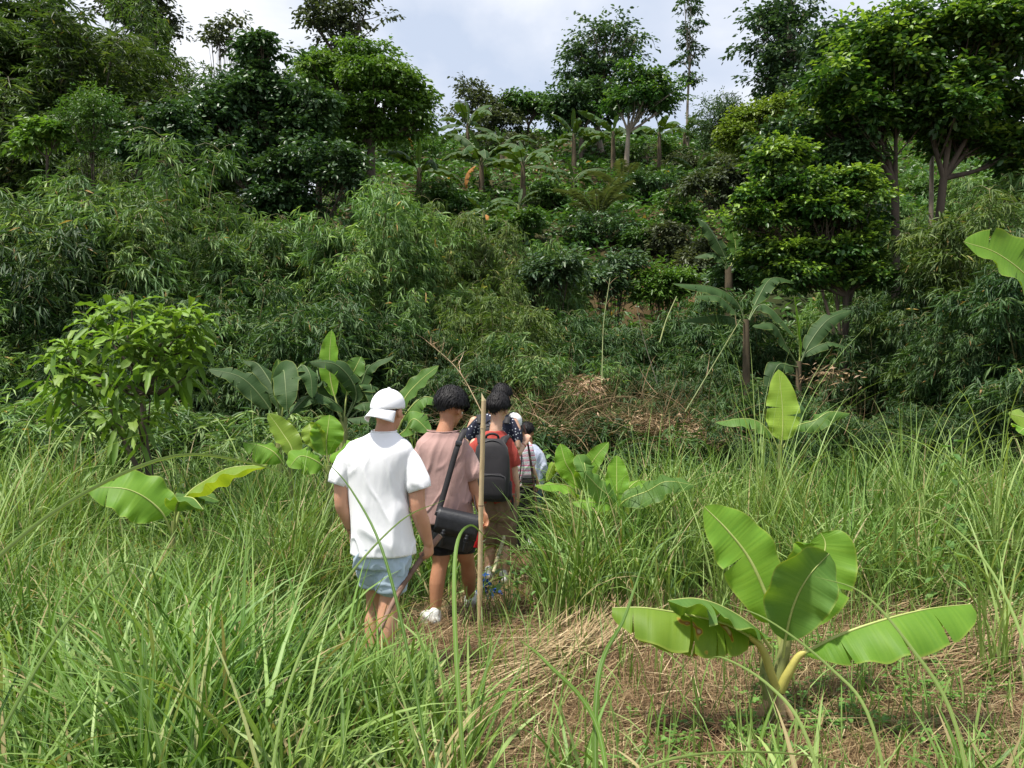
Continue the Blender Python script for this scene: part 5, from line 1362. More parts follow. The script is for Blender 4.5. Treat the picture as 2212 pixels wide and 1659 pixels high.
C_WHITE = cloth('white_cotton', (.86, .86, .885), big=.25); C_CAP = cloth('white_cap_cloth', (.80, .81, .84), rough=.8, big=.1)
C_PINK = cloth('dusty_pink_cotton', (.36, .225, .205), (.42, .27, .245)); C_DENIM = cloth('light_denim', (.37, .465, .555), (.42, .515, .60), scale=14, big=.5)
C_BLACK = cloth('black_cloth', (.010, .010, .012), (.016, .016, .018)); C_RED = cloth('brick_red_cotton', (.33, .045, .035), (.38, .06, .045)); C_BROWN = cloth('brown_twill', (.17, .105, .07), (.23, .15, .10))
C_GREYB = cloth('grey_blue_knit', (.42, .46, .58), (.48, .52, .64)); C_JEANS = cloth('dark_blue_jeans', (.05, .08, .13), (.08, .12, .18), scale=12)
C_BAGP = cloth('black_nylon', (.020, .019, .021), (.030, .028, .031), rough=.6, big=.25)
M_HAIR = plainmat('black_hair', (.005, .005, .006), (.016, .014, .015), 60, .62, .3, 120, spec=.25, stretch=(1, 1, .25))
M_LEATH = plainmat('black_leather', (.010, .011, .014), (.020, .021, .026), 30, .42, .25, 220, spec=.45)
M_METAL = plainmat('dark_metal', (.12, .12, .13), None, 8, .35, metal=1.0)
M_SHOE = plainmat('white_shoe', (.66, .66, .64), (.78, .78, .76), 18, .6, .3, 90); M_SOLE = plainmat('shoe_sole', (.5, .48, .44), None, 10, .7); M_SOCK = cloth('white_sock', (.7, .7, .69))
M_EYE = plainmat('eye_white', (.7, .7, .68), None, 4, .2)

def pattern_mat(name):
    """navy cloth printed with small white dashes"""
    m, N, Lk, b = newmat(name)
    tc = N.new('ShaderNodeTexCoord'); mp = N.new('ShaderNodeMapping'); mp.inputs['Scale'].default_value = (34, 20, 34); mp.inputs['Rotation'].default_value = (.3, .5, .4); Lk.new(tc.outputs['Object'], mp.inputs[0])
    vo = N.new('ShaderNodeTexVoronoi'); vo.inputs['Scale'].default_value = 1.0; vo.inputs['Randomness'].default_value = .75; Lk.new(mp.outputs[0], vo.inputs[0])
    r = ramp(N, [(0, (.6, .62, .68)), (.23, (.6, .62, .68)), (.27, (.012, .014, .035)), (1, (.012, .014, .035))]); Lk.new(vo.outputs['Distance'], r.inputs[0]); Lk.new(r.outputs[0], b.inputs['Base Color'])
    b.inputs['Roughness'].default_value = .85; return m
def stripe_mat(name):
    """white cloth with broken pink, and a few green and yellow, stripes"""
    m, N, Lk, b = newmat(name)
    tc = N.new('ShaderNodeTexCoord'); sx = N.new('ShaderNodeSeparateXYZ'); Lk.new(tc.outputs['Object'], sx.inputs[0])
    ns = N.new('ShaderNodeTexNoise'); ns.inputs['Scale'].default_value = 9; Lk.new(tc.outputs['Object'], ns.inputs[0])
    a = N.new('ShaderNodeMath'); a.operation = 'MULTIPLY_ADD'; a.inputs[1].default_value = 18; Lk.new(sx.outputs[2], a.inputs[0])
    n_ = N.new('ShaderNodeMath'); n_.operation = 'MULTIPLY'; n_.inputs[1].default_value = .7; Lk.new(ns.outputs[0], n_.inputs[0]); Lk.new(n_.outputs[0], a.inputs[2])
    f = N.new('ShaderNodeMath'); f.operation = 'FRACT'; Lk.new(a.outputs[0], f.inputs[0])
    W_, PK = (.76, .75, .77), (.70, .16, .30)
    r = ramp(N, [(0, W_), (.18, PK), (.38, W_), (.50, (.74, .40, .48)), (.66, W_), (.80, (.25, .42, .38)), (.87, W_)], 'CONSTANT'); Lk.new(f.outputs[0], r.inputs[0]); Lk.new(r.outputs[0], b.inputs['Base Color'])
    b.inputs['Roughness'].default_value = .9; return m
C_NAVY = pattern_mat('navy_dashed_cotton'); C_STRIPE = stripe_mat('pink_striped_cotton')

def sphere_part(mb, c, r, axes=None, nu=14, nv=9):
    c = np.asarray(c, float); r = np.broadcast_to(np.asarray(r, float), (3,))
    A = np.eye(3) if axes is None else np.asarray(axes, float)
    th = np.linspace(0, np.pi, nv + 1)[1:-1]; ph = np.arange(nu) / nu * 2 * np.pi
    g = np.stack([np.outer(np.sin(th), np.cos(ph)), np.outer(np.sin(th), np.sin(ph)), np.outer(np.cos(th), np.ones(nu))], -1).reshape(-1, 3)
    g = np.vstack([g, [0, 0, 1], [0, 0, -1]]); V = c + (g * r) @ A
    n = (nv - 1) * nu; i = np.arange(nv - 2)[:, None]; j = np.arange(nu)[None]; k = (j + 1) % nu
    mb.add(V, np.stack([i * nu + j, (i + 1) * nu + j, (i + 1) * nu + k, i * nu + k], -1).reshape(-1, 4))
    j = np.arange(nu); k = (j + 1) % nu
    V2 = V
    mb.add(V2, np.vstack([np.stack([np.full(nu, n), j, k], 1), np.stack([np.full(nu, n + 1), (nv - 2) * nu + k, (nv - 2) * nu + j], 1)]))

def weldmesh(mb):
    """one temporary mesh with coincident vertices merged"""
    import bmesh
    me = mb.mesh('tmp', [])
    b = bmesh.new(); b.from_mesh(me); bmesh.ops.remove_doubles(b, verts=b.verts, dist=1e-5)
    loose = [v for v in b.verts if not v.link_faces]
    bmesh.ops.delete(b, geom=loose, context='VERTS')
    bmesh.ops.recalc_face_normals(b, faces=b.faces)
    b.to_mesh(me); b.free(); return me

def fuse(mb, voxel, smooth=4, fac=.5):
    """union of all closed shells in mb as one continuous skin"""
    me = weldmesh(mb); o = bpy.data.objects.new('tmp', me); COL.objects.link(o)
    r = o.modifiers.new('r', 'REMESH'); r.mode = 'VOXEL'; r.voxel_size = voxel
    s = o.modifiers.new('s', 'SMOOTH'); s.factor = fac; s.iterations = smooth
    dg = bpy.context.evaluated_depsgraph_get(); dg.update()
    out = bpy.data.meshes.new_from_object(o.evaluated_get(dg))
    bpy.data.objects.remove(o); bpy.data.meshes.remove(me)
    return out

def limb(mb, pts, rad, sides=14, flat=1.0, n=None):
    pts = np.asarray(pts, float)
    n = n or max(6, len(pts) * 4)
    p = smooth_path(pts, n); r = np.interp(np.linspace(0, len(pts) - 1, n), np.arange(len(pts)), rad)
    tube(mb, p, r, sides, flat=flat)
    sphere_part(mb, p[0], r[0], None, 12, 8); sphere_part(mb, p[-1], r[-1], None, 12, 8)

def sections(mb, secs, sides=28):
    """closed loft through (x, y, z, half width, half depth, squareness)"""
    an = np.arange(sides) / sides * 2 * np.pi; rows = []
    S_ = np.array(secs, float)
    q = smooth_path(S_, len(S_) * 4)
    for x, y, z, a, b, pw in q:
        c, s = np.cos(an), np.sin(an)
        rows.append(np.stack([x + a * np.sign(c) * np.abs(c) ** pw, y + b * np.sign(s) * np.abs(s) ** pw, np.full(sides, z)], 1))
    n = len(rows); V = np.concatenate(rows)
    i = np.arange(n - 1)[:, None]; j = np.arange(sides)[None]; k = (j + 1) % sides
    mb.add(V, np.stack([i * sides + j, i * sides + k, (i + 1) * sides + k, (i + 1) * sides + j], -1).reshape(-1, 4))
    for r_ in (0, n - 1):
        ring = rows[r_]; c = ring.mean(0); idx = np.arange(sides)
        t = np.stack([np.full(sides, sides), idx, (idx + 1) % sides], 1)
        mb.add(np.vstack([ring, c]), t)

def frame(yaw, pitch=0.0, roll=0.0):
    """rows: right, forward, up; yaw turns to the left seen from above"""
    m = Matrix.Rotation(yaw, 3, 'Z') @ Matrix.Rotation(pitch, 3, 'X') @ Matrix.Rotation(roll, 3, 'Y')
    return np.array(m).T

def head_shape(mb, c, A, s=1.0):
    g = lambda x, y, z: c + (np.array((x, y, z)) * s) @ A
    sphere_part(mb, g(0, -.005, .012), np.array((.076, .094, .100)) * s, A, 22, 16)
    sphere_part(mb, g(0, .035, -.055), np.array((.056, .058, .062)) * s, A, 16, 12)
    sphere_part(mb, g(0, .072, -.092), np.array((.026, .020, .020)) * s, A)
    sphere_part(mb, g(0, .096, -.020), np.array((.012, .016, .026)) * s, A)
    sphere_part(mb, g(0, .106, -.034), np.array((.016, .012, .011)) * s, A)
    sphere_part(mb, g(0, .084, .020), np.array((.05, .012, .012)) * s, A)
    sphere_part(mb, g(0, .088, -.060), np.array((.024, .009, .008)) * s, A)
    for sx in (-1, 1):
        sphere_part(mb, g(sx * .086, -.002, -.014), np.array((.011, .020, .032)) * s, frame(0) @ A, 12, 8)
        sphere_part(mb, g(sx * .078, .004, -.036), np.array((.007, .010, .012)) * s, A, 10, 6)
        sphere_part(mb, g(sx * .04, .066, -.03), np.array((.022, .02, .02)) * s, A)
    return g

def hand_shape(mb, w, f, n, side, curl=1.0, s=1.0, fr=.0088):
    """palm, four bent fingers of different length and a thumb; f to the knuckles, n out of the palm, side to the thumb"""
    w = np.asarray(w, float); f = unit(np.asarray(f, float)); n = np.asarray(n, float); n = unit(n - f * np.dot(n, f)); sd = np.cross(f, n); sd = sd * (1 if np.dot(sd, side) > 0 else -1)
    A = np.array([sd, f, n])
    sphere_part(mb, w + f * .045 * s, np.array((.040, .052, .017)) * s, A, 16, 12)
    sphere_part(mb, w + f * .028 * s + sd * .024 * s + n * .008 * s, np.array((.018, .030, .016)) * s, A)
    for i, L in enumerate((.90, 1.0, .94, .76)):
        k = w + (f * (.084 - .004 * abs(i - 1.2)) + sd * (.029 - .0195 * i)) * s
        p = [k - f * .012 * s, k]; a = 0
        for seg, b in ((.040, .75), (.026, .95), (.021, .65)):
            a += b * curl
            p.append(p[-1] + (f * math.cos(a) + n * math.sin(a)) * seg * L * s)
        limb(mb, p, np.array((1.05, 1.1, 1.0, .92, .78)) * fr * s, 10)
    k = w + (f * .022 + sd * .028 + n * .006) * s
    t1 = k + (f * .028 + sd * .022 + n * .018 * curl) * s
    t2 = t1 + (f * .026 + sd * (.010 - .014 * curl) + n * .016 * curl) * s
    t3 = t2 + (f * .018 - sd * .014 * curl + n * .010) * s
    limb(mb, [k, t1, t2, t3], np.array((1.35, 1.2, 1.05, .85)) * fr * s, 10)

def folds(me, amp=.009, zf=2.4, xf=7.0, seed=0, zlo=-9, zhi=9, shear=.0, top=0.35, zref=None):
    n = len(me.vertices); co = np.empty(n * 3); me.vertices.foreach_get('co', co); co = co.reshape(-1, 3)
    no = np.empty(n * 3); me.vertices.foreach_get('normal', no); no = no.reshape(-1, 3)
    zmin, zmax = co[:, 2].min(), co[:, 2].max()
    w = top + (1 - top) * np.clip((zmax - co[:, 2]) / (zmax - zmin) * 1.7, 0, 1)
    out = np.empty(n)
    for i in range(n):
        x, y, z = co[i]
        xs_ = x + shear * z
        a = noise.noise(Vector((xs_ * xf + seed, y * xf, z * zf + seed)))
        b = noise.noise(Vector((xs_ * xf * 2.1 - z * 3, y * xf * 2.1, z * zf * 2.6 + 7 + seed)))
        out[i] = .25 + (.5 - abs(a) * 2.0) * .45 + .75 * math.exp(-(a / .10) ** 2) + .45 * math.exp(-(b / .09) ** 2)
    co += no * (out * amp * w)[:, None]
    me.vertices.foreach_set('co', co.ravel()); me.update()

def open_ends(me, ends):
    import bmesh
    b = bmesh.new(); b.from_mesh(me); b.faces.ensure_lookup_table(); b.normal_update()
    kill = []
    for f in b.faces:
        c = np.array(f.calc_center_median()); n = np.array(f.normal)
        for p, ax, r in ends:
            d_ = c - p; h = float(np.dot(d_, ax))
            if np.linalg.norm(d_ - ax * h) < r and -.022 < h < .2 and float(np.dot(n, ax)) > .5: kill.append(f); break
    bmesh.ops.delete(b, geom=kill, context='FACES')
    # level the cut so that hems run straight
    for p, ax, r in ends:
        vs = [v for v in b.verts if v.is_boundary]
        sel = []
        for v in vs:
            d_ = np.array(v.co) - p; h = float(np.dot(d_, ax))
            if np.linalg.norm(d_ - ax * h) < r * 1.15 and -.07 < h < .07: sel.append((v, h))
        if sel:
            m_h = float(np.mean([h for _, h in sel]))
            for v, h in sel: v.co += Vector(ax * (m_h - h) * .9)
    bmesh.ops.delete(b, geom=[v for v in b.verts if not v.link_faces], context='VERTS')
    b.to_mesh(me); b.free()

def finish(me, name, mats, parent, origin, solid=0, label=None):
    me.name = name
    me.transform(Matrix.Translation(Vector(-np.asarray(origin, float))))
    me.materials.clear()
    for m in (mats if isinstance(mats, (list, tuple)) else [mats]): me.materials.append(m)
    me.polygons.foreach_set('use_smooth', np.ones(len(me.polygons), bool))
    o = link(name, me, parent)
    if solid:
        s = o.modifiers.new('thickness', 'SOLIDIFY'); s.thickness = solid; s.offset = -1
    if label: o['label'] = label
    return o

def hair(parent, origin, c, A, s=1.0, r=(.088, .106, .108), up0=(0, -.008, .022), seed=0, nl=1500, length=1.0, cut=-.42, crown=None, side=.0):
    r_ = np.random.default_rng(seed); r = np.array(r) * s
    cc = c + (np.array(up0) * s) @ A
    mb = MB(); nu, nv = 48, 34
    th = np.linspace(.001, np.pi * .83, nv); ph = np.arange(nu) / nu * 2 * np.pi
    g = np.stack([np.outer(np.sin(th), np.cos(ph)), np.outer(np.sin(th), np.sin(ph)), np.outer(np.cos(th), np.ones(nu))], -1)
    lim = lambda X, Y: cut + 1.15 * np.clip(Y - .05, 0, 1) + .85 * np.abs(X) ** 2.2 + .04 * np.sin(X * 23 + Y * 17)
    keep = g[..., 2] > lim(g[..., 0], g[..., 1])
    lump = .985 + .03 * np.sin(g[..., 0] * 9 + seed) * np.cos(g[..., 2] * 8) + r_.normal(0, .016, g.shape[:2])
    V = cc + ((g * r * lump[..., None]) @ A)
    F = [(i * nu + j, (i + 1) * nu + j, (i + 1) * nu + (j + 1) % nu, i * nu + (j + 1) % nu) for i in range(nv - 1) for j in range(nu) if keep[i, j] and keep[i + 1, j] and keep[i, (j + 1) % nu] and keep[i + 1, (j + 1) % nu]]
    mb.add(V.reshape(-1, 3), F)
    # locks lying on the scalp, falling from the crown, ends ragged
    S = 5; n = nl
    a = r_.uniform(0, 2 * np.pi, n); t0 = r_.uniform(.02, 1.5, n)
    ln = r_.uniform(.35, .75, n) * length
    P_ = []; lf_ = .02 + .20 * r_.random(n) ** 1.8
    for k in range(S + 1):
        t = t0 + ln * k / S; aa = a + r_.normal(0, .04, n) + .12 * np.sin(t * 3 + a * 2) + side * t
        lift = 1.02 + lf_ * np.sin(np.pi * (k + 1) / (S + 2)) + (.05 * r_.random(n) if k == S else 0)
        gx = np.stack([np.sin(t) * np.cos(aa), np.sin(t) * np.sin(aa), np.cos(t)], 1)
        lm = lim(gx[:, 0], gx[:, 1]) - .06 - .20 * r_.random(n) ** 2
        over = gx[:, 2] < lm
        gx[over, 2] = lm[over]
        P_.append(cc + ((gx * r * lift[:, None]) @ A))
    P_ = np.stack(P_, 1); T_ = unit(np.gradient(P_, axis=1)); N_ = unit(P_ - cc); S_ = unit(np.cross(T_, N_))
    wd = (.0036 * s * np.array([.4, 1, 1, .85, .5, .08]))[None, :, None] * r_.uniform(.6, 1.3, (n, 1, 1))
    V = np.stack([P_ - S_ * wd, P_ + S_ * wd], 2).reshape(-1, 3)
    q = np.arange(S) * 2; F1 = np.stack([q, q + 1, q + 3, q + 2], -1)
    mb.add(V, (F1[None] + (np.arange(n) * (S + 1) * 2)[:, None, None]).reshape(-1, 4))
    return mb.build('hair', M_HAIR, parent, origin)

def shoe(parent, origin, heel, yaw, s=1.0, pitch=0.0):
    A = frame(yaw, pitch); g = lambda x, y, z: np.asarray(heel, float) + (np.array((x, y, z)) * s) @ A
    mb = MB()
    limb(mb, [g(0, -.02, .045), g(0, .06, .050), g(0, .14, .038), g(.0, .20, .028)], np.array((.038, .040, .042, .030)) * s, 14)
    limb(mb, [g(0, -.015, .05), g(0, .0, .095)], np.array((.036, .038)) * s, 12)
    me = fuse(mb, .006, 3)
    o = finish(me, 'shoe', M_SHOE, parent, origin)
    mb = MB(); n = 24; a = np.arange(n) / n * 2 * np.pi
    y = .09 + .135 * np.sin(a); x = .045 * np.cos(a) * (1 + .12 * np.sin(a))
    lo = np.array([g(p, q, -.004) for p, q in zip(x, y)]); hi = np.array([g(p, q, .020) for p, q in zip(x, y)])
    V = np.vstack([lo, hi]); F = [(i, (i + 1) % n, n + (i + 1) % n, n + i) for i in range(n)]
    mb.add(V, F); mb.add(np.vstack([hi, hi.mean(0)]), [(i, (i + 1) % n, n) for i in range(n)]); mb.add(np.vstack([lo, lo.mean(0)]), [((i + 1) % n, i, n) for i in range(n)])
    mb.build('sole', M_SOLE, o, origin)
    mb = MB()
    for k in range(4):
        tube(mb, [g(-.022, .075 + .02 * k, .088 - .011 * k), g(0, .078 + .02 * k, .096 - .012 * k), g(.022, .075 + .02 * k, .088 - .011 * k)], .0025, 5)
    mb.build('laces', M_SHOE, o, origin)
    return o

def box_part(mb, c, h, A, bev=.15, m=0, pw=.35):
    """rounded box: half sizes h along the rows of A"""
    n = 9; sides = 28; an = np.arange(sides) / sides * 2 * np.pi; rows = []
    for u_ in np.linspace(-1, 1, n):
        k = (1 - abs(u_) ** 6) ** .35 if abs(u_) < 1 else 0
        k = max(k, 1 - bev * 2)
        cs, sn = np.cos(an), np.sin(an)
        rows.append(np.asarray(c) + (np.stack([h[0] * k * np.sign(cs) * np.abs(cs) ** pw, h[1] * k * np.sign(sn) * np.abs(sn) ** pw, np.full(sides, h[2] * u_)], 1)) @ A)
    V = np.concatenate(rows); i = np.arange(n - 1)[:, None]; j = np.arange(sides)[None]; k = (j + 1) % sides
    mb.add(V, np.stack([i * sides + j, i * sides + k, (i + 1) * sides + k, (i + 1) * sides + j], -1).reshape(-1, 4), m=m)
    for ring, fl in ((rows[0], 1), (rows[-1], 0)):
        idx = np.arange(sides); t = np.stack([np.full(sides, sides), idx, (idx + 1) % sides], 1)
        mb.add(np.vstack([ring, ring.mean(0)]), t[:, ::-1] if fl else t, m=m)

def band(mb, pts, w, th, nrm, m=0, n=24):
    """flat strap along pts; nrm is the outward direction"""
    p = smooth_path(pts, n); T_ = unit(np.gradient(p, axis=0)); N_ = np.broadcast_to(np.asarray(nrm, float), p.shape); S_ = unit(np.cross(T_, N_)); N_ = np.cross(S_, T_)
    a, b = S_ * w / 2, N_ * th / 2
    V = np.stack([p - a - b, p + a - b, p + a + b, p - a + b], 1).reshape(-1, 3)
    F = [(i * 4 + j, i * 4 + (j + 1) % 4, i * 4 + 4 + (j + 1) % 4, i * 4 + 4 + j) for i in range(n - 1) for j in range(4)] + [(3, 2, 1, 0), (n * 4 - 4, n * 4 - 3, n * 4 - 2, n * 4 - 1)]
    mb.add(V, F, m=m)

def person(label, d, uc, skin, voxel, head, neck, body, arms, legs, hands):
    """world-space joints; returns root, origin, head frame helpers"""
    o3 = np.array(((uc - CX) / FPX * d, d, float(H((uc - CX) / FPX * d, d))))
    t = thing('person', label, 'person', o3, group='people walking in single file')
    mb = MB()
    hc, A, hs = head
    g = head_shape(mb, hc, A, hs)
    limb(mb, [hc + (np.array((0, -.03, -.03)) * hs) @ A, (hc + neck[0]) / 2 + (0, -.008, 0), neck[0]], np.array((.055, .054, neck[1])), 16)
    sections(mb, [(q[0], q[1], q[2], q[3] * .78, q[4] * .76, q[5]) for q in body])
    for p, r in arms: limb(mb, p, r)
    for p, r in legs: limb(mb, p, r, 16)
    for h in hands: hand_shape(mb, **h)
    finish(fuse(mb, voxel, 3), 'body', skin, t, o3)
    for sx in (-1, 1):
        em = MB(); sphere_part(em, g(sx * .031, .078, .0), .0125 * hs, A, 12, 8); em.build('eye', M_EYE, t, o3)
    return t, o3, g

# ---- person 1: white cap and white T-shirt ----
d1 = 4.6; W1 = lambda u, v, k=0: P(u, v, d1 + k)
hA = frame(R(-28), R(-6)); hc1 = W1(839, 886, .02)
t1, o1, g1 = person('man in white T-shirt, backward white cap and light denim shorts', d1, 828, SKIN1, .0065,
  (hc1, hA, 1.0), (W1(830, 942, 0), .064),
  [(*W1(828, 1212), .12, .08, 1), (*W1(828, 1180), .155, .105, 1), (*W1(824, 1080), .145, .10, 1), (*W1(820, 990), .165, .10, 1), (*W1(822, 955), .15, .07, 1), (*W1(828, 938), .07, .055, 1)],
  [([W1(768, 985), W1(744, 1015, -.02), W1(739, 1085, -.03), W1(749, 1112, .0), W1(760, 1146, .07)], (.045, .052, .044, .042, .027)),
   ([W1(874, 985), W1(896, 1018, -.01), W1(902, 1094, -.03), W1(913, 1130, .0), W1(925, 1172, .05)], (.045, .053, .046, .046, .029))],
  [([W1(806, 1200, .02), W1(810, 1262, .10), W1(812, 1300, .14), W1(808, 1345, .12), W1(806, 1430, .08)], (.074, .062, .056, .056, .040)),
   ([W1(850, 1200, .0), W1(846, 1262, -.02), W1(842, 1290, -.03), W1(836, 1345, -.06), W1(826, 1440, -.12)], (.078, .066, .058, .060, .040))],
  [dict(w=W1(760, 1146, .07), f=(.05, .10, -1), n=(1, .2, 0), side=(0, 1, 0), curl=.55),
   dict(w=W1(925, 1170, .05), f=(.04, .20, -1), n=(-.75, .65, .1), side=(-.3, 1, .3), curl=1.15)])
# cap
mb = MB()
cc = lambda x, y, z: g1(x, y, z)
nu, nv = 40, 16; th = np.linspace(0, np.pi * .54, nv); ph = np.arange(nu) / nu * 2 * np.pi
gg = np.stack([np.outer(np.sin(th), np.cos(ph)) * .094, np.outer(np.sin(th), np.sin(ph)) * .112 - .008, np.outer(np.cos(th), np.ones(nu)) * .104 + .022], -1)
seam = 1 + .006 * np.abs(np.cos(ph * 3))[None, :, None] ** .3
gg *= seam
gg[..., 2] += -.012 * np.clip(-gg[..., 1] / .11, -1, 1) * np.sin(th)[:, None]
V = hc1 + (gg.reshape(-1, 3) * 1.0) @ hA
F = [(i * nu + j, (i + 1) * nu + j, (i + 1) * nu + (j + 1) % nu, i * nu + (j + 1) % nu) for i in range(nv - 1) for j in range(nu)]
mb.add(V, F)
cap = mb.build('cap', C_CAP, t1, o1); m_ = cap.modifiers.new('thickness', 'SOLIDIFY'); m_.thickness = .003
mb = MB(); nb, mb2 = 22, 7; rows = []
for j in range(mb2 + 1):
    q = j / mb2; a = np.linspace(-1.18, 1.18, nb)
    x = np.sin(a) * (.092 + .004 * q); y = -(np.cos(a) * (.100 + .075 * q * np.cos(a * .9) ** .6)) - .006
    z = -.002 - .052 * q * (1.0) - .030 * (np.sin(a)) ** 2 * (.4 + q * .6) + .004
    rows.append(np.stack([x, y, z + 0 * a], 1))
V = hc1 + (np.stack(rows).reshape(-1, 3) * 1.0) @ hA
F = [(i * nb + j, i * nb + j + 1, (i + 1) * nb + j + 1, (i + 1) * nb + j) for i in range(mb2) for j in range(nb - 1)]
mb.add(V, F); br_ = mb.build('brim', C_CAP, cap, o1); m_ = br_.modifiers.new('thickness', 'SOLIDIFY'); m_.thickness = .004
mb = MB(); sphere_part(mb, hc1 + (np.array((0, -.008, .130)) * 1.0) @ hA, (.009, .009, .004), hA); mb.build('button', C_CAP, cap, o1)
hair(t1, o1, hc1, hA, 1.0, (.074, .088, .080), (0, -.008, -.012), 3, 300, .5, cut=-.50)
# glasses: temple arms and lenses
mb = MB()
for sx in (-1, 1): tube(mb, [g1(sx * .084, -.005, .0), g1(sx * .083, .05, .004), g1(sx * .066, .098, .002)], .0024, 6)
for sx in (-1, 1): tube(mb, [g1(sx * .034 + .027 * math.cos(a), .104, .0 + .02 * math.sin(a)) for a in np.linspace(0, 6.28, 16)], .0022, 5)
mb.build('glasses', C_BLACK, t1, o1)
mb = MB(); wp = W1(758, 1136, .05); tube(mb, [wp + (0, -.004, .010), wp + (0, .004, -.010)], .0315, 18); sphere_part(mb, wp + (-.030, -.006, 0), (.006, .017, .018)); mb.build('watch', M_LEATH, t1, o1)
# shirt
mb = MB()
sections(mb, [(*W1(827, 1196, 0), .182, .135, .95), (*W1(827, 1180, 0), .181, .134, .95), (*W1(822, 1120), .172, .128, .95), (*W1(815, 1060), .172, .128, .95), (*W1(817, 1010), .186, .132, .9), (*W1(819, 975), .198, .122, .85), (*W1(821, 957), .175, .10, .9), (*W1(826, 944), .115, .080, 1), (*W1(830, 933), .072, .066, 1)])
eL, eR = W1(736, 1030, -.02), W1(903, 1042, -.01)
limb(mb, [W1(774, 978), W1(754, 998, -.01), eL], (.066, .070, .068)); limb(mb, [W1(866, 978), W1(885, 1002, 0), eR], (.066, .072, .074))
me = fuse(mb, .007, 5, .6); folds(me, .013, 1.5, 5.0, 4, shear=.55, top=.25)
aL = unit(eL - W1(752, 985)); aR = unit(eR - W1(885, 985)); zb = W1(828, 1196)
open_ends(me, [(eL + aL * .05, aL, .11), (eR + aR * .055, aR, .11), (zb, np.array((0, 0, -1.)), .4)])
finish(me, 'tshirt', C_WHITE, t1, o1, .003)
mb = MB(); tube(mb, [W1(830, 931) + np.array((.073 * math.cos(a), .067 * math.sin(a), .004 * math.sin(a))) for a in np.linspace(0, 2 * np.pi, 33)], .0045, 6); mb.build('collar', C_WHITE, t1, o1)
for e_, ax, rr in ((eL, aL, .069), (eR, aR, .077)):
    pass
# shorts
mb = MB()
sections(mb, [(*W1(828, 1222), .160, .118, .9), (*W1(828, 1190), .168, .122, .9), (*W1(828, 1160), .155, .115, .9)])
hl, hr = W1(808, 1240, .07), W1(846, 1256, -.02)
limb(mb, [W1(809, 1200, .02), hl], (.092, .088)); limb(mb, [W1(850, 1202, 0), hr], (.100, .086))
me = fuse(mb, .009, 5, .6); folds(me, .014, 5, 5, 9, top=.8)
sh = finish(me, 'shorts', C_DENIM, t1, o1, .003)
for c_, rr in ((W1(811, 1257, .09), .092), (W1(845, 1268, -.02), .089)):
    mb = MB()
    for k in (0, 1):
        tube(mb, [c_ + (0, 0, .024), c_ + (0, 0, .012), c_ + (0, 0, -.012), c_ + (0, 0, -.022)], np.array((rr, rr + .004, rr + .004, rr)) * 1.0, 26, cap=False)
        break
    c2 = mb.build('cuff', C_DENIM, sh, o1); m_ = c2.modifiers.new('thickness', 'SOLIDIFY'); m_.thickness = .008
for q in (W1(860, 1228, -.095),):
    mb = MB(); box_part(mb, q, (.040, .004, .042), frame(0), .1); p_ = mb.build('back_pocket', C_DENIM, sh, o1)
shoe(t1, o1, np.array((W1(806, 0)[0], d1 + .05, o1[2])), R(5)); shoe(t1, o1, np.array((W1(826, 0)[0], d1 - .16, o1[2])), R(-4), 1.0, 0)

def stick(label, pts, rad, mat, endmat=None, name='walking_stick', knots=5, seed=0):
    r_ = np.random.default_rng(seed)
    p = smooth_path(pts, 26); base = p[-1].copy()
    t = thing(name, label, 'stick', base, group='sticks carried by the walkers')
    r = np.interp(np.linspace(0, 1, 26), np.linspace(0, 1, len(rad)), rad) * (1 + r_.normal(0, .04, 26))
    for k in range(knots): r[int((k + .6) / knots * 25)] *= 1.14
    mb = MB(); tube(mb, p, r, 10, .5); mb.build('shaft', mat, t, base)
    if endmat:
        mb = MB(); d_ = unit(p[0] - p[1]); sphere_part(mb, p[0] + d_ * .001, (r[0] * .93, r[0] * .93, .003), np.array([unit(np.cross(d_, (0, 1, .1))), unit(np.cross(d_, unit(np.cross(d_, (0, 1, .1))))), d_]), 12, 6); mb.build('cut_end', endmat, t, base)
    return t
M_STICK = plainmat('brown_stick_bark', (.13, .075, .05), (.25, .155, .115), 14, .7, .4, 60, stretch=(1, 1, 1)); M_CUT = plainmat('fresh_cut_wood', (.62, .5, .28), (.7, .58, .36), 20, .7)
M_POLE = plainmat('speckled_bamboo', (.42, .31, .17), (.58, .46, .28), 16, .5, .2, 60, stretch=(1, 1, .4)); M_PALE = plainmat('pale_peeled_stick', (.38, .33, .2), (.6, .54, .38), 30, .7, .3, 80); M_DSTK = plainmat('dark_red_brown_stick', (.028, .012, .010), (.075, .032, .025), 20, .4)
stick('reddish brown stick with fresh cut end held by the man in white', [W1(951, 1157, .16), W1(922, 1192, .10), W1(885, 1242, -.02), W1(850, 1300, -.18), W1(815, 1372, -.34)], (.017, .017, .016, .014, .012), M_STICK, M_CUT, seed=1)

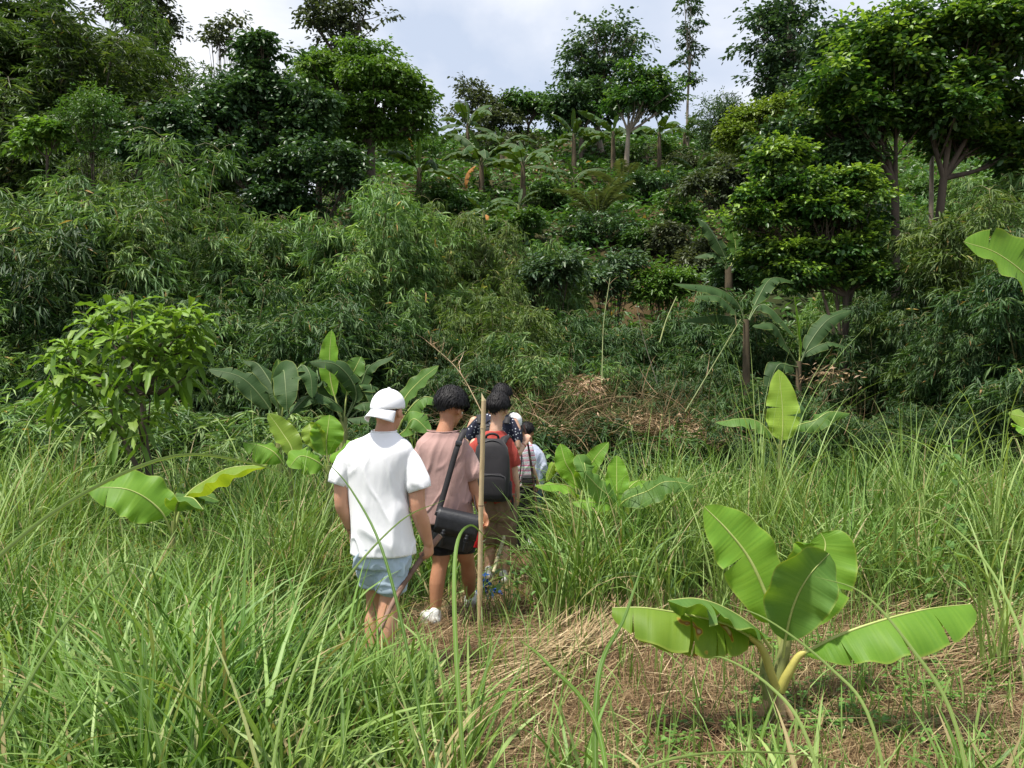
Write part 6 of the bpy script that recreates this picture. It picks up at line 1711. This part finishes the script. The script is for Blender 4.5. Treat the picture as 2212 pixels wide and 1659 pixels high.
# ---- person 2: dusty pink T-shirt ----
d2 = 5.7; W2 = lambda u, v, k=0: P(u, v, d2 + k)
hA2 = frame(R(-38), R(-24)); hc2 = W2(974, 882, .06)
t2, o2, g2 = person('man in dusty pink T-shirt and black shorts, head bowed to the right', d2, 962, SKIN2, .0065,
  (hc2, hA2, 1.06), (W2(958, 940, 0), .062),
  [(*W2(962, 1165), .14, .10, 1), (*W2(962, 1120), .145, .10, 1), (*W2(960, 1040), .135, .095, 1), (*W2(956, 975), .15, .09, 1), (*W2(955, 948), .13, .065, 1), (*W2(956, 934), .065, .05, 1)],
  [([W2(914, 980), W2(899, 1003), W2(896, 1055, .0), W2(900, 1085, .04), W2(908, 1120, .10)], (.05, .048, .04, .040, .026)),
   ([W2(998, 980), W2(1013, 1003), W2(1021, 1046, -.02), W2(1030, 1075, -.02), W2(1042, 1108, -.06)], (.05, .048, .040, .042, .026))],
  [([W2(948, 1150), W2(953, 1200, -.02), W2(950, 1222, -.03), W2(944, 1262, -.05), W2(941, 1325, -.06)], (.085, .066, .055, .056, .036)),
   ([W2(992, 1150), W2(1004, 1195, .08), W2(1010, 1215, .14), W2(1013, 1250, .22), W2(1016, 1292, .36)], (.085, .064, .053, .054, .034))],
  [dict(w=W2(908, 1120, .10), f=(.05, .15, -1), n=(1, .1, 0), side=(0, 1, 0), curl=.5),
   dict(w=W2(1042, 1105, -.06), f=(.25, -.05, -1), n=(-.55, -.8, 0), side=(-.6, .5, .3), curl=.9)])
hair(t2, o2, hc2, hA2, 1.05, (.099, .118, .118), seed=5, nl=4200, cut=-.80)
mb = MB()
sections(mb, [(*W2(964, 1128), .198, .135, .95), (*W2(964, 1112), .196, .134, .95), (*W2(962, 1060), .185, .128, .95), (*W2(958, 1010), .180, .124, .92), (*W2(956, 975), .190, .116, .85), (*W2(956, 957), .185, .10, .85), (*W2(957, 944), .150, .078, .95), (*W2(958, 933), .120, .070, 1)])
eL2, eR2 = W2(897, 1020, -.01), W2(1018, 1022, -.01)
limb(mb, [W2(918, 972), W2(906, 995), eL2], (.066, .072, .070)); limb(mb, [W2(996, 972), W2(1008, 995), eR2], (.066, .072, .068))
me = fuse(mb, .007, 5, .6); folds(me, .014, 1.2, 6.0, 21, shear=-.2, top=.2)
aL = unit(eL2 - W2(904, 985)); aR = unit(eR2 - W2(1006, 985))
open_ends(me, [(eL2 + aL * .05, aL, .11), (eR2 + aR * .05, aR, .11), (W2(964, 1128), np.array((0, 0, -1.)), .4)])
finish(me, 'tshirt', C_PINK, t2, o2, .003)
mb = MB(); tube(mb, [W2(958, 931) + np.array((.118 * math.cos(a), .070 * math.sin(a), .006 * math.cos(2 * a))) for a in np.linspace(0, 2 * np.pi, 33)], .004, 6); mb.build('collar', C_PINK, t2, o2)
mb = MB(); sections(mb, [(*W2(966, 1172), .165, .12, .85), (*W2(966, 1145), .170, .122, .85), (*W2(966, 1100), .155, .115, .9)])
a_, b_ = W2(953, 1180, -.01), W2(1003, 1178, .06)
limb(mb, [W2(948, 1155), a_], (.095, .088)); limb(mb, [W2(992, 1155), b_], (.095, .086))
me = fuse(mb, .009, 5, .6); folds(me, .010, 5, 5, 19, top=.8); open_ends(me, [(a_ + (0, 0, -.06), np.array((0, 0, -1.)), .085), (b_ + (0, 0, -.06), np.array((0, 0, -1.)), .085)])
finish(me, 'shorts', C_BLACK, t2, o2, .003)
shoe(t2, o2, np.array((W2(941, 0)[0], d2 - .09, o2[2])), R(28)); shoe(t2, o2, np.array((W2(1015, 0)[0], d2 + .34, o2[2] + .02)), R(8), 1.0, R(-6))
for w_, k in ((W2(941, 1325, -.06), 0), (W2(1016, 1294, .36), 0)):
    mb = MB(); tube(mb, [w_ + (0, 0, .035), w_, w_ + (0, 0, -.05)], (.040, .043, .046), 16, cap=False); mb.build('sock', M_SOCK, t2, o2)

# messenger bag
bA = frame(0, R(4), R(13)); bc = W2(985, 1145, -.21)
bg_ = thing('messenger_bag', 'black leather messenger bag with two buckled straps, behind the man in pink', 'bag', bc)
G = lambda x, y, z: bc + np.array((x, y, z)) @ bA
mb = MB(); box_part(mb, G(0, 0, -.015), (.148, .045, .118), bA, .12); mb.build('body', M_LEATH, bg_, bc)
mb = MB()
n = 14; pr = [(0.052, .10), (.05, .122), (.02, .132), (-.025, .130), (-.052, .112), (-.058, .07), (-.060, .02), (-.059, -.03)]
V = []; 
for y, z in pr: V += [G(x, y, z) for x in np.linspace(-.152, .152, n)]
F = [(i * n + j, i * n + j + 1, (i + 1) * n + j + 1, (i + 1) * n + j) for i in range(len(pr) - 1) for j in range(n - 1)]
mb.add(V, F); fl = mb.build('flap', M_LEATH, bg_, bc); m_ = fl.modifiers.new('thickness', 'SOLIDIFY'); m_.thickness = .004
for x in (-.080, .085):
    mb = MB(); band(mb, [G(x, -.062, .0), G(x, -.066, -.04), G(x, -.060, -.095), G(x, -.056, -.12)], .024, .004, G(0, -1, 0) - G(0, 0, 0)); st_ = mb.build('buckle_strap', M_LEATH, bg_, bc)
    mb = MB(); tube(mb, [G(x + a, -.071, -.035 + b) for a, b in ((-.016, -.013), (.016, -.013), (.016, .013), (-.016, .013), (-.016, -.013))], .0022, 6); mb.build('buckle', M_METAL, st_, bc)
mb = MB(); band(mb, [G(-.15, 0, .07), W2(955, 1080, -.19), W2(972, 1020, -.165), W2(988, 965, -.135), W2(1000, 935, -.075), W2(1003, 928, .0), W2(1000, 940, .09)], .040, .004, (0, -1, .35)); sp = mb.build('shoulder_strap', C_BAGP, bg_, bc)
mb = MB(); q = W2(991, 957, -.135); box_part(mb, q, (.024, .006, .016), frame(0, 0, R(14)), .1); mb.build('strap_slider', M_METAL, sp, bc)
mb = MB(); band(mb, [G(.15, 0, .07), W2(1026, 1090, -.10), W2(1022, 1050, .02), W2(1012, 1000, .12)], .036, .004, (1, 0, 0)); mb.build('shoulder_strap', C_BAGP, bg_, bc)
for x in (-.150, .150):
    mb = MB(); tube(mb, [G(x + .014 * math.cos(a), 0, .085 + .018 * math.sin(a)) for a in np.linspace(0, 6.28, 14)], .0028, 6); mb.build('strap_ring', M_METAL, bg_, bc)
# small embossed letters on the flap, unreadable at this distance
mb = MB()
for k in range(7):
    if k == 3: continue
    box_part(mb, G(-.005 + .011 * k, -.0615, .048), (.0032, .0008, .0042 if k % 2 else .0032), bA, .1)
mb.build('small_lettering', M_METAL, bg_, bc)

# red canister
cc_ = W2(1033, 1154, -.09)
M_CAN = None
m, N, Lk, b = newmat('red_printed_card')
tcn = N.new('ShaderNodeTexCoord'); vo = N.new('ShaderNodeTexNoise'); vo.inputs['Scale'].default_value = 26; Lk.new(tcn.outputs['Object'], vo.inputs[0])
rr = ramp(N, [(0, (.62, .02, .03)), (.56, (.62, .02, .03)), (.58, (.75, .5, .4)), (.66, (.8, .55, .05)), (1, (.8, .6, .1))]); Lk.new(vo.outputs[0], rr.inputs[0]); Lk.new(rr.outputs[0], b.inputs['Base Color']); b.inputs['Roughness'].default_value = .35
cn = thing('snack_canister', 'red printed snack canister tucked between the messenger bag and the bamboo pole', 'canister', cc_ - (0, 0, .09))
mb = MB(); tube(mb, [cc_ + (0, 0, -.09), cc_ + (.004, 0, .075)], .034, 24); mb.build('tube', m, cn, cc_ - (0, 0, .09))
mb = MB(); tube(mb, [cc_ + (.004, 0, .074), cc_ + (.004, 0, .086)], .0355, 24); mb.build('lid', M_CUT, cn, cc_ - (0, 0, .09))
mb = MB(); tube(mb, [cc_ + (0, 0, -.094), cc_ + (0, 0, -.088)], .035, 24); mb.build('rim', M_METAL, cn, cc_ - (0, 0, .09))

# tall bamboo pole with its slanted cut top
pb = P(1036, 1354, 5.45); pb[2] = float(H(pb[0], pb[1])) - .02
pt = thing('bamboo_pole', 'tall speckled bamboo pole with slanted cut tip beside the messenger bag', 'bamboo pole', pb, group='sticks carried by the walkers')
pp = smooth_path([P(1045, 866, 5.40), P(1042, 980, 5.41), P(1038, 1150, 5.44), pb], 40)
rr_ = np.full(40, .0165); 
for k in (7, 22, 33): rr_[k] *= 1.17
mb = MB(); tube(mb, pp, rr_ * np.linspace(.95, 1.05, 40), 16, .5); mb.build('shaft', M_POLE, pt, pb)
tp0 = pp[0]; mb = MB(); an = np.arange(16) / 16 * 2 * np.pi
ring = np.stack([tp0[0] + .0157 * np.cos(an), tp0[1] + .0157 * np.sin(an), np.full(16, tp0[2] - .001)], 1); tp_ = ring.copy(); tp_[:, 2] += .004 + .055 * (.5 - .5 * np.cos(an)) ** 1.6
mb.add(np.vstack([ring, tp_]), [(i, (i + 1) % 16, 16 + (i + 1) % 16, 16 + i) for i in range(16)]); mb.add(np.vstack([tp_, tp_.mean(0)]), [(i, (i + 1) % 16, 16) for i in range(16)]); mb.build('slanted_tip', M_CUT, pt, pb)
for k in (7, 22, 33):
    mb = MB(); p_ = pp[k]; tube(mb, [p_ + (0, 0, -.004), p_ + (0, 0, .004)], .0195, 16); mb.build('node', M_STICK if k > 7 else M_POLE, pt, pb)

# ---- person 3: red T-shirt with backpack ----
d3 = 7.0; W3 = lambda u, v, k=0: P(u, v, d3 + k)
hA3 = frame(R(-22), R(-14)); hc3 = W3(1076, 884, .04)
t3, o3_, g3 = person('man in brick red T-shirt and brown shorts with a black backpack', d3, 1072, SKIN3, .0075,
  (hc3, hA3, .98), (W3(1070, 934, 0), .056),
  [(*W3(1074, 1120), .135, .10, 1), (*W3(1074, 1080), .14, .10, 1), (*W3(1070, 1020), .125, .09, 1), (*W3(1065, 965), .14, .085, 1), (*W3(1065, 944), .12, .06, 1), (*W3(1068, 932), .06, .048, 1)],
  [([W3(1026, 958), W3(1018, 985), W3(1014, 1022), W3(1016, 1045, .05), W3(1022, 1068, .12)], (.046, .044, .036, .036, .024)),
   ([W3(1098, 958), W3(1106, 985), W3(1111, 1024), W3(1114, 1045, .02), W3(1117, 1072, .05)], (.046, .044, .036, .036, .024))],
  [([W3(1060, 1110), W3(1062, 1150, .04), W3(1062, 1170, .06), W3(1058, 1200, .05), W3(1056, 1238, .05)], (.08, .06, .05, .05, .034)),
   ([W3(1090, 1110), W3(1094, 1150, .0), W3(1094, 1170, -.02), W3(1090, 1200, -.06), W3(1088, 1250, -.10)], (.08, .06, .05, .05, .034))],
  [dict(w=W3(1022, 1068, .12), f=(.1, .3, -1), n=(1, .1, 0), side=(0, 1, 0), curl=.7),
   dict(w=W3(1117, 1072, .05), f=(-.08, .12, -1), n=(-.8, .55, 0), side=(-.3, 1, .2), curl=1.1)])
hair(t3, o3_, hc3, hA3, 1.0, (.096, .113, .116), seed=8, nl=3500, cut=-.78)
mb = MB()
sections(mb, [(*W3(1075, 1085), .155, .12, .95), (*W3(1073, 1050), .150, .115, .95), (*W3(1069, 1000), .155, .11, .92), (*W3(1065, 965), .172, .105, .86), (*W3(1065, 950), .165, .088, .88), (*W3(1067, 940), .12, .07, 1), (*W3(1069, 931), .075, .06, 1)])
eL3, eR3 = W3(1018, 1000), W3(1109, 998)
limb(mb, [W3(1030, 963), W3(1022, 980), eL3], (.066, .068, .056)); limb(mb, [W3(1094, 963), W3(1102, 980), eR3], (.066, .068, .056))
me = fuse(mb, .0095, 6, .6); folds(me, .012, 2.4, 7, 33)
aL = unit(eL3 - W3(1023, 980)); aR = unit(eR3 - W3(1102, 975))
open_ends(me, [(eL3 + aL * .045, aL, .1), (eR3 + aR * .045, aR, .1), (W3(1075, 1085), np.array((0, 0, -1.)), .4)])
finish(me, 'tshirt', C_RED, t3, o3_, .003)
mb = MB(); sections(mb, [(*W3(1077, 1120), .155, .12, .85), (*W3(1077, 1095), .158, .12, .85), (*W3(1076, 1065), .145, .11, .9)])
a_, b_ = W3(1062, 1158, .04), W3(1094, 1162, .0)
limb(mb, [W3(1060, 1112), a_], (.090, .088)); limb(mb, [W3(1090, 1112), b_], (.092, .088))
me = fuse(mb, .010, 5, .6); folds(me, .016, 3, 6, 29, top=.8); open_ends(me, [(a_ + (0, 0, -.06), np.array((0, 0, -1.)), .085), (b_ + (0, 0, -.06), np.array((0, 0, -1.)), .085)])
finish(me, 'shorts', C_BROWN, t3, o3_, .003)
shoe(t3, o3_, np.array((W3(1056, 0)[0], d3 + .0, o3_[2])), 0); shoe(t3, o3_, np.array((W3(1088, 0)[0], d3 - .15, o3_[2])), 0)

def backpack(label, c, s, A, strapL, strapR):
    t = thing('backpack', label, 'backpack', c); G = lambda x, y, z: c + (np.array((x, y, z)) * s) @ A
    mb = MB(); sections_pts = []
    # main sack: rounded top, fuller below
    for z, a, b in ((-.26, .105, .06), (-.25, .135, .085), (-.18, .150, .100), (-.05, .150, .100), (.08, .142, .090), (.17, .125, .078), (.225, .09, .055), (.24, .05, .03)):
        an = np.arange(28) / 28 * 2 * np.pi; cs, sn = np.cos(an), np.sin(an)
        sections_pts.append(np.stack([a * np.sign(cs) * np.abs(cs) ** .55, b * np.sign(sn) * np.abs(sn) ** .6, np.full(28, z)], 1))
    V = np.array([G(*q) for q in np.concatenate(sections_pts)]); n = len(sections_pts)
    F = [(i * 28 + j, i * 28 + (j + 1) % 28, (i + 1) * 28 + (j + 1) % 28, (i + 1) * 28 + j) for i in range(n - 1) for j in range(28)]
    mb.add(V, F); mb.add(np.vstack([V[:28], V[:28].mean(0)]), [((i + 1) % 28, i, 28) for i in range(28)]); mb.add(np.vstack([V[-28:], V[-28:].mean(0)]), [(i, (i + 1) % 28, 28) for i in range(28)])
    mb.build('main_sack', C_BAGP, t, c)
    mb = MB(); box_part(mb, G(0, -.095, -.135), np.array((.118, .030, .100)) * s, A, .2); pk = mb.build('front_pocket', C_BAGP, t, c)
    mb = MB(); tube(mb, [G(x, -.122, -.045 - .012 * (x / .1) ** 2) for x in np.linspace(-.1, .1, 9)], .0035 * s, 6); mb.build('zipper', M_LEATH, pk, c)
    mb = MB(); tube(mb, smooth_path([G(-.125, -.045, .02), G(-.115, -.055, .13), G(-.07, -.06, .20), G(0, -.058, .225), G(.07, -.06, .20), G(.115, -.055, .13), G(.125, -.045, .02)], 30), .0045 * s, 6); mb.build('zipper', M_LEATH, t, c)
    for sx in (-1, 1):
        mb = MB(); box_part(mb, G(sx * .145, .0, -.17), np.array((.022, .055, .075)) * s, A, .2); mb.build('side_pocket', C_BAGP, t, c)
    mb = MB(); tube(mb, smooth_path([G(-.05, .03, .22), G(-.045, .0, .262), G(0, -.01, .278), G(.045, .0, .262), G(.05, .03, .22)], 14), .010 * s, 8); mb.build('handle', C_BAGP, t, c)
    for pts in (strapL, strapR):
        mb = MB(); band(mb, pts, .062 * s, .012, (0, -.4, 1)); mb.build('shoulder_strap', C_BAGP, t, c)
    for sx in (-1, 1):
        mb = MB(); band(mb, [G(sx * .13, .07, -.2), G(sx * .17, .05, -.24), G(sx * .165, .03, -.34)], .02 * s, .003, (0, -1, 0)); mb.build('strap_end', C_BAGP, t, c)
    return t
backpack('black backpack worn over the brick red T-shirt', W3(1062, 1012, -.185), 1.08, frame(0, R(-3), R(1)),
  [W3(1040, 958, -.13), W3(1038, 944, -.06), W3(1036, 941, .0), W3(1034, 952, .09)], [W3(1084, 958, -.13), W3(1092, 944, -.06), W3(1096, 942, .0), W3(1098, 952, .09)])
stick('pale peeled stick in the hand of the man in brick red', [W3(1122, 1066, .10), W3(1117, 1083, .07), W3(1105, 1112, .0), W3(1083, 1180, -.12), W3(1066, 1235, -.25)], (.014, .015, .017, .017, .015), M_PALE, M_CUT, seed=4)

# ---- person 4: navy dashed shirt, right arm raised ----
d4 = 8.3; W4 = lambda u, v, k=0: P(u, v, d4 + k)
hA4 = frame(R(-12), R(-16)); hc4 = W4(1084, 859, .03)
t4, o4, g4 = person('tall man in navy shirt with white dashes, right hand raised on a dark stick', d4, 1070, SKIN3, .009,
  (hc4, hA4, 1.0), (W4(1074, 893, 0), .058),
  [(*W4(1070, 1050), .14, .10, 1), (*W4(1070, 1010), .14, .10, 1), (*W4(1068, 955), .14, .09, 1), (*W4(1067, 915), .15, .085, 1), (*W4(1068, 900), .12, .06, 1), (*W4(1072, 890), .06, .05, 1)],
  [([W4(1025, 910), W4(1017, 930), W4(1013, 960), W4(1014, 985, .08), W4(1020, 1005, .15)], (.052, .05, .038, .038, .026)),
   ([W4(1109, 912), W4(1117, 935, -.02), W4(1117, 978, -.04), W4(1126, 968, .05), W4(1134, 958, .10)], (.052, .05, .038, .038, .026))],
  [([W4(1060, 1040), W4(1060, 1090, .02), W4(1058, 1150, .05), W4(1057, 1176, .05)], (.085, .06, .05, .036)), ([W4(1086, 1040), W4(1088, 1090, .0), W4(1088, 1150, -.05), W4(1088, 1176, -.08)], (.085, .06, .05, .036))],
  [dict(w=W4(1020, 1005, .15), f=(.1, .3, -1), n=(1, .1, 0), side=(0, 1, 0), curl=.7),
   dict(w=W4(1134, 959, .10), f=(.25, .35, .9), n=(.2, .9, -.3), side=(-1, .2, .2), curl=1.05, s=1.05)])
hair(t4, o4, hc4, hA4, 1.0, (.100, .114, .112), seed=12, nl=1500, cut=-.72)
mb = MB()
sections(mb, [(*W4(1070, 1030), .165, .125, .95), (*W4(1069, 980), .16, .12, .95), (*W4(1068, 935), .175, .115, .88), (*W4(1067, 913), .188, .105, .84), (*W4(1069, 900), .15, .08, .9), (*W4(1073, 891), .08, .065, 1)])
eL4, eR4 = W4(1017, 945), W4(1117, 950, -.02)
limb(mb, [W4(1030, 915), W4(1021, 930), eL4], (.07, .07, .058)); limb(mb, [W4(1104, 915), W4(1113, 932, -.01), eR4], (.07, .068, .056))
me = fuse(mb, .011, 6, .6); folds(me, .010, 2.4, 7, 53)
open_ends(me, [(eL4 + (0, 0, -.045), np.array((0, 0, -1.)), .1), (eR4 + (0, 0, -.045), np.array((0, 0, -1.)), .1)])
finish(me, 'shirt', C_NAVY, t4, o4, .003)
mb = MB()
limb(mb, [W4(1062, 1030), W4(1060, 1100, .02), W4(1058, 1160, .05)], (.105, .085, .065)); limb(mb, [W4(1084, 1030), W4(1087, 1100, 0), W4(1088, 1160, -.06)], (.105, .085, .065))
me = fuse(mb, .012, 5); folds(me, .01, 4, 5, 3); finish(me, 'trousers', C_BLACK, t4, o4)
shoe(t4, o4, np.array((W4(1057, 0)[0], d4, o4[2])), 0); shoe(t4, o4, np.array((W4(1088, 0)[0], d4 - .1, o4[2])), 0)
M_BRAC = plainmat('red_cord', (.35, .05, .02), (.5, .12, .04), 60, .6)
mb = MB(); q = W4(1131, 962, .08); ax = unit(np.array((.55, .35, .75))); tube(mb, [q - ax * .004, q + ax * .004], .033, 16); mb.build('bracelet', M_BRAC, t4, o4)
backpack('black backpack of the tall man in navy, mostly hidden behind the red T-shirt', W4(1062, 965, -.19), .98, frame(0, R(-3), 0),
  [W4(1036, 915, -.13), W4(1036, 900, -.07), W4(1035, 897, .0), W4(1034, 908, .09)], [W4(1094, 915, -.13), W4(1096, 903, -.07), W4(1097, 900, .0), W4(1098, 908, .09)])
stick('thin dark red brown stick gripped high by the raised hand', [W4(1132, 918, .20), W4(1137, 943, .17), W4(1143, 975, .14), W4(1153, 1045, .05), W4(1168, 1168, -.10)], (.008, .010, .012, .013, .011), M_DSTK, seed=6)

# ---- person 5: striped shirt, white cap ----
d5 = 9.0; W5 = lambda u, v, k=0: P(u, v, d5 + k)
hA5 = frame(R(-15), R(-14)); hc5 = W5(1108, 915, .03)
t5, o5, g5 = person('woman in pink and white striped shirt, black trousers and white cap', d5, 1128, SKIN3, .009,
  (hc5, hA5, .93), (W5(1116, 944, 0), .050),
  [(*W5(1132, 1075), .13, .10, 1), (*W5(1132, 1040), .13, .095, 1), (*W5(1128, 1005), .11, .08, 1), (*W5(1124, 970), .125, .08, 1), (*W5(1122, 953), .11, .055, 1), (*W5(1118, 944), .055, .045, 1)],
  [([W5(1100, 962), W5(1096, 990), W5(1096, 1010), W5(1098, 1030, .08)], (.042, .040, .032, .022)), ([W5(1142, 962), W5(1146, 985), W5(1149, 1008, -.02), W5(1155, 1026, .0), W5(1161, 1045, .06)], (.042, .040, .034, .032, .022))],
  [([W5(1124, 1070), W5(1124, 1120), W5(1124, 1195)], (.075, .055, .035)), ([W5(1142, 1070), W5(1144, 1120), W5(1144, 1195, -.05)], (.075, .055, .035))],
  [dict(w=W5(1098, 1030, .08), f=(.1, .3, -1), n=(1, .1, 0), side=(0, 1, 0), curl=.7, s=.9), dict(w=W5(1161, 1045, .06), f=(.1, .5, -1), n=(-1, .1, 0), side=(0, 1, 0), curl=.7, s=.9)])
mb = MB(); sections(mb, [(*W5(1130, 1050), .135, .105, .95), (*W5(1129, 1020), .130, .10, .95), (*W5(1126, 985), .142, .10, .9), (*W5(1123, 965), .150, .09, .85), (*W5(1121, 953), .11, .07, .95), (*W5(1118, 945), .065, .055, 1)])
limb(mb, [W5(1103, 964), W5(1098, 980), W5(1097, 1000)], (.058, .058, .046)); limb(mb, [W5(1139, 964), W5(1144, 982), W5(1148, 1000, -.01)], (.058, .058, .048))
me = fuse(mb, .011, 6, .6); folds(me, .010, 2.4, 7, 63); finish(me, 'shirt', C_STRIPE, t5, o5)
mb = MB(); limb(mb, [W5(1127, 1038), W5(1124, 1120), W5(1124, 1185)], (.098, .08, .06)); limb(mb, [W5(1136, 1038), W5(1144, 1120), W5(1144, 1190, -.05)], (.098, .08, .06))
me = fuse(mb, .012, 5); folds(me, .01, 4, 5, 3); finish(me, 'trousers', C_BLACK, t5, o5)
mb = MB(); sphere_part(mb, hc5 + np.array((.012, -.004, .030)), np.array((.094, .112, .096)), hA5, 24, 16); cp = mb.build('cap', C_CAP, t5, o5)
mb = MB(); sphere_part(mb, hc5 + (np.array((0, .13, .02))) @ hA5, (.075, .07, .008), hA5 @ np.eye(3), 18, 8); mb.build('brim', C_CAP, cp, o5)
hair(t5, o5, hc5, hA5, .94, (.088, .100, .1), seed=15, nl=700, cut=-.72)
mb = MB(); band(mb, [W5(1118, 1050, -.1), W5(1124, 1020, -.115), W5(1126, 985, -.115), W5(1121, 958, -.08)], .016, .004, (0, -1, 0)); mb.build('thin_strap', C_BAGP, t5, o5)
wb = W5(1142, 1036, -.11); wbag = thing('waist_bag', 'small black waist bag on the woman in the striped shirt', 'bag', wb)
mb = MB(); box_part(mb, wb, (.085, .04, .055), frame(0), .2); mb.build('pouch', C_BAGP, wbag, wb)
mb = MB(); tube(mb, [wb + (-.07, -.04, .025), wb + (.07, -.04, .025)], .003, 5); mb.build('zipper', M_METAL, wbag, wb)

# ---- person 6: grey blue long sleeves ----
d6 = 9.8; W6 = lambda u, v, k=0: P(u, v, d6 + k)
hA6 = frame(R(10), R(-18)); hc6 = W6(1138, 934, .05)
t6, o6, g6 = person('person in grey blue long sleeved top and jeans, leading the file', d6, 1146, SKIN2, .010,
  (hc6, hA6, .93), (W6(1143, 962, 0), .050),
  [(*W6(1146, 1075), .13, .10, 1), (*W6(1146, 1045), .13, .095, 1), (*W6(1146, 1010), .12, .085, 1), (*W6(1146, 982), .13, .08, 1), (*W6(1146, 968), .11, .055, 1), (*W6(1145, 961), .055, .045, 1)],
  [([W6(1124, 978), W6(1119, 1005), W6(1121, 1030, .1)], (.044, .036, .024)), ([W6(1167, 980), W6(1172, 1000, -.02), W6(1171, 1018, -.02), W6(1162, 1030, .10)], (.044, .038, .035, .024))],
  [([W6(1138, 1070), W6(1138, 1120), W6(1138, 1195)], (.075, .055, .035)), ([W6(1154, 1070), W6(1154, 1120), W6(1155, 1190, -.05)], (.075, .055, .035))],
  [dict(w=W6(1121, 1030, .1), f=(.2, .8, -.6), n=(.5, .1, -1), side=(1, 0, 0), curl=.7, s=.9), dict(w=W6(1161, 1029, .10), f=(-.5, .6, -.5), n=(-.6, .1, -1), side=(-1, 0, 0), curl=.6, s=.9)])
mb = MB(); sections(mb, [(*W6(1147, 1052), .145, .11, .95), (*W6(1147, 1030), .140, .105, .95), (*W6(1146, 1000), .148, .105, .9), (*W6(1146, 980), .155, .095, .85), (*W6(1145, 968), .115, .07, .95), (*W6(1145, 960), .065, .055, 1)])
limb(mb, [W6(1126, 982), W6(1120, 1004), W6(1121, 1022, .06)], (.058, .052, .036)); limb(mb, [W6(1165, 982), W6(1172, 1000, -.02), W6(1172, 1014, -.02), W6(1166, 1024, .06)], (.060, .056, .050, .038))
me = fuse(mb, .011, 6, .6); folds(me, .012, 2.4, 7, 73); finish(me, 'top', C_GREYB, t6, o6)
mb = MB(); limb(mb, [W6(1140, 1055), W6(1138, 1120), W6(1138, 1185)], (.098, .08, .06)); limb(mb, [W6(1154, 1055), W6(1154, 1120), W6(1155, 1185, -.05)], (.098, .08, .06))
me = fuse(mb, .012, 5); folds(me, .01, 4, 5, 3); finish(me, 'jeans', C_JEANS, t6, o6)
hair(t6, o6, hc6, hA6, .94, (.094, .108, .106), seed=17, nl=800, cut=-.7)
for t_, o_, ww, dd_ in ((t5, o5, W5(1124, 0), d5), (t5, o5, W5(1144, 0), d5 - .07), (t6, o6, W6(1138, 0), d6), (t6, o6, W6(1155, 0), d6 - .07)):
    shoe(t_, o_, np.array((ww[0], dd_, float(H(ww[0], dd_)))), 0, .9)

# blue plastic scrap by the path
sx_, sd_ = (1050 - CX) / FPX * 6.3, 6.3
M_BLUEP = plainmat('blue_plastic', (.01, .035, .14), (.02, .08, .28), 20, .3, .5, 40)
mb = MB(); k = 26; c_ = np.array((sx_, sd_, float(H(sx_, sd_)) + .14)); p_ = c_ + rng.normal(0, .045, (k, 3))
leaves(mb, p_, rdir(k), rdir(k), rng.uniform(.05, .11, k), rng.uniform(.03, .06, k), .5, 'broad', fold=.4)
ob = mb.build('plastic_scrap', M_BLUEP, origin=(sx_, sd_, c_[2] - .14)); ob.location = (sx_, sd_, c_[2] - .14)
tag(ob, 'crumpled blue plastic scrap caught in the weeds beside the bamboo pole', 'litter', kind='stuff')
